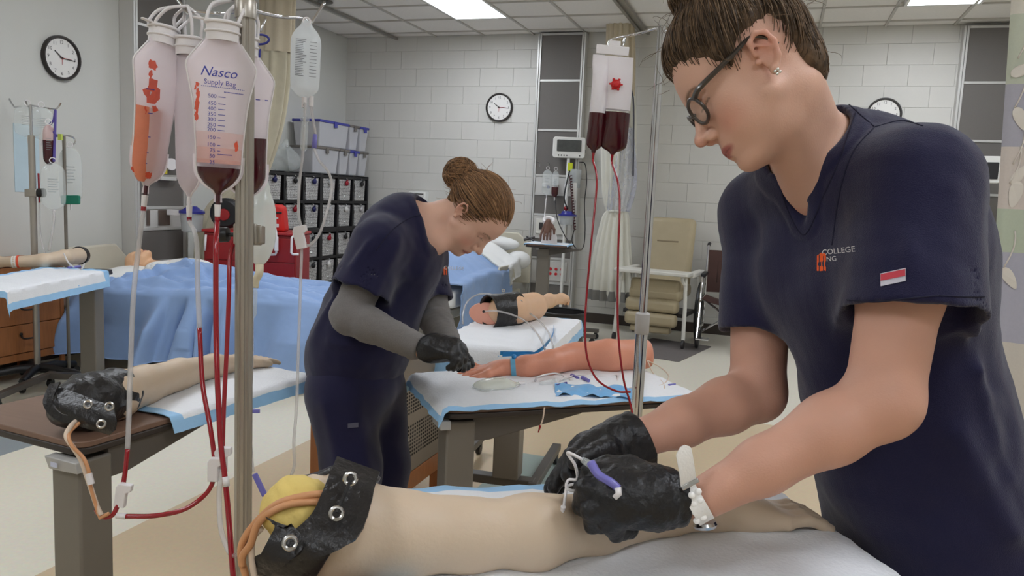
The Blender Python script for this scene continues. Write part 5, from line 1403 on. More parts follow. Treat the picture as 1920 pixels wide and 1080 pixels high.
tubes(st2, 'tube', [sp(*q) for q in ((1056, 712, .808), (1080, 703, .815), (1100, 706, .81), (1090, 715, .806), (1068, 711, .81), (1108, 703, .81), (1140, 706, .806), (1157, 703, .812), (1158, 714, .806))], .0026, m_capw)
O('spike_cap', M().tube([sp(1043, 724, .812), sp(1062, 718, .814)], [.006, .004], 8), m_bluepl, st2)
for a, b in (((1072, 704, .812), (1084, 709, .812)), ((1092, 708, .812), (1104, 714, .812))): O('clamp', M().tube([sp(*a), sp(*b)], [.007, .0055], 8), m_purple, st2)
# crumpled blue sheet
G = np.zeros((22, 10, 3))
for i in range(22):
    for j in range(10):
        s_, t_ = i / 21, j / 9; p = sp(1040 + s_ * 165, 722 + t_ * 20 + 8 * s_, .807); G[i, j] = p + up * (.005 + .006 * noise(np.array([p]), 40, 3)[0] + .004 * math.sin(s_ * 20 + t_ * 5))
tag(O('wrapper', M().grid(G, .001), mat('blue_wrapper', (120, 182, 232), .45, var=.15, vscale=40), smooth=70), 'crumpled light blue wrapper at the front edge of the middle table', 'wrapper')
tb = T('infusion_line', 'pale thin tubing trailing off the right end of the middle table', 'tubing', sp(1240, 700, .80))
tubes(tb, 'tube', [sp(*q) for q in ((1214, 676, .85), (1240, 690, .81), (1254, 706, .806), (1240, 722, .806), (1200, 726, .806), (1180, 728, .806))], .0022, m_latexw)
tubes(tb, 'tube', [sp(*q) for q in ((1214, 676, .85), (1225, 700, .806), (1243, 718, .806), (1246, 735, .80), (1243, 756, .76), (1230, 775, .72), (1222, 792, .69))], .0022, m_latexw)
O('needle_hub', M().tube([sp(1254, 722, .808), sp(1266, 720, .808)], [.004, .003], 8), m_purple, tb)
th = T('infusion_line', 'short thin line with red tip hanging below the middle table', 'tubing', P(1015, 790, 2.2))
tubes(th, 'tube', [P(1021, 764, 2.2), P(1018, 785, 2.2), P(1013, 800, 2.2)], .0022, m_latexw); O('tip', M().tube([P(1013, 797, 2.2), P(1012, 802, 2.2), P(1009, 811, 2.2)], [.0034, .003, .0014], 8), m_red, th)
nd = T('cannula', 'small cannula with dark tip held against the pink hand', 'needle', sp(872, 682, .84))
O('hub', M().tube([P(862, 682, 2.1), P(874, 676, 2.12)], [.0045, .0035], 8), m_capw, nd); O('tip', M().tube([P(872, 677, 2.115), P(884, 677, 2.13)], [.003, .002], 8), m_black, nd)
# chrome drip stand on the right with the double blood bag
P2D = 1.93; p2 = P(1198, 700, P2D)
ds = T('drip_stand', 'slim chrome drip stand in front of the pink arm with a double bag', 'stand', (p2[0], p2[1], 0))
zt = P(1216, 66, P2D)[2]; zc = P(1196, 605, P2D)[2]
O('upper_rod', M().cyl((p2[0], p2[1], zc - .02), (p2[0], p2[1], zt), .0100, 20), m_chrome, ds, smooth=50)
O('lower_tube', M().cyl((p2[0], p2[1], .08), (p2[0], p2[1], zc), .0148, 24), m_chrome, ds, smooth=50)
O('collar', M().lathe([(.015, -.025), (.0175, -.022), (.0175, .025), (.0135, .029)], (p2[0], p2[1], zc), up, 24), mat('grey_collar', (190, 188, 186), .45), ds)
tp = V(p2[0], p2[1], zt); 
O('hook', M().tube([tp, P(1196, 63, P2D), P(1150, 73, P2D), P(1142, 80, P2D), P(1140, 92, P2D)], .0035, 8, 5), m_chrome, ds, smooth=180)
O('hook', M().tube([P(1172, 70, P2D), P(1168, 84, P2D), P(1160, 94, P2D - .01), P(1150, 99, P2D - .01)], .0035, 8, 5), m_chrome, ds, smooth=180)
O('hook', M().tube([tp, P(1240, 58, P2D), P(1285, 58, P2D), P(1296, 46, P2D)], .0035, 8, 5), m_chrome, ds, smooth=180)
bsm = M()
for k in range(5):
    a = 2 * math.pi * k / 5 + .3; d = V(math.cos(a), math.sin(a), 0); bsm.tube([V(p2[0], p2[1], .10), V(p2[0], p2[1], .09) + d * .1, V(p2[0], p2[1], .075) + d * .22], [.016, .014, .011], 8)
bs2 = O('base', bsm, m_chrome, ds, smooth=60)
for k in range(5):
    a = 2 * math.pi * k / 5 + .3; d = V(math.cos(a), math.sin(a), 0); q = V(p2[0], p2[1], .028) + d * .22; O('caster', M().lathe([(0, -.01), (.024, -.01), (.028, -.006), (.028, .006), (.024, .01), (0, .01)], q, np.cross(d, up), 16).cyl(q, q + up * .05, .006, 8), m_black, ds)
o, ux, un, uz = frame_at(1144, 190, P2D - .01, 4, 3)
k_ = P2D / FPX
db = T('blood_bag', 'white topped double blood bag with red cap on the chrome stand', 'bag', o - uz * .12)
m_bagw = mat('white_bag_film', (250, 246, 248), .3, alpha=.86, transl=.3, var=.04, vscale=20)
def lobe(x0, x1, zf, nm):
    cx = ((x0 + x1) / 2 - 1144) * k_; w = (x1 - x0) / 2 * k_
    R = refine([(-.128, .005, .004, cx), (-.120, w * .35, .006, cx), (-.108, w * .95, .012, cx), (-.06, w, .019, cx), (0, w * .97, .016, cx - .001), (.06, w * .96, .010, cx - .003), (.085, w * .98, .004, cx - .006), (.108, w * .97, .003, cx - .007)], 40)
    O('bag_body', pouch(M(), o, ux, un, uz, [r for r in R if r[0] >= zf - .003]), m_bagw, db, smooth=80)
    O('blood', pouch(M(), o, ux, un, uz, cut_prof(R, -.129, zf, 1.005)), m_darkred, db, smooth=60)
    O('outlet', M().tube([o + ux * cx - uz * .122, o + ux * cx - uz * .145], [.0045, .0026], 8), m_red, db)
    return o + ux * cx - uz * .145
e_l = lobe(1108, 1139, -.030, 'left'); e_r = lobe(1134, 1184, -.021, 'right')
O('header', M().box(o + uz * .122 + ux * (-.008), (.080, .0035, .022), ax=(ux, un, uz)), m_capw, db, bevel=.002)
O('header_tab', M().box(o + uz * .138 + ux * (-.004), (.028, .003, .014), ax=(ux, un, uz)), m_capw, db, bevel=.002)
rc_ = P(1155, 158, P2D - .035); rm = M().lathe([(0, -.012), (.012, -.010), (.012, 0), (.007, .003), (.007, .007), (.004, .008), (0, .007)], rc_, un, 16)
for k in range(6):
    a = math.pi / 3 * k; rm.box(rc_ + ux * .0135 * math.cos(a) + uz * .0135 * math.sin(a), (.006, .006, .004), ax=(ux, un, uz))
O('red_cap', rm, mat('red_cap_plastic', (206, 30, 34), .35), db, bevel=.0008)
ll = T('infusion_line', 'pair of thin dark red lines looping down from the double bag', 'tubing', P(1110, 500, P2D))
tubes(ll, 'red_tube', [e_l] + Pz([(1119, 340, 1.92), (1109, 450, 1.90), (1101, 540, 1.89), (1097, 610, 1.88), (1101, 670, 1.88), (1120, 712, 1.89), (1155, 733, 1.90), (1182, 735, 1.905)]), .0027, m_red)
tubes(ll, 'red_tube', [e_r] + Pz([(1161, 360, 1.90), (1159, 480, 1.88), (1158, 590, 1.87), (1162, 660, 1.87), (1170, 715, 1.88), (1180, 750, 1.90), (1186, 775, 1.90)]), .0027, m_red)

# ================================================================ cabinet with perforated side behind the middle nurse
m_oak = mat('oak_wood', (168, 108, 62), .45, var=.25, vscale=8, stretch=(1, 9, 1), detail=6)
m_oakd = mat('oak_wood_upright', (160, 100, 56), .45, var=.28, vscale=8, stretch=(9, 1, 1), detail=6)
m_gpanel = mat('grey_perforated_panel', (138, 126, 112), .5, var=.04)
cab = T('cabinet', 'oak framed cabinet with grey perforated side behind the middle nurse', 'cabinet', (-1.54, 2.95, 0))
X0, X1, Y0, Y1 = -1.675, -1.405, 2.58, 3.30
O('body', M().bb(X0, X1 - .012, Y0 + .012, Y1, .16, .70), m_oak, cab, bevel=.004)
O('end_panel', M().bb(X0, X1, Y0, Y0 + .012, .10, .71), m_oakd, cab, bevel=.002)
O('side_panel', M().bb(X1 - .012, X1, Y0 + .0125, Y1 - .03, .20, .70), m_gpanel, cab, bevel=.002)
O('bottom_rail', M().bb(X1 - .025, X1 + .004, Y0 + .0125, Y1, .12, .199), m_oak, cab, bevel=.003)
O('top', M().bb(X0 - .01, X1 + .012, Y0 - .01, Y1 + .01, .701, .725), mat('grey_laminate', (150, 140, 126), .4), cab, bevel=.003)
for x, y in ((X0 + .02, Y0 + .03), (X1 - .03, Y0 + .03), (X0 + .02, Y1 - .03), (X1 - .03, Y1 - .03)): O('leg', M().box((x, y, .06), (.045, .045, .12)), m_oakd, cab, bevel=.002)
hm = M()
for band_ in ((.46, .58), (.27, .40)):
    for i in range(9):
        for j in range(26):
            y = Y0 + .10 + j * .0215; z = band_[0] + i * (band_[1] - band_[0]) / 8; hm.obox((X1 - .0004, y, z), (0, .0115, 0), (0, 0, .0088), (.0012, 0, 0))
O('perforation', hm, mat('perforation_dark', (44, 40, 36), .9), cab, smooth=0, kind='stuff')
O('notice', M().bb(X1 + .0008, X1 + .0016, 2.80, 2.90, .20, .36), mat('paper_white', (222, 220, 214), .8), cab, smooth=0)

# ================================================================ far practice table with the tan arm
uT = unit(V(-.09, 1, 0)); wT = unit(V(-1, -.09, 0)); AT = V(-.915, 3.22, .72)
tT, _ = overbed('overbed_table', 'taupe overbed table under the tan practice arm behind the middle table', AT, uT, wT, .98, .50, .72, col_t=.06, col_w=.17, cs=(.10, .12), lever=False)
underpad('white underpad with blue edges under the tan practice arm', AT, uT, wT, -.15, 1.02, -.10, .56, .72, .98, .50, seed=6, amp=.004, nu=40, nv=30, border=.05)
q = [PZ(926, 584, .80), PZ(965, 580, .805), PZ(1000, 574, .80), PZ(1030, 564, .785), PZ(1052, 560, .770)]
a3 = path_rc([q[0] * .6 + q[1] * .4, q[1], q[2]], [.072, .076, .074], .02); a3.u(rc(q[2], q[2] + (q[3] - q[2]) * .4, .060, .044), .03); path_rc([q[2] + (q[3] - q[2]) * .3, q[3], q[4]], [.044, .038, .03], .03, a3)
hd = unit(q[4] - q[3]); 
for k in range(4): 
    sdv = unit(np.cross(up, hd)); kq = q[4] + hd * .03 + sdv * (.03 - .02 * k); a3.u(rc(kq, kq + hd * .035 - up * .012, .013, .011), .006); a3.u(rc(kq + hd * .035 - up * .012, kq + hd * .03 - up * .035, .011, .009), .005)
a3.u(ell(q[4] + hd * .012, (.05, .045, .032), np.array([hd, np.cross(up, hd), up])), .02)
t3 = T('practice_arm', 'tan bent practice arm with black cuff and pink end disc on the far table', 'arm', (q[1][0], q[1][1], .72))
lo, hi = bounds(q, .12); sdf_mesh('arm_skin', a3, lo, hi, .0045, m_tanv, t3)
ax3 = unit(q[0] - q[1])
cu3 = S(); cu3.u(shell(rc(q[0] * 1.25 - q[1] * .25, q[1] * .75 + q[2] * .25, .079, .080), .000, .010), .01); cu3.i(half(q[1] * .8 + q[2] * .2, -ax3), .003); cu3.i(half(q[0] + ax3 * .035, ax3), .004); cu3.w(lambda p: (noise(p, 26, 3) * .0022).astype(np.float32)); 
lo, hi = bounds([q[0], q[2]], .13); c3 = sdf_mesh('cuff', cu3, lo, hi, .005, m_leather, t3)
for x, y in ((944, 545), (962, 553), (976, 566)): grommet(c3, sdf_project(cu3, VIEW(P(x, y, 1)))(np.array([PZ(x, y, .86)]))[0], -VIEW(P(x, y, 1)), .011)
e3 = q[0] + ax3 * .03; dface = unit(-VIEW(e3) * 1.0 + ax3 * .42); ud, vd, _ = frame_of(dface)
O('end_disc', M().lathe([(0, -.016), (.058, -.014), (.064, -.004), (.060, .006), (.03, .009), (0, .0095)], PZ(912, 588, .782), dface, 30, 1.5, .92, up), mat('pink_disc', (236, 168, 146), .5), t3)
O('disc_hole', M().lathe([(0, -.002), (.007, -.002), (.007, .002), (0, .002)], PZ(908, 584, .80) + dface * .012, dface, 12), m_black, t3)
fs3 = S(); fs3.u(ell(PZ(940, 574, .815), (.065, .06, .062)), .01); fs3.w(lambda p: (noise(p, 40, 2) * .004).astype(np.float32)); lo, hi = bounds([PZ(940, 574, .815)], .09); sdf_mesh('foam_core', fs3, lo, hi, .005, m_foam, t3)
lc = T('infusion_line', 'two clear tubes arching over the tan arm and off the pad', 'tubing', PZ(960, 590, .73))
tubes(lc, 'tube', [PZ(868, 607, .73), PZ(868, 590, .75), PZ(876, 566, .80), PZ(897, 552, .85), PZ(925, 553, .87), PZ(960, 568, .84), PZ(1000, 592, .78), PZ(1025, 618, .735), P(1034, 640, 3.15), P(1040, 668, 3.12)], .0048, m_clear)
tubes(lc, 'tube', [PZ(908, 584, .80), PZ(930, 583, .82), PZ(960, 590, .80), PZ(985, 602, .76), PZ(1003, 620, .735), P(1018, 645, 3.13), P(1026, 672, 3.12)], .0048, m_clear)
bb_ = M()
for a, b in (([PZ(1038, 612, .735), PZ(1036, 628, .735), P(1020, 650, 3.10), P(1002, 664, 3.10)], .016), ([P(1030, 664, 3.08), P(985, 663, 3.08), P(938, 662, 3.10)], .016)):
    bb_.grid(np.array([[p - up * b / 2, p + up * b / 2] for p in catmull(a, 6)]), .0015)
tag(O('tourniquet', bb_, m_strapb), 'blue strap draped over the near corner of the far practice table', 'band')
# waste bin
bq = P(1050, 660, 5.8); bi = T('waste_bin', 'black waste bin beyond the far practice table', 'bin', (bq[0], bq[1], 0))
c_ = V(bq[0], bq[1], 0); O('body', M().lathe([(.14, 0), (.145, .01), (.175, .56), (.17, .56), (.14, .02), (0, .02)], c_, up, 28), m_black, bi, smooth=50)
O('rim', M().torus(c_ + up * .56, up, .175, .008, 28, 8), m_black, bi)
# ================================================================ back wall: headwall unit, monitor, chairs, curtain
m_frame_al = mat('pale_aluminium_frame', (206, 205, 202), .4, .3, var=.03)
m_panel = mat('grey_fabric_panel', (112, 108, 104), .85, var=.08, vscale=200, bump=.2, bscale=300)
m_svc = mat('service_panel_white', (206, 204, 200), .5, var=.02)
m_outlet_red = mat('red_outlet', (196, 32, 42), .4)
m_dark = mat('dark_socket', (50, 46, 46), .5)
def headwall(label, o, ux, un, W, H0, H1, panels, dep, zt):
    """frame of posts and rails on the wall (o on the wall face), fabric panels between"""
    t = T('headwall_unit', label, 'wall unit', (o[0], o[1], H0)); o = V(o[0], o[1], 0)
    O('casing', M().obox(o + un * .002 + up * H0, ux * W, un * (dep - .012), up * (H1 - H0)), m_svc, t, bevel=.002)
    pm = .045
    for x in (0, W - pm): O('post', M().obox(o + ux * x + un * (dep - .0115) + up * H0, ux * pm * .45, un * .022, up * (H1 - H0)).obox(o + ux * (x + pm * .55) + un * (dep - .0115) + up * H0, ux * pm * .45, un * .022, up * (H1 - H0)), m_frame_al, t, bevel=.002)
    zs = [p[0] for p in panels] + [panels[-1][1]]
    for z0, z1, k in panels:
        O('panel', M().obox(o + ux * (pm + .002) + un * (dep - .0115) + up * (z0 + .012), ux * (W - 2 * pm - .004), un * .008, up * (z1 - z0 - .024)), m_svc if k == 'w' else m_panel, t, bevel=.002)
        O('rail', M().obox(o + ux * pm + un * (dep - .0115) + up * (z1 - .012), ux * (W - 2 * pm), un * .016, up * .024), m_frame_al, t, bevel=.002)
    return t
hw1 = headwall('tall grey paneled headwall unit on the back wall behind the monitor', V(-2.68, BACK), V(1, 0, 0), V(0, -1, 0), .545, .0, 3.18,
    [(.0, .42, 'g'), (.42, .70, 'w'), (.70, .93, 'g'), (.93, 1.19, 'w'), (1.19, 1.42, 'g'), (1.42, 1.63, 'w'), (1.63, 2.13, 'g'), (2.13, 2.67, 'g'), (2.67, 3.17, 'g')], .10, 3.18)
yf = BACK - .102
def plate(root, name, cx, z, w, h, m, d=.012, b=.003): return O(name, M().bb(cx - w / 2, cx + w / 2, yf - d, yf, z - h / 2, z + h / 2), m, root, bevel=b)
pl = plate(hw1, 'outlet_plate', -2.34, .56, .26, .22, m_svc)
for i in range(3):
    for j in range(2): O('red_socket', M().lathe([(.0, .0), (.017, 0), (.017, .006), (.01, .008), (0, .007)], (-2.40 + i * .066, yf - .012, .53 + j * .055), (0, -1, 0), 14), m_outlet_red, pl)
pl = plate(hw1, 'switch_plate', -2.42, 1.06, .36, .17, mat('ivory_plate', (222, 220, 212), .45))
for i in range(3): O('switch', M().bb(-2.56 + i * .13, -2.56 + i * .13 + .045, yf - .018, yf - .0125, 1.02, 1.10), m_dark if i == 0 else m_svc, pl, bevel=.002)
for i in range(3): O('gas_outlet', M().lathe([(0, 0), (.03, 0), (.03, .02), (.018, .03), (0, .03)], (-2.52 + i * .13, yf, 1.52), (0, -1, 0), 18), m_capw, hw1)
O('flowmeter', M().cyl((-2.38, yf - .05, 1.46), (-2.38, yf - .05, 1.60), .018, 14).cyl((-2.38, yf - .05, 1.43), (-2.38, yf - .05, 1.46), .012, 10), m_bagclear, hw1)
O('valve', M().lathe([(0, 0), (.016, 0), (.016, .03), (0, .032)], (-2.46, yf - .04, 1.50), (0, -1, 0), 14), m_bluepl, hw1)
rl = O('bag_rail', M().tube([(-2.60, yf, 1.76), (-2.60, yf - .06, 1.77), (-2.57, yf - .07, 1.76), (-2.57, yf - .07, 1.72)], .004, 7, 3).tube([(-2.48, yf, 1.76), (-2.48, yf - .06, 1.77), (-2.46, yf - .07, 1.75), (-2.46, yf - .07, 1.71)], .004, 7, 3), m_chrome, hw1)
def small_bag(label, px, py, D, w, h, film, fill=None, group=None, drip=True, tilt=0):
    o, ux, un, uz = frame_at(px, py, D, 0, tilt); t = T('fluid_bag', label, 'bag', o - uz * h / 2, group)
    R = refine([(-h / 2, w * .12, .004, 0), (-h * .42, w * .4, .012, 0), (-h * .3, w / 2, .018, 0), (h * .25, w / 2, .016, 0), (h * .42, w * .4, .006, 0), (h / 2, w * .15, .003, 0)], 22)
    f_ = -h if fill is None else (-.5 + fill) * h
    O('bag_body', pouch(M(), o, ux, un, uz, [q for q in R if q[0] > f_ - .004]), film, t, smooth=80)
    if fill: O('fluid', pouch(M(), o, ux, un, uz, cut_prof(R, -h, f_, 1.004)), m_darkred, t, smooth=60)
    O('hanger', M().torus(o + uz * (h / 2 + .02), un, .018, .003, 14, 6), m_capw, t)
    O('port', M().tube([o - uz * h / 2, o - uz * (h / 2 + .04)], [.007, .005], 8), m_capw, t)
    pm = M()
    for k in range(6): q = -h * .12 + k * h * .055; pm.add([o + un * .0195 + ux * x + uz * z for x, z in ((-w * .22, q), (w * (.1 + .02 * (k * 5 % 7)), q), (w * (.1 + .02 * (k * 5 % 7)), q + h * .014), (-w * .22, q + h * .014))], [(0, 1, 2, 3)])
    O('label_print', pm, mat('faded_print', (150, 154, 158), .7, alpha=.6), t, smooth=0, kind='stuff')
    return t
small_bag('small clear fluid bag hanging on the back headwall', 1026, 342, 8.62, .11, .27, m_bagclear)
small_bag('small bag half full of dark blood hanging on the back headwall', 1041, 345, 8.60, .075, .29, m_bagclear, .42)
l_ = T('infusion_line', 'thin clear and dark lines running down the back headwall', 'tubing', P(1030, 400, 8.5))
tubes(l_, 'tube', Pz([(1024, 372, 8.6), (1022, 395, 8.55), (1020, 412, 8.3)]), .006, m_capw); tubes(l_, 'tube', Pz([(1041, 376, 8.6), (1045, 410, 8.5), (1058, 440, 8.3), (1068, 456, 8.1)]), .006, m_dark)
# patient monitor on its pole
mo = P(1067, 277, 8.55); mon = T('monitor', 'white patient monitor with dark screen on a pole at the back wall', 'monitor', (mo[0], mo[1], 0))
fx = unit(camx * V(1, 1, 0)); fn = unit(-V(*VIEW(mo)[:2], 0)); fx = np.cross(up, fn); fx = fx if fx @ camx > 0 else -fx
O('case', M().prism(rrect(.355, .225, .03), mo - fn * .04, fx, up, fn * .07), mat('monitor_white', (226, 225, 220), .4), mon, bevel=.006)
O('screen', M().prism(rrect(.265, .125, .008), mo + fn * .0305 + up * .02, fx, up, fn * .004), mat('dark_screen', (72, 74, 72), .25, var=.3, vscale=30), mon)
for k, x in enumerate((-.11, -.08, -.05, -.02, .12)): O('button', M().lathe([(0, 0), (.008, 0), (.007, .004), (0, .004)], mo + fn * .030 + fx * x - up * .085, fn, 10), m_dark, mon)
O('side_knob', M().lathe([(0, 0), (.018, 0), (.016, .012), (0, .012)], mo + fx * .17 - fn * .0 - up * .03, fx, 14), m_black, mon)
O('pole', M().cyl((mo[0], mo[1], .06), (mo[0], mo[1], mo[2] - .11), .018, 14), m_white, mon)
bs = M()
for k in range(5): a = 1.2566 * k; bs.tube([(mo[0], mo[1], .09), (mo[0] + .17 * math.cos(a), mo[1] - .02 + .10 * math.sin(a), .05)], .014, 7)
O('base', bs, m_white, mon)
bk2 = P(1078, 335, 8.5); O('basket', M().lathe([(.055, 0), (.06, .005), (.07, .20), (.064, .20), (.05, .01), (0, .01)], bk2 - up * .1, up, 20), mat('clear_canister', (210, 214, 214), .15, alpha=.5), mon)
O('tag', M().box(P(1069, 313, 8.45), (.055, .01, .09), ax=(fx, fn, up)), mat('yellow_tag', (206, 216, 40), .5), mon, bevel=.004)
O('coil_cord', M().tube([P(1070, 330, 8.4) + V(.012 * math.cos(t * 6), 0, .012 * math.sin(t * 6)) + (P(1078, 430, 8.4) - P(1070, 330, 8.4)) * (t / 20) for t in np.linspace(0, 20, 160)], .0055, 5), mat('maroon_cord', (70, 30, 32), .5), mon, smooth=180)
O('cable', M().tube(Pz([(1086, 304, 8.45), (1097, 308, 8.45), (1100, 340, 8.45), (1096, 380, 8.45), (1097, 430, 8.45), (1094, 462, 8.45), (1084, 468, 8.45), (1073, 455, 8.45), (1074, 440, 8.45), (1079, 424, 8.45)]), .006, 6, 6), m_black, mon, smooth=180)
O('cable', M().tube(Pz([(1068, 320, 8.42), (1062, 345, 8.42), (1058, 372, 8.42), (1064, 392, 8.42)]), .008, 6, 6), m_black, mon, smooth=180)
O('probe_holder', M().prism(rrect(.05, .20, .015), P(1077, 360, 8.45), fx, up, fn * .04), m_svc, mon, bevel=.004)
sc_ = P(1064, 404, 8.45); sc = T('suction_canister', 'suction canister with blue lid beside the monitor pole', 'canister', sc_ - up * .1)
O('cup', M().lathe([(.075, 0), (.08, .01), (.09, .10), (.085, .10), (.07, .01), (0, .01)], sc_ - up * .10, up, 22), mat('clear_canister', (210, 214, 214), .15, alpha=.5), sc)
O('lid', M().lathe([(.10, 0), (.10, .014), (.075, .02), (.06, .05), (.02, .055), (0, .055)], sc_ - up * .005, up, 22), m_bluepl, sc)
O('knob', M().ball(sc_ + up * .075 - fx * .02, .026, 12), mat('red_bulb', (150, 30, 34), .4), sc)
# small table with the model hand
At = P(985, 457, 7.5); uA = unit(V(1, .12, 0)); wA = unit(V(-.12, 1, 0)); zA = At[2]
tS, _ = overbed('overbed_table', 'small raised overbed table with a model hand at the back headwall', At, uA, wA, .40, .40, zA, col_t=.10, cs=(.12, .10))
underpad('small white underpad with blue corner on the raised back table', At, uA, wA, -.03, .42, -.01, .39, zA, .40, .40, seed=8, nu=26, nv=20, border=.022)
hq = P(1030, 440, 7.6); mh = T('model_hand', 'brown model hand hanging from a white ring stand on the raised back table', 'model', (hq[0], hq[1], zA))
O('stand', M().prism([(-.08, 0), (.08, 0), (.075, .06), (.04, .16), (-.05, .16), (-.075, .06)], V(hq[0], hq[1], zA + .006), fx, up, -fn * .08), m_capw, mh, bevel=.006)
rc0 = P(1029, 413, 7.6); O('ring', M().torus(rc0, unit(up * .8 + fn * .5), .048, .016, 24, 10), m_capw, mh)
m_brown = mat('brown_skin_vinyl', (116, 84, 72), .45, var=.1)
h0 = P(1028, 416, 7.5); kn3 = [P(1017, 432, 7.5), P(1022, 433, 7.48), P(1027, 434, 7.48), P(1032, 433, 7.5)]
hs = hand_sdf(h0, kn3, [[P(x, y, 7.48), P(x - .5, y + 8, 7.5)] for x, y in ((1014, 441), (1020, 443), (1026, 443), (1032, 441))], [P(1034, 422, 7.5), P(1039, 430, 7.48), P(1039, 438, 7.48)], r=.0105)
lo, hi = bounds([h0] + kn3, .09); sdf_mesh('hand', hs, lo, hi, .0055, m_brown, mh)
tg = P(995, 447, 7.5); tag(O('syringe', M().tube([P(982, 450, 7.45), P(1003, 445, 7.45)], .012, 8).tube([P(988, 444, 7.48), P(1000, 451, 7.42)], .009, 8), m_dark, smooth=60), 'small dark instruments lying on the raised back table', 'instrument')
O('outlet', None, None) if False else None
w1 = T('wall_outlet', 'cream electrical outlet on the back wall left of the headwall', 'outlet', PY(985, 522, BACK)); o_ = PY(985, 522, BACK)
O('plate', M().bb(o_[0] - .035, o_[0] + .035, BACK - .012, BACK - .001, o_[2] - .058, o_[2] + .058), mat('ivory_plate', (222, 220, 212), .45), w1, bevel=.003)
for z in (-.024, .024): O('socket', M().bb(o_[0] - .016, o_[0] + .016, BACK - .0145, BACK - .0122, o_[2] + z - .014, o_[2] + z + .014), mat('socket_tan', (170, 160, 146), .5), w1, bevel=.002)
o_ = PY(789, 364, BACK); wd = T('wall_dispenser', 'white wall dispenser on the back wall behind the middle nurse', 'dispenser', o_)
O('body', M().bb(o_[0] - .11, o_[0] + .11, BACK - .11, BACK - .001, o_[2] - .10, o_[2] + .03), m_white, wd, bevel=.012); O('slot', M().bb(o_[0] - .085, o_[0] + .085, BACK - .113, BACK - .109, o_[2] - .005, o_[2] + .008), m_dark, wd)
# clocks
m_clockrim = mat('dark_clock_rim', (42, 36, 34), .4); m_face = mat('clock_face', (238, 236, 232), .5, var=.01)
def clock(label, c, n, R, hx):
    n = unit(n); hx = unit(hx); t = T('wall_clock', label, 'clock', c); f = M()
    f.lathe([(R * .87, .002), (R * .87, .024), (R * .92, .034), (R * .98, .034), (R, .028), (R, .001), (R * .87, .002)], c, n, 40)
    O('rim', f, m_clockrim, t, smooth=50)
    O('face', M().lathe([(0, -.013), (R * .868, -.013), (R * .868, .004), (0, .004)], c + n * .014, n, 40), m_face, t)
    for k in range(1, 13):
        a = math.radians(90 - 30 * k); O('numeral', text_mb(str(k), R * .22, c + n * .0186 + (hx * math.cos(a) + up * math.sin(a)) * R * .70, hx, up), m_dark, t, smooth=0)
    def hand(ang, L, w, m, z):
        a = math.radians(90 - ang); d = hx * math.cos(a) + up * math.sin(a); s_ = np.cross(n, d)
        O('hand', M().prism([(-w, -.15 * L), (w, -.15 * L), (w * .6, L), (-w * .6, L)], c + n * z, s_, d, n * .0012), m, t, smooth=0)
    hand(307, R * .48, R * .035, m_dark, .021); hand(93, R * .70, R * .026, m_dark, .0225); hand(182, R * .30, R * .014, m_outlet_red, .024); hand(88, R * .5, R * .01, m_outlet_red, .024)
    O('hub', M().lathe([(0, 0), (R * .05, 0), (R * .045, .004), (0, .004)], c + n * .024, n, 12), m_dark, t)
c = PY(937, 202, BACK); clock('round clock on the back wall above the middle nurse', V(c[0], BACK - .002, c[2]), V(0, -1, 0), .162, V(1, 0, 0))
c = PY(1657, 215, BACK); clock('round clock on the back wall peeking over the front nurse shoulder', V(c[0], BACK - .002, c[2]), V(0, -1, 0), .162, V(1, 0, 0))
c = PX(112, 109, LEFT); clock('round clock on the left wall', V(LEFT + .002, c[1], c[2]), V(1, 0, 0), .162, V(0, 1, 0))
# right headwall and its monitor
hw2 = headwall('grey paneled headwall unit at the far right behind the patterned curtain', V(1.50, BACK), V(1, 0, 0), V(0, -1, 0), .56, .0, 3.16, [(.0, .5, 'g'), (.5, 1.1, 'w'), (1.1, 1.6, 'g'), (1.6, 2.10, 'g'), (2.10, 2.64, 'g'), (2.64, 3.15, 'g')], .10, 3.16)
mo = PY(1842, 318, 8.15); mr = T('monitor', 'white monitor peeking out beside the patterned curtain at the right', 'monitor', (mo[0], mo[1], 0)); fn2 = unit(-V(*VIEW(mo)[:2], 0)); fx2 = np.cross(up, fn2); fx2 = fx2 if fx2 @ camx > 0 else -fx2
O('case', M().prism(rrect(.32, .24, .04), mo - fn2 * .04, fx2, up, fn2 * .07), mat('monitor_white', (226, 225, 220), .4), mr, bevel=.006)
O('screen', M().prism(rrect(.25, .15, .008), mo + fn2 * .0305 - up * .01, fx2, up, fn2 * .004), m_black, mr); O('pole', M().cyl((mo[0], mo[1], .05), (mo[0], mo[1], mo[2] - .1), .02, 12), m_white, mr); O('base', M().lathe([(0, 0), (.16, 0), (.16, .025), (.03, .05), (0, .05)], (mo[0], mo[1] - .0, 0), up, 24), m_white, mr)
# gathered curtain on the double track
def pleat(rows, k, seed, lobes=13, amp=.22, dep=.55, n=90, shape=None):
    G = []
    for (c_, hx_, r) in rows:
        a = np.linspace(0, 2 * math.pi, n, endpoint=False); rr = r * (1 + amp * np.sin(lobes * a + seed + .7 * np.sin(3 * a))); G.append(np.asarray(c_) + (np.cos(a) * rr)[:, None] * hx_ + (np.sin(a) * rr * dep)[:, None] * np.cross(up, hx_))
    return np.array(G).transpose(1, 0, 2)
def rows_of(L, Y, hx, n=40):
    c = catmull([np.array([*PY(x, y, Y), PY(x + w, y, Y)[0] - PY(x, y, Y)[0]]) for x, y, w in L], 8); return [(q[:3], hx, q[3]) for q in c]
m_cur = mat('patterned_pale_curtain', (222, 220, 208), .85, var=.10, vscale=9, stretch=(1, 1, .6), bump=.1); m_mesh = mat('beige_curtain_mesh', (206, 194, 170), .9, var=.08, vscale=160)
m_grn = mat('pale_green_leaf_print', (196, 200, 164), .85, var=.1)
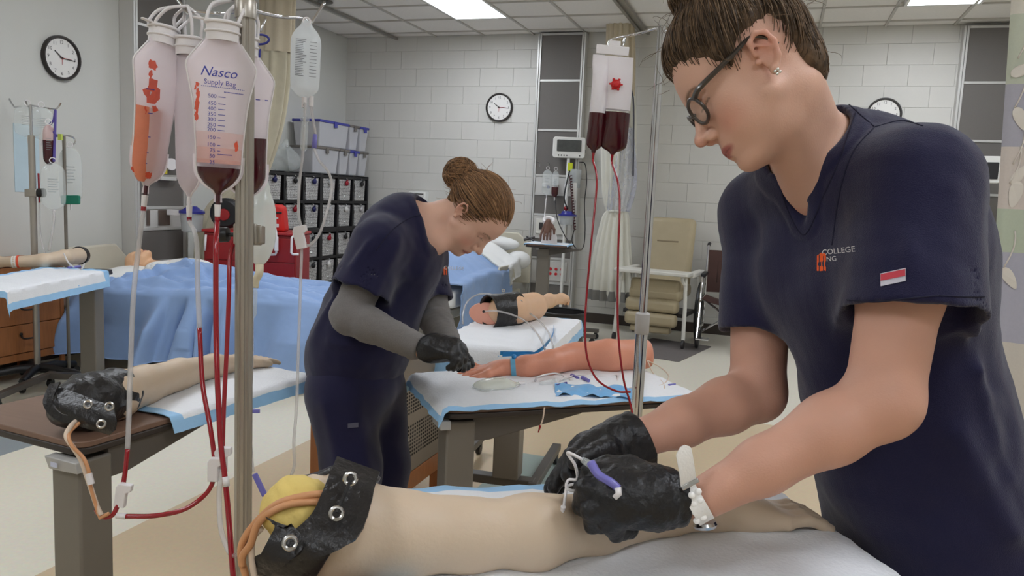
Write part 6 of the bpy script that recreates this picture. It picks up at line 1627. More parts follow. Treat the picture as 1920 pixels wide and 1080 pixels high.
gc = T('curtain', 'gathered pale curtain tied up on the ceiling track beside the recliner', 'curtain', (PY(1150, 560, 8.25)[0], 8.25, .3))
O('mesh_top', M().grid(pleat(rows_of([(1163, 38, 22), (1163, 110, 24), (1162, 180, 24)], 8.25, V(1, 0, 0)), 0, 1), closed_u=True), m_mesh, gc, smooth=180)
O('curtain_body', M().grid(pleat(rows_of([(1162, 180, 25), (1160, 260, 28), (1158, 340, 26), (1155, 382, 20), (1156, 396, 17), (1154, 410, 22), (1148, 470, 30), (1146, 530, 36), (1146, 562, 39)], 8.25, V(1, 0, 0)), 0, 1), closed_u=True), m_cur, gc, smooth=180)
O('hem', M().grid(pleat(rows_of([(1146, 544, 37.5), (1146, 553, 38.8), (1146, 563, 40)], 8.25, V(1, 0, 0)), 0, 1, amp=.235), closed_u=True), mat('grey_curtain_hem', (128, 126, 122), .9), gc, smooth=180)
O('tie', M().torus(PY(1156, 396, 8.25), up, .115, .012, 24, 8, None, 1, .6), m_cur, gc)
O('dark_edge_strip', M().tube([PY(1183, 165, 8.13), PY(1188, 200, 8.12), PY(1187, 330, 8.12)], .028, 8, 4, flat=.3), mat('dark_curtain_edge', (84, 84, 92), .8), gc, smooth=180)
O('clear_sheet', M().grid(pleat(rows_of([(1174, 240, 12), (1172, 300, 18), (1168, 350, 22), (1160, 396, 18)], 8.2, V(1, 0, 0)), 0, 4, 9), closed_u=True), mat('clear_plastic_sheet', (206, 208, 222), .15, alpha=.35), gc, smooth=180)
# recliner
rf = unit(V(-.12, -.99, 0)); rr = unit(V(.99, -.12, 0)); R0 = V(-1.11, 7.62, 0); rx = lambda a, b, z: R0 + rr * a - rf * b + up * z
m_rec = mat('beige_vinyl_upholstery', (176, 162, 132), .45, var=.06, vscale=10, bump=.15, bscale=100); m_rec2 = mat('white_recliner_metal', (214, 212, 204), .4)
rec = T('recliner', 'beige medical recliner with white tray by the back wall', 'chair', R0)
AXR = (rr, -rf, up)
def cushion(name, a, b, z, sx, sy, sz, tilt=0, bev=.04):
    t = math.radians(tilt); ay = unit(-rf * math.cos(t) + up * math.sin(t)); az = np.cross(rr, ay); 
    O(name, M().box(rx(a, b, z), (sx, sy, sz), ax=(rr, ay, az)), m_rec, rec, bevel=bev, seg=3)
cushion('seat', 0, .30, .50, .52, .50, .13, 4); cushion('backrest', .0, .58, .88, .48, .72, .12, 80, .055); cushion('front_cushion', 0, .10, .56, .50, .10, .16, 0)
cushion('leg_rest', 0, .02, .385, .53, .12, .125, 0); cushion('leg_rest', 0, .0, .25, .52, .11, .13, 0); cushion('foot_rest', -.01, .05, .145, .40, .10, .07, 0, .02)
O('stitch_bar', M().box(rx(0, .45, 1.0), (.22, .012, .016), ax=AXR), mat('upholstery_seam', (140, 126, 100), .6), rec, bevel=.004)
O('tray', M().prism(rrect(.74, .26, .04), rx(0, -.02, .70), rr, -rf, up * .035), m_rec2, rec, bevel=.008)
for s_ in (-1, 1):
    O('armrest', M().box(rx(s_ * .335, .35, .70), (.075, .5, .05), ax=AXR), m_rec2, rec, bevel=.012)
    O('tray_bracket', M().tube([rx(s_ * .30, -.05, .70), rx(s_ * .30, -.06, .66), rx(s_ * .32, -.04, .62)], .016, 8, 4), m_rec2, rec)
    O('front_leg', M().tube([rx(s_ * .32, -.02, .68), rx(s_ * .335, -.03, .4), rx(s_ * .345, -.06, .09)], .019, 10), m_rec2, rec)
    O('rear_leg', M().tube([rx(s_ * .33, .55, .68), rx(s_ * .33, .60, .09)], .019, 10), m_rec2, rec)
    for b in (-.06, .60): O('caster', M().lathe([(0, -.012), (.04, -.012), (.045, -.006), (.045, .006), (.04, .012), (0, .012)], rx(s_ * .345, b, .046), rr, 18).cyl(rx(s_ * .345, b, .05), rx(s_ * .345, b, .10), .014, 8), m_dark, rec)
O('underframe', M().box(rx(0, .3, .30), (.62, .45, .04), ax=AXR), m_dark, rec, bevel=.006)
tag(O('floor_mat', M().prism(rrect(.62, .95, .02), V(-.93, 7.42, .0), unit(V(.97, -.22, 0)), unit(V(.22, .97, 0)), up * .006), mat('grey_floor_mat', (104, 98, 96), .8, var=.15, vscale=80), bevel=.002), 'dark grey mat on the floor under the recliner', 'mat')
# wheelchair
m_mar = mat('maroon_vinyl', (74, 46, 42), .4, var=.15, vscale=12, bump=.15)
wch = T('wheelchair', 'folding wheelchair with maroon back beside the recliner', 'wheelchair', (-.45, 8.1, 0)); wx0, wx1, wy = -.655, -.17, 7.95
for x in (wx0, wx1):
    O('wheel', M().torus((x - .04 if x == wx0 else x + .04, wy + .1, .305), V(1, 0, 0), .29, .014, 36, 8).torus((x - .055 if x == wx0 else x + .055, wy + .1, .305), V(1, 0, 0), .25, .008, 36, 6), m_black, wch)
    sp_ = M(); cx_ = x - .04 if x == wx0 else x + .04
    for k in range(12): a = math.pi * k / 6; sp_.cyl((cx_, wy + .1, .305), (cx_, wy + .1 + .28 * math.cos(a), .305 + .28 * math.sin(a)), .0025, 5)
    sp_.lathe([(0, -.03), (.025, -.03), (.025, .03), (0, .03)], (cx_, wy + .1, .305), (1, 0, 0), 12); O('spokes', sp_, m_chrome, wch)
    O('side_frame', M().tube([(x, wy + .25, .98), (x, wy + .24, .5), (x, wy + .2, .15)], .012, 8).tube([(x, wy + .24, .68), (x, wy - .2, .68), (x, wy - .24, .62), (x, wy - .25, .2)], .012, 8).tube([(x, wy + .22, .46), (x, wy - .28, .46)], .012, 8).tube([(x, wy + .2, .18), (x, wy - .3, .16)], .011, 8), m_chrome, wch)
    O('armrest', M().box((x, wy + .02, .70), (.05, .30, .03)), m_black, wch, bevel=.008)
    O('push_handle', M().tube([(x, wy + .25, .97), (x, wy + .27, .99), (x, wy + .36, .99)], .016, 8), m_black, wch)
    O('caster', M().torus((x, wy - .30, .095), (1, 0, 0), .075, .018, 22, 8).lathe([(0, -.014), (.07, -.010), (.07, .010), (0, .014)], (x, wy - .30, .095), (1, 0, 0), 18).tube([(x + .03, wy - .3, .095), (x + .03, wy - .29, .19), (x, wy - .27, .22)], .008, 6), m_dark, wch)
    O('footrest', M().tube([(x, wy - .26, .44), (x, wy - .36, .2), (x, wy - .40, .12)], .010, 7).box((x + (.06 if x == wx0 else -.06), wy - .42, .12), (.12, .12, .012)), m_chrome, wch)
O('cross_brace', M().tube([(wx0, wy - .02, .12), (wx1, wy - .02, .46)], .011, 8), m_chrome, wch); O('cross_brace', M().tube([(wx1, wy + .005, .12), (wx0, wy + .005, .46)], .011, 8), m_chrome, wch)
G = np.array([[V(wx0 + .01 + (wx1 - wx0 - .02) * s_, wy + .235 + .05 * math.sin(math.pi * s_), z) for z in np.linspace(.50, .93, 6)] for s_ in np.linspace(0, 1, 12)]); bk3 = O('back_sling', M().grid(G, .012), m_mar, wch)
sm = M()
for x0 in (-.60, -.45, -.30):
    for dx in (0, .05): sm.tube([V(x0 + dx, wy + .262, .60), V(x0 + dx, wy + .268, .80), V(x0 + dx * .4 + .015, wy + .266, .88)], .004, 5, 4)
O('stitching', sm, mat('maroon_dark', (48, 28, 26), .5), bk3, smooth=180)
G = np.array([[V(wx0 + .01 + (wx1 - wx0 - .02) * s_, y, .47 - .05 * math.sin(math.pi * s_)) for y in np.linspace(wy - .2, wy + .2, 5)] for s_ in np.linspace(0, 1, 12)]); O('seat_sling', M().grid(G, -.010), m_mar, wch)
# far bed by the back wall
m_blue = mat('blue_bed_sheet', (142, 170, 214), .85, var=.07, vscale=14, bump=.15, bscale=300, sheen=.15); m_bedf = mat('cream_bed_plastic', (206, 200, 182), .5, var=.04); m_sheet = mat('white_bed_sheet', (234, 234, 232), .85, var=.03, bump=.2, bscale=60)
bd = T('hospital_bed', 'far hospital bed against the back wall behind the middle nurse', 'bed', (-3.05, 7.3, 0)); bx0, bx1, by0, by1 = -3.50, -2.62, 6.25, 8.25
O('frame', M().bb(bx0 + .05, bx1 - .05, by0, by1, .28, .36), m_bedf, bd, bevel=.01)
O('mattress', M().obox((bx0, by0, .38), (bx1 - bx0, 0, 0), (0, 1.25, 0), (0, 0, .16)).obox((bx0, by0 + 1.25, .38), (bx1 - bx0, 0, 0), (0, .70, .22), (0, -.05, .16)), m_sheet, bd, bevel=.03)
O('headboard', M().prism([(-.46, 0), (.46, 0), (.46, .42), (.30, .56), (-.30, .56), (-.46, .42)], V(-3.04, by1 + .03, .42), V(1, 0, 0), up, V(0, .04, 0)), m_bedf, bd, bevel=.012)
O('side_rail', M().prism(rrect(.62, .16, .04), V(bx1 + .03, 7.55, .60), V(0, 1, 0), up, V(.02, 0, 0)), m_bedf, bd, bevel=.006)
for x in (bx0 + .1, bx1 - .1):
    for y in (by0 + .1, by1 - .1): O('bed_leg', M().cyl((x, y, 0.06), (x, y, .28), .03, 10).lathe([(0, -.02), (.05, -.02), (.055, 0), (.05, .02), (0, .02)], (x, y, .055), (1, 0, 0), 16), m_dark, bd)
def blanket(rows, nm, m, root=None): return O(nm, M().grid(np.array(rows), .012), m, root, smooth=80)
def bed_cloth(y0, y1, lift, nm, m, label, cat, ny=30, hang=1.05):
    rows = []
    for y in np.linspace(y0, y1, ny):
        zt = .575 + lift + (0 if y < 7.45 else (y - 7.45) * .34) + .07 * math.exp(-((y - 7.0) / .6) ** 2); row = []
        for s_ in np.linspace(-1, 1, 44):
            a = abs(s_); xx = -3.06 + math.copysign(min(a / .62, 1) * (.475 + lift * .5), s_); z = zt + (.15 * math.cos(min(a / .5, 1) * math.pi / 2) if a < .5 else 0) - max(0, a - .62) * hang
            nn = noise(np.array([[xx, y, z]]), 9, 3)[0]; row.append(V(xx + (.03 * nn + .02 if a > .62 else 0), y, z + .012 * noise(np.array([[xx, y, z]]), 7, 5)[0]))
        rows.append(row)
    return tag(O(nm, M().grid(np.array(rows), .010), m, smooth=180), label, cat)
bed_cloth(6.2, 7.62, .012, 'blanket', m_blue, 'blue sheet covering the far bed behind the middle nurse', 'blanket')
bed_cloth(7.50, 7.86, .026, 'sheet', m_sheet, 'white sheet turned back at the head of the far bed', 'sheet', 14, .5)
tag(O('pillow', M().ball((-2.98, 8.06, .86), 1, 22, (.34, .13, .085), None), m_sheet, smooth=180), 'white pillow at the head of the far bed', 'pillow')
tag(O('pillow', M().ball((-2.62, 7.98, .70), 1, 22, (.13, .16, .10), None), m_sheet, smooth=180), 'second white pillow bulging over the side of the far bed', 'pillow')
hb_c = PY(908, 470, 7.86); mk3 = T('manikin', 'practice manikin with brown face and hand lying in the far bed', 'manikin', (hb_c[0], 7.6, .60))
RB = np.array([V(.25, -.55, .80), V(.95, .25, -.13), V(0, .80, .56)]).T; _u, _s, _v = np.linalg.svd(RB); RB = _u @ _v
hB = bounded(local(head_sdf(), hb_c, RB), hb_c, .16, .19); sB = S(); sB.u(hB); sB.u(rc(hb_c + V(0, -.03, -.04), hb_c + V(-.02, -.26, -.13), .05, .06), .03); lo, hi = bounds([hb_c, hb_c + V(-.02, -.26, -.13)], .16)
sdf_mesh('body', sB, lo, hi, .006, mat('manikin_tan_skin', (156, 102, 78), .5, var=.04), mk3)
hp_ = PY(934, 506, 7.55); O('hand', M().ball(hp_, 1, 14, (.035, .06, .028)), m_brown, mk3); O('gown_cuff', M().ball(hp_ + V(-.06, .05, .01), 1, 14, (.07, .07, .05)), m_sheet, mk3)
# patterned curtain at the right edge
pc = T('curtain', 'leaf patterned pastel curtain hanging at the right edge', 'curtain', P(1890, 900, 3.0) * V(1, 1, 0))
bands = [(-60, 40, (218, 214, 202)), (40, 165, (196, 202, 184)), (165, 278, (178, 177, 188)), (278, 392, (214, 204, 196)), (392, 472, (190, 200, 180)), (472, 640, (180, 180, 194)), (640, 900, (212, 206, 196)), (900, 1500, (184, 194, 172))]
cl0 = P(1862, 500, 3.0); cdir = unit(V(.9, -.25, 0)); cn_ = unit(np.cross(cdir, up)); cn_ = cn_ if cn_ @ (CAMC - cl0) > 0 else -cn_
def cpt(s_, z, e=0): return V(cl0[0], cl0[1], z) + cdir * (s_ + -.045 * (z - 1.24)) + cn_ * (.022 * math.sin(s_ * 26) + .010 * math.sin(s_ * 57 + 1) + e)
for k, (y0, y1, rgb) in enumerate(bands):
    z1 = min(P(1890, y0, 3.0)[2], 3.1); z0 = max(P(1890, y1, 3.0)[2], .06)
    O('curtain_band', M().grid(np.array([[cpt(s_, z) for z in np.linspace(z0, z1, 8)] for s_ in np.linspace(0, .75, 60)])), mat('curtain_band_%d' % k, rgb, .85, var=.05, vscale=120), pc, smooth=180)
m_leaf = mat('white_leaf_print', (226, 220, 210), .85)
for (x, y, L, a) in ((1897, 228, .045, -70), (1888, 365, .05, -100), (1912, 140, .045, 30), (1912, 330, .04, 60), (1890, 520, .045, -60)):
    d0 = P(x, y, 3.0); s0 = max(.055, (d0 - cl0) @ cdir + .045 * (d0[2] - 1.24)); pts = []
    for t in np.linspace(0, 2 * math.pi, 18, endpoint=False):
        lx, ly = L * math.cos(t), L * .42 * math.sin(t) * (1 - .35 * math.cos(t)); ca, sa = math.cos(math.radians(a)), math.sin(math.radians(a)); pts.append(cpt(s0 + lx * ca - ly * sa, d0[2] + lx * sa + ly * ca, .004))
    O('leaf_print', M().add(pts, [tuple(range(18))]), m_leaf, pc, smooth=0)
    O('leaf_stem', M().tube([cpt(s0 - .02 + .03 * math.sin(q * 2), d0[2] + .04 + q * .14, .004) for q in np.linspace(0, 1, 8)], .003, 5), m_leaf, pc, smooth=180)
# ================================================================ left front table with the beige arm
uL = unit(V(.098, .995, 0)); wL = unit(V(-.995, .098, 0)); pL_ = PZ(150, 833, .80); AL = V(pL_[0], pL_[1], .80)
tL, cL = overbed('overbed_table', 'walnut topped overbed table at the left under the second beige arm', AL, uL, wL, .80, .44, .80, col_t=-.005, col_w=.055, cs=(.085, .095))
lvp = cL - uL * .0435 + wL * .01 - up * .07
O('lever_label', M().obox(cL - uL * .0775 + wL * (-.0) - up * .052, wL * -.022, V(0, 0, .011), uL * .001), mat('pale_blue_label', (206, 212, 234), .6), [c for c in kids(tL) if c.name.startswith('lever')][0], smooth=0)
underpad('white underpad with blue edges on the left walnut topped table', AL, uL, wL, .24, .87, -.065, .40, .80, .80, .44, seed=11, amp=.003, border=.03, drop=.75)
qa = [PZ(170, 752, .862), PZ(215, 740, .860), PZ(270, 722, .852), PZ(335, 702, .846), PZ(400, 686, .840), PZ(448, 680, .830)]
armL = path_rc(qa, [.060, .060, .050, .043, .034, .026], .02); dL = unit(qa[5] - qa[4]); sL_ = unit(np.cross(up, dL))
kL = [qa[5] + dL * .075 + sL_ * k - up * .002 for k in (.030, .010, -.010, -.028)]
armL.u(hand_sdf(qa[5], kL, [[k + dL * .036 + up * .003, k + dL * .066 - up * .004, k + dL * .085 - up * .010] for k in kL], [qa[5] - sL_ * .022 + dL * .02, qa[5] - sL_ * .042 + dL * .05, qa[5] - sL_ * .046 + dL * .075 - up * .004, qa[5] - sL_ * .044 + dL * .095 - up * .006], r=.009), .012)
dx_ = unit(qa[1] - qa[0]); armL.i(half(qa[0] - dx_ * .02, -dx_), .012)
tAL = T('practice_arm', 'beige practice arm with glossy black cuff on the left walnut table', 'arm', (qa[2][0], qa[2][1], .80))
lo, hi = bounds(qa + kL, .11); sdf_mesh('arm_skin', armL, lo, hi, .0042, m_vinyl, tAL)
cuL = S(); cuL.u(path_rc([qa[0] - dx_ * .05, qa[0], qa[1]], [.056, .068, .064], .02), .01)
cuL.i(half(P(205, 770, 1.45), unit(camx * .93 - camy * .30)), .006)
cuL.d(ell(P(100, 765, 1.41), (.026, .07, .030), np.array([camx, camz, camy])), .012); cuL.d(ell(P(112, 800, 1.38), (.03, .04, .016), np.array([camx, camz, camy])), .01)
cuL.w(lambda p: (noise(p, 26, 4) * .004 + noise(p, 60, 7) * .0014).astype(np.float32))
lo, hi = bounds([qa[0] - dx_ * .06, qa[1]], .09); cfl = sdf_mesh('cuff', cuL, lo, hi, .004, m_leather, tAL)
flap(cfl, [((104, 722, 1.47), (212, 762, 1.42)), ((110, 752, 1.44), (216, 785, 1.40)), ((124, 776, 1.425), (214, 806, 1.40)), ((150, 800, 1.42), (206, 816, 1.41))], seed=6, wob=.005, n=9)
flap(cfl, [((92, 720, 1.46), (112, 716, 1.46)), ((80, 756, 1.44), (98, 752, 1.44)), ((100, 784, 1.43), (112, 774, 1.43)), ((135, 796, 1.42), (140, 782, 1.42))], seed=8, wob=.004)
for x, y, d in ((165, 758, 1.415), (205, 762, 1.405), (190, 795, 1.392)): grommet(cfl, P(x, y, d - .004), -VIEW(P(x, y, d)), .0085)
tubes(tAL, 'latex_tube', Pz([(142, 790, 1.42), (132, 800, 1.40), (124, 818, 1.39), (138, 840, 1.38), (152, 862, 1.38), (162, 890, 1.38), (172, 920, 1.38), (182, 950, 1.38), (190, 966, 1.38)]), .0044, m_latexw)
tubes(tAL, 'latex_tube', Pz([(150, 792, 1.42), (130, 812, 1.395), (134, 834, 1.375), (156, 858, 1.375), (166, 882, 1.375), (168, 905, 1.378), (178, 940, 1.378), (188, 968, 1.38), (205, 962, 1.385), (185, 972, 1.378)]), .0032, m_latex)
O('connector', M().tube(Pz([(166, 888, 1.37), (171, 908, 1.37)]), .0058, 8), m_capw, tAL)

# ================================================================ far left: table, arm, dresser, stands, bed
pB = PZ(214, 505, .79); uB = unit(PZ(0, 548, .79) - pB); wB = unit(np.cross(uB, up)); wB = wB if wB[0] < 0 else -wB; uB = unit(V(uB[0], uB[1], 0)); wB = unit(V(wB[0], wB[1], 0))
tB, _ = overbed('overbed_table', 'dark topped overbed table at the far left with a small beige arm', pB, uB, wB, 1.15, .42, .79, col_t=.05, col_w=.10, cs=(.12, .10), top_m=m_edge, lever=False)
underpad('white and blue underpad hanging off the far left table', pB, uB, wB, .10, 1.2, -.12, .40, .79, 1.15, .42, seed=13, amp=.004, border=.05)
qb = [PZ(150, 479, .845), PZ(120, 484, .845), PZ(80, 489, .838), PZ(28, 491, .828), PZ(0, 491, .82)]
armB = path_rc(qb, [.056, .052, .044, .034, .032], .02); db_ = unit(qb[0] - qb[1]); kB = [qb[4] - unit(qb[3] - qb[4]) * .07 + V(0, 0, k) for k in (.02, .0, -.01)]
armB.u(rc(qb[4], qb[4] - unit(qb[3] - qb[4]) * .10, .032, .028), .02)
for k in kB: armB.u(rc(k, k - unit(qb[3] - qb[4]) * .10, .012, .009), .006)
tAB = T('practice_arm', 'beige practice arm with red and white wrist band on the far left table', 'arm', (qb[2][0], qb[2][1], .79))
lo, hi = bounds(qb + kB, .11); lo -= .1; sdf_mesh('arm_skin', armB, lo, hi, .006, m_vinyl, tAB)
O('cuff', M().lathe([(.058, -.02), (.064, -.015), (.060, .022), (.035, .034), (0, .036)], qb[0], db_, 20), m_leather, tAB)
wbx = unit(qb[2] - qb[3]); 
tag(O('wrist_band', M().lathe([(.0365, -.012), (.0385, -.012), (.0395, .012), (.0375, .012), (.0365, -.012)], qb[3], wbx, 20), mat('white_tape', (232, 230, 226), .6), smooth=50), 'white tape band round the beige wrist on the far left table', 'band')
tag(O('wrist_band', M().lathe([(.0385, -.006), (.041, -.006), (.041, .006), (.0385, .006), (.0385, -.006)], qb[3] + wbx * .022, wbx, 20), mat('orange_red_band', (224, 84, 56), .5), smooth=50), 'orange red band round the beige wrist on the far left table', 'band')
tlb = T('infusion_line', 'clear looped tubing beside the small beige arm at the far left', 'tubing', qb[0] - up * .05)
tubes(tlb, 'tube', [PZ(120, 476, .88), PZ(128, 492, .86), PZ(140, 502, .80), PZ(152, 505, .80), PZ(158, 495, .86)], .005, m_capw); O('clamp', M().tube([PZ(128, 503, .802), PZ(150, 500, .804)], .010, 8), m_purple, tlb)
# dresser
dr = T('dresser', 'oak dresser with dark bail handles against the left wall', 'dresser', (-4.93, 3.97, 0)); dx0, dx1, dy0, dy1 = -5.13, -4.73, 3.55, 4.16
O('body', M().bb(dx0, dx1 - .02, dy0 + .001, dy1 - .001, .14, .78), m_oak, dr, bevel=.004); O('top', M().bb(dx0 - .0, dx1 + .01, dy0 - .015, dy1 + .015, .781, .805), m_oak, dr, bevel=.005)
for y0, y1 in ((dy0, dy0 + .06), (dy1 - .03, dy1)): O('stile', M().bb(dx1 - .0195, dx1 + .002, y0, y1, .0, .78), m_oakd, dr, bevel=.002)
O('apron', M().bb(dx1 - .0195, dx1 - .002, dy0 + .061, dy1 - .031, .14, .19), m_oak, dr, bevel=.002)
m_bail = mat('black_iron_bail', (40, 36, 34), .4, .6)
for z0, z1 in ((.195, .385), (.39, .58), (.585, .775)):
    d = O('drawer', M().bb(dx1 - .0195, dx1 + .004, dy0 + .064, dy1 - .034, z0, z1), m_oak, dr, bevel=.003); ym = (dy0 + dy1) / 2 + .02; zm = (z0 + z1) / 2 + .02
    O('handle', M().tube([(dx1 + .006, ym - .055, zm + .01), (dx1 + .03, ym - .058, zm - .012), (dx1 + .032, ym, zm - .018), (dx1 + .03, ym + .058, zm - .012), (dx1 + .006, ym + .055, zm + .01)], .006, 7, 4).ball((dx1 + .006, ym - .055, zm + .012), .013, 8, (.5, 1, 1)).ball((dx1 + .006, ym + .055, zm + .012), .013, 8, (.5, 1, 1)), m_bail, d)
for x, y in ((dx0 + .03, dy0 + .03), (dx0 + .03, dy1 - .03)): O('leg', M().box((x, y, .07), (.05, .05, .14)), m_oakd, dr)
# far left drip stand
qs = P(68, 600, 5.2); s0 = V(qs[0], qs[1], 0)
fs_ = T('drip_stand', 'grey drip stand with many clear bags by the left wall', 'stand', s0); zt_ = P(62, 256, 5.2)[2]; ztt = P(70, 202, 5.2)[2]
O('lower_tube', M().cyl(s0 + up * .08, s0 + up * zt_, .020, 16), m_alu, fs_); O('upper_rod', M().cyl(s0 + up * (zt_ - .02), s0 + up * ztt, .010, 12), m_chrome, fs_)
tq = s0 + up * ztt; PD = lambda x, y, d=5.4: P(x, y, d)
O('hook', M().tube([tq, PD(40, 200), PD(27, 201), PD(21, 193), PD(17, 185)], .006, 7), m_chrome, fs_); O('hook', M().tube([tq, PD(60, 198), PD(52, 200), PD(47, 188)], .006, 7), m_chrome, fs_)
O('hook', M().tube([tq, PD(90, 203), PD(104, 205), PD(109, 201), PD(114, 193)], .006, 7), m_chrome, fs_)
c = s0 + up * P(66, 361, 5.2)[2]; cb_ = O('clamp_block', M().box(c, (.075, .06, .05), ax=(camx, np.cross(up, unit(camx * V(1, 1, 0))), up)), m_alu, fs_, bevel=.004); O('knob', M().lathe([(0, 0), (.03, 0), (.03, .035), (0, .035)], c + camx * .038, camx, 14), m_black, cb_)
bsm = M()
for k in range(5): a = 1.2566 * k + .25; d = V(math.cos(a), math.sin(a), 0); bsm.tube([s0 + up * .10, s0 + up * .10 + d * .12, s0 + up * .075 + d * .28], [.030, .028, .022], 8)
b_ = O('base', bsm, m_black, fs_, smooth=60)
for k in range(5): a = 1.2566 * k + .25; d = V(math.cos(a), math.sin(a), 0); q = s0 + d * .28 + up * .033; O('caster', M().lathe([(0, -.014), (.03, -.014), (.033, -.008), (.033, .008), (.03, .014), (0, .014)], q, np.cross(d, up), 16).cyl(q, q + up * .05, .008, 8), m_black, fs_)
for a_ in (('large empty clear bag on the left hook of the far left stand', 52, 228, 5.13, .15, .20, m_bagclear, None), ('second large clear bag behind the first on the far left stand', 78, 232, 5.21, .13, .21, m_bagclear, None), ('narrow bag of dark blood tilted on the far left stand', 92, 272, 5.11, .07, .26, mat('rosy_film', (224, 190, 186), .2, alpha=.6), .62),
           ('clear printed fluid bag low on the right of the far left stand', 100, 350, 5.11, .14, .30, m_bagclear, None)): small_bag(*a_)
hb2 = T('bottle_hanger', 'purple plastic hanger on the far left drip stand', 'hanger', PD(100, 260)); O('loop', M().tube(Pz([(104, 206, 5.11), (101, 225, 5.11), (92, 235, 5.11), (94, 242, 5.11), (108, 256, 5.11)]), .008, 7), mat('violet_plastic', (86, 72, 150), .4), hb2); O('stem', M().tube(Pz([(104, 208, 5.11), (103, 250, 5.11), (101, 303, 5.11)]), .008, 7), mat('violet_plastic', (86, 72, 150), .4), hb2); O('tag', M().box(PD(113, 257, 5.09), (.03, .012, .04)), mat('lime_clip', (190, 204, 90), .5), hb2)
l8 = T('infusion_line', 'clear lines with red segment on the far left drip stand', 'tubing', PD(80, 450))
tubes(l8, 'tube', Pz([(100, 395, 5.11), (101, 410, 5.11), (97, 440, 5.11), (92, 470, 5.11)]), .009, m_clear); tubes(l8, 'red_tube', Pz([(72, 325, 5.12), (73, 350, 5.12), (74, 380, 5.12)]), .006, m_red); tubes(l8, 'tube', Pz([(74, 380, 5.12), (76, 440, 5.12), (85, 480, 5.11)]), .005, m_clear)
q2 = PX(123, 400, -4.58); s2 = V(q2[0], q2[1], 0); fs2 = T('drip_stand', 'thin drip stand with a green tipped bag behind the far left stand', 'stand', s2); zt2 = PX(124, 256, -4.58)[2]
O('pole', M().cyl(s2 + up * .06, s2 + up * zt2, .011, 12), m_taupe, fs2); O('hook', M().tube([s2 + up * zt2 - V(0, .05, 0), s2 + up * (zt2 + .005), s2 + V(0, .07, zt2), s2 + V(0, .09, zt2 - .03), s2 + V(0, .07, zt2 - .05)], .006, 7, 4), m_chrome, fs2)
O('base', M().lathe([(0, 0), (.09, 0), (.09, .02), (.04, .05), (0, .06)], s2 + V(.0, 0, 0), up, 24), m_taupe2, fs2)
gb = small_bag('large clear bag with green band on the thin far left stand', 132, 330, 5.3, .135, .38, m_bagclear); O('green_band', M().prism(rrect(.125, .06, .01), P(134, 375, 5.25), camx, camy, -camz * .02), mat('green_band', (22, 116, 92), .5), gb, bevel=.004)
c = PX(50, 297, LEFT); tag(O('wall_chart', M().bb(LEFT + .001, LEFT + .004, c[1] - .10, c[1] + .10, c[2] - .24, c[2] + .24), mat('pale_blue_paper', (196, 216, 224), .8), smooth=0), 'pale blue paper chart on the left wall behind the clear bags', 'chart')
# bed with manikin under the blue sheet
BA = math.radians(9); bu = V(math.cos(BA), math.sin(BA), 0); bv = V(-math.sin(BA), math.cos(BA), 0); BO = V(-5.00, 4.26, 0)
bp = lambda a, b, z: BO + bu * a + bv * b + up * z
AXB = (bu, bv, up)
b1_ = T('hospital_bed', 'near hospital bed with grey headboard by the left wall', 'bed', bp(1.0, .45, 0))
O('frame', M().box(bp(1.08, .45, .36), (1.95, .74, .10), ax=AXB), m_bedf, b1_, bevel=.01); O('mattress', M().box(bp(1.08, .45, .50), (2.0, .88, .17), ax=AXB), m_sheet, b1_, bevel=.035, seg=3)
O('headboard', M().prism([(-.44, 0), (.44, 0), (.44, .26), (.22, .44), (-.30, .44), (-.44, .36)], bp(.03, .45, .42), bv, up, bu * .04), m_bedf, b1_, bevel=.014)
O('footboard', M().prism([(-.42, 0), (.42, 0), (.42, .14), (.3, .22), (-.3, .22), (-.42, .14)], bp(2.11, .45, .40), bv, up, bu * .03), m_bedf, b1_, bevel=.012)
for a in (.25, 1.85):
    for b in (.12, .78): O('bed_leg', M().cyl(bp(a, b, .06), bp(a, b, .32), .03, 10).lathe([(0, -.02), (.05, -.02), (.055, 0), (.05, .02), (0, .02)], bp(a, b, .056), bv, 16), m_dark, b1_)
O('foot_bracket', M().box(bp(2.0, .06, .33), (.16, .03, .09), ax=AXB), m_bedf, b1_, bevel=.006)
for k in range(3): O('bolt', M().lathe([(0, 0), (.012, 0), (.012, .006), (0, .006)], bp(1.95 + .05 * k, .044, .33), -bv, 10), m_dark, b1_)
pil = O('pillow', M().ball(bp(.33, .50, .635), 1, 24, (.20, .34, .075), ax=(bu, bv, up)), m_sheet, smooth=180); tag(pil, 'white pillow under the bald manikin head on the near bed', 'pillow')
m_man = mat('manikin_peach_skin', (255, 255, 255), .45, var=.04, attr='tint')
hcm = PZ(264, 494, .72); fwd_h = unit(V(-.12, -.10, .97)); up_h = unit(-bu * .96 + V(0, 0, -.25)); up_h = unit(up_h - fwd_h * (up_h @ fwd_h)); RH = np.array([fwd_h, np.cross(up_h, fwd_h), up_h]).T
mk = T('manikin', 'bald peach skinned manikin lying under the blue sheet on the near bed', 'manikin', hcm * V(1, 1, 0) + up * .6)
sM = S(); sM.u(bounded(local(head_sdf(), hcm, RH), hcm, .16, .19)); sM.u(rc(hcm - up_h * .06 - fwd_h * .02, hcm + bu * .22 - up * .04, .05, .07), .03); sM.u(ell(hcm + bu * .42 - up * .04, (.22, .19, .10), np.array([bu, bv, up])), .06)
tintH = face_tint((238, 190, 150), (196, 120, 104), (224, 176, 138), (236, 176, 142)); lo, hi = bounds([hcm, hcm + bu * .55], .24)
sdf_mesh('body', sM, lo, hi, .006, m_man, mk, lambda vs: tintH((vs - hcm) @ RH))
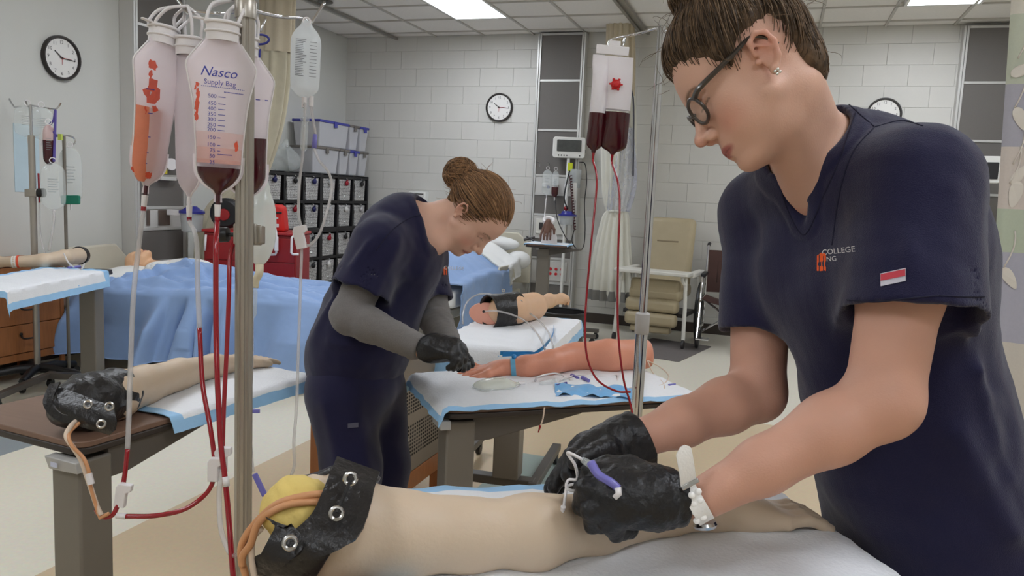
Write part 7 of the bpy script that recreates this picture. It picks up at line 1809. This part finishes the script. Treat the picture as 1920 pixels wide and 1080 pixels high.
gS = S(); gS.u(shell(lambda p: np.minimum(ell(hcm + bu * .42 - up * .04, (.22, .20, .10), np.array([bu, bv, up]))(p), rc(hcm + bu * .24 - bv * .16 - up * .05, hcm + bu * .24 + bv * .16 - up * .05, .085, .085)(p)), -.004, .006), .01); gS.i(half(hcm + bu * .15, -bu + up * .5), .01); lo, hi = bounds([hcm, hcm + bu * .6], .28); sdf_mesh('gown', gS, lo, hi, .008, m_sheet, mk)
na, nb_ = 230, 170
FOLDS = [((.80, .04), (1.75, .20), .040, .020), ((.72, .20), (1.5, .44), .034, .018), ((1.0, -.03), (1.95, .05), .030, .022), ((1.0, .32), (1.9, .26), .028, .020), ((.78, .44), (1.15, .20), .034, .018), ((.55, .02), (1.0, .12), .036, .02), ((1.3, .10), (1.6, .40), .026, .02), ((.5, -.05), (.75, .35), .04, .022),
         ((.42, -.03), (.62, .25), .034, .018), ((1.5, .16), (2.05, .12), .024, .018), ((1.2, .02), (1.5, .12), .028, .016), ((.85, .10), (1.25, .14), -.022, .018), ((.8, .28), (1.3, .36), -.02, .02)]
I_, T_ = np.meshgrid(np.linspace(0, 1, na), np.linspace(-.55, 1.5, nb_), indexing='ij')
a0 = np.interp(T_, [-.6, -.05, .12, .34, 1.5], [.20, .26, .45, .72, .80]); a_ = a0 + (2.14 - a0) * I_
z_ = .605 + .165 * np.exp(-((T_ - .46) / .27) ** 2) * np.interp(a_, [.30, .6, .85, 1.05, 1.3, 1.6, 2.1], [.5, .85, 1.0, .95, .70, .50, .38]); b__ = T_.copy()
e_ = np.maximum(-T_, 0); hang = np.maximum(0, e_ - .05); neg = T_ < 0; ph = a_ * 17 + 2.6 * np.sin(a_ * 5) + 1.4 * hang; kk_ = np.minimum(1, hang * 4)
b__ = np.where(neg, -np.minimum(e_, .05) * .75 - .012 - hang * .16 - kk_ * (.075 * np.sin(ph) + .036 * np.sin(ph * 2.3 + 1) + .012 * np.sin(ph * 4.1)), b__)
z_ = np.where(neg, .605 - np.minimum(e_, .05) ** 2 / .1 - hang * .92 + kk_ * .014 * np.sin(a_ * 6), z_)
far_ = T_ > .95; z_ = np.where(far_, z_ - (T_ - .95) * 1.1, z_); b__ = np.where(far_, .95 + (T_ - .95) * .15, b__)
Q_ = np.stack([a_ * 1.4 + .5 * T_, T_ * 3.2 + a_ * .9, a_ * 0], -1).reshape(-1, 3); Q2_ = np.stack([a_ * .9 + T_ * .4, T_ * 2.4, a_ * 0 + .3], -1).reshape(-1, 3)
n1 = noise(Q_, 4.2, 3).reshape(a_.shape); n2 = noise(Q2_, 11, 8).reshape(a_.shape); n2 = 1 - 2 * np.abs(n2)
z_ = z_ + (.016 * n1 + .006 * n2) * np.where(T_ > -.02, 1, .2)
for (fa0, fb0), (fa1, fb1), am, wd in FOLDS:
    s_ = np.clip(((a_ - fa0) * (fa1 - fa0) + (T_ - fb0) * (fb1 - fb0)) / ((fa1 - fa0) ** 2 + (fb1 - fb0) ** 2), 0, 1); d = np.hypot(a_ - fa0 - s_ * (fa1 - fa0), T_ - fb0 - s_ * (fb1 - fb0)); z_ = z_ + 1.5 * am * np.exp(-(d / (1.5 * wd)) ** 2) * (1 - np.abs(2 * s_ - 1) ** 3)
a_ = np.where(neg, a_ - .16 * hang * np.where(a_ < 1.2, 1, -.4), a_)
rows = BO + a_[..., None] * bu + b__[..., None] * bv + z_[..., None] * up
tag(O('blanket', M().grid(np.array(rows), -.008), m_blue, smooth=180), 'blue sheet with deep folds draped over the near bed and manikin', 'blanket')
# left headwall, curtain, canister
hw3 = headwall('grey paneled headwall unit on the left wall above the near bed', V(LEFT, 5.10), V(0, 1, 0), V(1, 0, 0), .60, .0, 3.16, [(.0, .69, 'g'), (.69, .97, 'g'), (.97, 1.15, 'w'), (1.15, 1.42, 'g'), (1.42, 2.05, 'g'), (2.05, 2.63, 'g'), (2.63, 3.15, 'g')], .14, 3.16)
xf = LEFT + .142
for y, w_ in ((5.24, .035), (5.42, .13)): O('socket_window', M().bb(xf - .001, xf + .006, y - w_ / 2, y + w_ / 2, 1.00, 1.13), mat('brown_socket_window', (96, 82, 74), .5), hw3, bevel=.002)
O('flowmeter', M().cyl(PX(322, 308, xf + .07) - V(.07, 0, 0), PX(322, 308, xf + .10), .05, 18), m_capw, hw3); O('valve', M().box(PX(306, 322, xf + .05), (.06, .04, .04)), mat('yellow_knob', (214, 196, 60), .5), hw3, bevel=.006); O('bracket', M().box(PX(312, 335, xf + .03), (.06, .18, .03)), m_svc, hw3, bevel=.004)
cc_ = PX(360, 400, -4.75); can = T('suction_canister', 'suction canister with blue lid between the headwall and the red cart', 'canister', cc_ - up * .16)
O('cup', M().lathe([(.075, -.16), (.085, -.15), (.095, .0), (.09, .0), (.075, -.15), (0, -.15)], cc_, up, 22), mat('clear_canister', (210, 214, 214), .15, alpha=.5), can); O('lid', M().lathe([(.105, 0), (.105, .02), (.07, .035), (.04, .06), (0, .06)], cc_, up, 22), m_bluepl, can); O('holder', M().box(cc_ + V(-.12, -.03, -.0), (.20, .05, .05)), m_capw, can, bevel=.004)
lc_ = unit(camx * V(1, 1, 0)); Yc = lambda x, y, D: P(x, y, D)
def rows_px(L, D): 
    c = catmull([np.array([*P(x, y, D), np.linalg.norm(P(x + w, y, D) - P(x, y, D))]) for x, y, w in L], 8); return [(q[:3], lc_, q[3]) for q in c]
cl_ = T('curtain', 'beige privacy curtain swept aside behind the blood bags', 'curtain', P(470, 430, 6.9))
O('mesh_top', M().grid(pleat(rows_px([(520, -24, 32), (519, 40, 31), (517, 98, 31)], 7.05), 0, 1, 9, .12, .45), closed_u=True), m_mesh, cl_, smooth=180)
m_curl = mat('beige_curtain', (198, 190, 166), .85, var=.12, vscale=12, bump=.12)
O('curtain_body', M().grid(pleat(rows_px([(514, 98, 29), (511, 160, 28), (506, 220, 25), (497, 270, 22), (484, 315, 20), (462, 350, 26), (430, 385, 34), (415, 440, 40), (412, 520, 42)], 7.05), 0, 2, 9, .20, .45), closed_u=True), m_curl, cl_, smooth=180)
O('tie', M().tube(Pz([(500, 318, 6.85), (487, 330, 6.80), (478, 342, 6.85)]), .02, 8, 4, flat=.5), m_bluepl, cl_, smooth=180)
# red cart with red bag
m_cart = mat('red_cart_enamel', (150, 26, 30), .4, var=.06); cn0 = unit(V(.30, -.95, 0)); cx_ = np.cross(up, cn0); cx_ = cx_ if cx_[0] > 0 else -cx_
co = P(467, 540, 6.6); co = V(co[0], co[1], 0); ct = T('cart', 'red metal supply cart with white latch handles behind the near bed', 'cart', co); zc_ = P(467, 438, 6.6)[2]
Wc = .785
O('body', M().obox(co - cx_ * Wc / 2 - cn0 * .42 + up * .10, cx_ * Wc, cn0 * .40, up * (zc_ - .10)), m_cart, ct, bevel=.008)
for k in range(4):
    z0 = .12 + k * (zc_ - .14) / 4; O('drawer', M().obox(co - cx_ * (Wc / 2 - .012) - cn0 * .019 + up * z0, cx_ * (Wc - .024), cn0 * .012, up * ((zc_ - .14) / 4 - .006)), m_cart, ct, bevel=.003)
O('top', M().obox(co - cx_ * (Wc / 2 + .01) - cn0 * .43 + up * (zc_ + .001), cx_ * (Wc + .02), cn0 * .44, up * .025), mat('red_cart_top', (164, 30, 34), .35), ct, bevel=.006)
for (pts) in ([(513, 430, 6.55), (517, 432, 6.52), (518, 437, 6.51), (518, 474, 6.51), (516, 477, 6.52), (500, 478, 6.55)], [(552, 440, 6.53), (547, 446, 6.51), (546, 474, 6.51), (549, 477, 6.51), (560, 477, 6.53)], [(386, 440, 6.53), (384, 470, 6.53)]): O('latch_handle', M().tube(Pz(pts), .010, 7), m_capw, ct, smooth=180)
O('latch_grip', M().tube(Pz([(518, 444, 6.50), (518, 470, 6.50)]), .018, 8), m_capw, ct)
for sx_ in (-1, 1):
    for b in (.06, .36): O('caster', M().lathe([(0, -.015), (.045, -.015), (.05, 0), (.045, .015), (0, .015)], co + cx_ * sx_ * .32 - cn0 * b + up * .052, cx_, 16).cyl(co + cx_ * sx_ * .32 - cn0 * b + up * .05, co + cx_ * sx_ * .32 - cn0 * b + up * .11, .012, 8), m_dark, ct)
mr_ = mat('red_nylon_bag', (206, 34, 28), .6, var=.1, bump=.3, bscale=60)
ab = P(514, 405, 6.66); rb = T('kit_bag', 'bright red zipped kit bag standing on the red cart', 'bag', ab * V(1, 1, 0) + up * (zc_ + .026)); zb_ = zc_ + .028
hB_ = P(514, 383, 6.66)[2] - zb_
O('body', M().prism([(-.13, 0), (.11, 0), (.09, hB_ * .9), (.05, hB_), (-.06, hB_ * .98), (-.12, hB_ * .55)], V(ab[0], ab[1], zb_) + cn0 * .06, cx_, up, -cn0 * .14), mr_, rb, bevel=.02, seg=3)
O('zip', M().tube([V(ab[0], ab[1], zb_ + hB_ * .70) + cn0 * .064 + cx_ * q for q in (-.10, -.02, .04, .085)], .009, 6), m_black, rb); O('strap', M().tube([V(ab[0], ab[1], zb_ + hB_ * q) + cn0 * .066 + cx_ * (-.12 + .05 * math.sin(q * 6)) for q in (.2, .45, .7, .9)], .012, 6, 4), m_black, rb)
for q_, z_ in ((.04, .50), (.045, .22)): O('label', M().prism(rrect(.035, .012 if z_ > .4 else .03, .004), V(ab[0], ab[1], zb_ + hB_ * z_) + cn0 * .0665 + cx_ * q_, cx_, up, cn0 * .003), m_capw, rb)
kb = P(425, 412, 6.65); k2 = T('kit_bag', 'black and red rounded kit bag on the red cart behind the lines', 'bag', kb * V(1, 1, 0) + up * (zc_ + .026)); O('body', M().lathe([(0, -.06), (.11, -.06), (.13, -.04), (.13, .04), (.11, .06), (0, .06)], V(kb[0], kb[1], zc_ + .16), cn0, 24), m_black, k2, bevel=.004); O('panel', M().lathe([(0, .0), (.05, 0), (.048, .012), (0, .016)], V(kb[0], kb[1], zc_ + .15) + cn0 * .0605, cn0, 22), m_cart, k2)
# black cube shelf with silver bins
sx0, sx1 = LEFT + .01, -4.74; sy0, sy1, sz1 = 6.44, 8.46, 1.53
m_shelf = mat('black_shelf_metal', (24, 22, 24), .45); cs = T('cube_shelf', 'black cube shelf full of silver bins along the left wall', 'shelf', ((sx0 + sx1) / 2, (sy0 + sy1) / 2, 0))
O('back_panel', M().bb(sx0, sx0 + .01, sy0, sy1, 0, sz1), m_shelf, cs, smooth=0)
ncol = 6; cw = (sy1 - sy0) / ncol; rws = [0.03, .32, .61, .93, 1.225, 1.505]
for k in range(ncol + 1): O('upright', M().bb(sx0 + .0105, sx1, sy0 + k * cw - (.028 if k == 3 else .014), sy0 + k * cw + (.028 if k == 3 else .014), 0, sz1), m_shelf, cs, bevel=.002)
for k, z in enumerate(rws):
    for c_ in range(ncol): O('shelf_board', M().bb(sx0 + .0105, sx1 - .001, sy0 + c_ * cw + (.0285 if c_ == 3 else .0145), sy0 + (c_ + 1) * cw - (.0285 if c_ == 2 else .0145), z - (.04 if k in (3,) else .016), z + .014), m_shelf, cs, bevel=.002)
def perf_mat():
    m = mat('perforated_silver', (206, 204, 202), .4, .25, var=.05); nt = m.node_tree; N = nt.nodes; L = nt.links; b = N['Principled BSDF']
    tc = N.new('ShaderNodeTexCoord'); vo = N.new('ShaderNodeTexVoronoi'); vo.inputs['Scale'].default_value = 62; vo.inputs['Randomness'].default_value = 0.25; L.new(tc.outputs['Object'], vo.inputs['Vector'])
    gt = N.new('ShaderNodeMath'); gt.operation = 'GREATER_THAN'; gt.inputs[1].default_value = .50; L.new(vo.outputs['Distance'], gt.inputs[0])
    mx = N.new('ShaderNodeMix'); mx.data_type = 'RGBA'; L.new(gt.outputs[0], mx.inputs['Factor']); old = b.inputs['Base Color'].links[0].from_socket; L.new(old, mx.inputs['A']); mx.inputs['B'].default_value = (*lin((84, 82, 82)), 1); L.new(mx.outputs['Result'], b.inputs['Base Color']); return m
m_perf = perf_mat(); bw_, bh_ = cw - .085, .245
bin_me = None
colname = ['navy', 'crimson', 'silver', 'black', 'white', 'violet']; colrgb = [(34, 36, 90), (150, 20, 40), (190, 190, 192), (30, 30, 32), (230, 228, 226), (96, 80, 150)]
rown = ['bottom', 'fourth', 'middle', 'second', 'top']; coln = ['first', 'second', 'third', 'fourth', 'fifth', 'last']
pat = {4: [0, 3, 0, 2, 1, 3], 3: [0, 1, 0, 2, 4, 2], 2: [5, 1, 3, 1, 3, 2], 1: [3, 3, 3, 4, 2, 2], 0: [3, 3, 3, 2, 2, 2]}
def bin_parts(root):
    w0, w1 = bw_ * .43, bw_ * .5; fx_ = .0; dp = .30
    body = M().add([(fx_, -w0, 0), (fx_, w0, 0), (fx_, w1, bh_), (fx_, -w1, bh_), (fx_ - dp, -w0, 0), (fx_ - dp, w0, 0), (fx_ - dp, w1, bh_), (fx_ - dp, -w1, bh_)], [(0, 1, 2, 3), (5, 4, 7, 6), (1, 5, 6, 2), (4, 0, 3, 7), (4, 5, 1, 0), (3, 2, 6, 7)])
    O('bin_body', body, m_perf, root, bevel=.006, local=True); O('rivet', M().lathe([(0, 0), (.012, 0), (.008, .005), (0, .006)], (fx_, 0, .05), (1, 0, 0), 10), m_steel, root, local=True)
    O('ring', M().torus((.006, .01, bh_ - .004), (0, 1, .4), .020, .003, 14, 5), m_steel, root, local=True)
    return root
proto = None
for r in range(5):
    for c_ in range(6):
        k = pat[r][c_]; loc = (sx1 - .012, sy0 + (c_ + .5) * cw, rws[r] + .0145); lb = 'silver perforated bin with %s charm, %s row, %s from the left of the cube shelf' % (colname[k], rown[r], coln[c_])
        if proto is None: proto = bin_parts(T('storage_bin', lb, 'bin', loc, 'silver bins in the black cube shelf')); b_ = proto
        else: b_ = dup(proto, loc, 0, lb, 'silver bins in the black cube shelf')
        for old in [q for q in kids(b_) if q.name.startswith('charm')]: bpy.data.objects.remove(old)
        O('charm', M().ball((.022, .012 * (c_ % 3 - 1), bh_ - .045), .030, 10, (.7, 1, 1)).ball((.022, .012 * (c_ % 3 - 1) + .012, bh_ - .012), .012, 8), mat(colname[k] + '_charm', colrgb[k], .35, .3), b_, local=True)
# clear boxes on the shelf
m_tub = mat('clear_tub_plastic', (226, 226, 230), .25, alpha=.62, var=.04)
m_lidb, m_lidg = mat('blue_tub_lid', (64, 66, 156), .4), mat('grey_tub_lid', (110, 104, 98), .4)
def tub(label, y0, y1, z, h, ml, dep=.34):
    t = T('storage_box', label, 'box', ((sx1 + sx0) / 2, (y0 + y1) / 2, z), 'clear lidded boxes on the cube shelf'); x1 = sx1 - .005; x0 = x1 - dep; i_ = .022
    b = M().add([(x1 - i_, y0 + i_, z), (x1 - i_, y1 - i_, z), (x1, y1, z + h - .03), (x1, y0, z + h - .03), (x0 + i_, y0 + i_, z), (x0 + i_, y1 - i_, z), (x0, y1, z + h - .03), (x0, y0, z + h - .03)], [(0, 1, 2, 3), (5, 4, 7, 6), (1, 5, 6, 2), (4, 0, 3, 7), (4, 5, 1, 0)])
    O('tub', b, m_tub, t, bevel=.012); O('lid', M().bb(x0 - .008, x1 + .010, y0 - .008, y1 + .008, z + h - .0295, z + h - .002), ml, t, bevel=.006); O('latch', M().bb(x1 + .0105, x1 + .018, (y0 + y1) / 2 - .03, (y0 + y1) / 2 + .03, z + h - .07, z + h - .012), ml, t, bevel=.003)
zz = sz1 + .003
for lab, y0, y1, ml, up_ in (('clear box with grey lid, left end of the lower row on the cube shelf', 7.28, 7.80, m_lidg, 0), ('clear box with grey lid in the lower row beside the left end box', 7.82, 8.02, m_lidg, 0), ('clear box with blue lid in the middle of the lower row on the cube shelf', 8.04, 8.24, m_lidb, 0), ('clear box with grey lid at the right end of the lower row', 8.26, 8.45, m_lidg, 0),
                             ('wide clear box with blue lid, left of the upper row on the cube shelf', 7.40, 8.00, m_lidb, 1), ('clear box with grey lid in the middle of the upper row', 8.03, 8.23, m_lidg, 1), ('clear box with blue lid at the right end of the upper row', 8.26, 8.45, m_lidb, 1)): tub(lab, y0, y1, zz + up_ * .29, .29, ml)
pbq = V(-4.9, 6.98, sz1 + .004); pb = S(); pb.u(ell(pbq + V(0, 0, .11), (.14, .20, .13)), .02); pb.u(rc(pbq + V(0, .02, .2), pbq + V(0, .03, .30), .06, .03), .04); pb.w(lambda p: (noise(p, 14, 3) * .015 + noise(p, 40, 6) * .006).astype(np.float32)); pb.i(half(pbq, (0, 0, -1)), .004)
lo, hi = bounds([pbq], .36); ob = sdf_mesh('plastic_bag', pb, lo, hi, .008, m_bagclear); tag(ob, 'crumpled clear plastic bag on top of the cube shelf', 'bag')
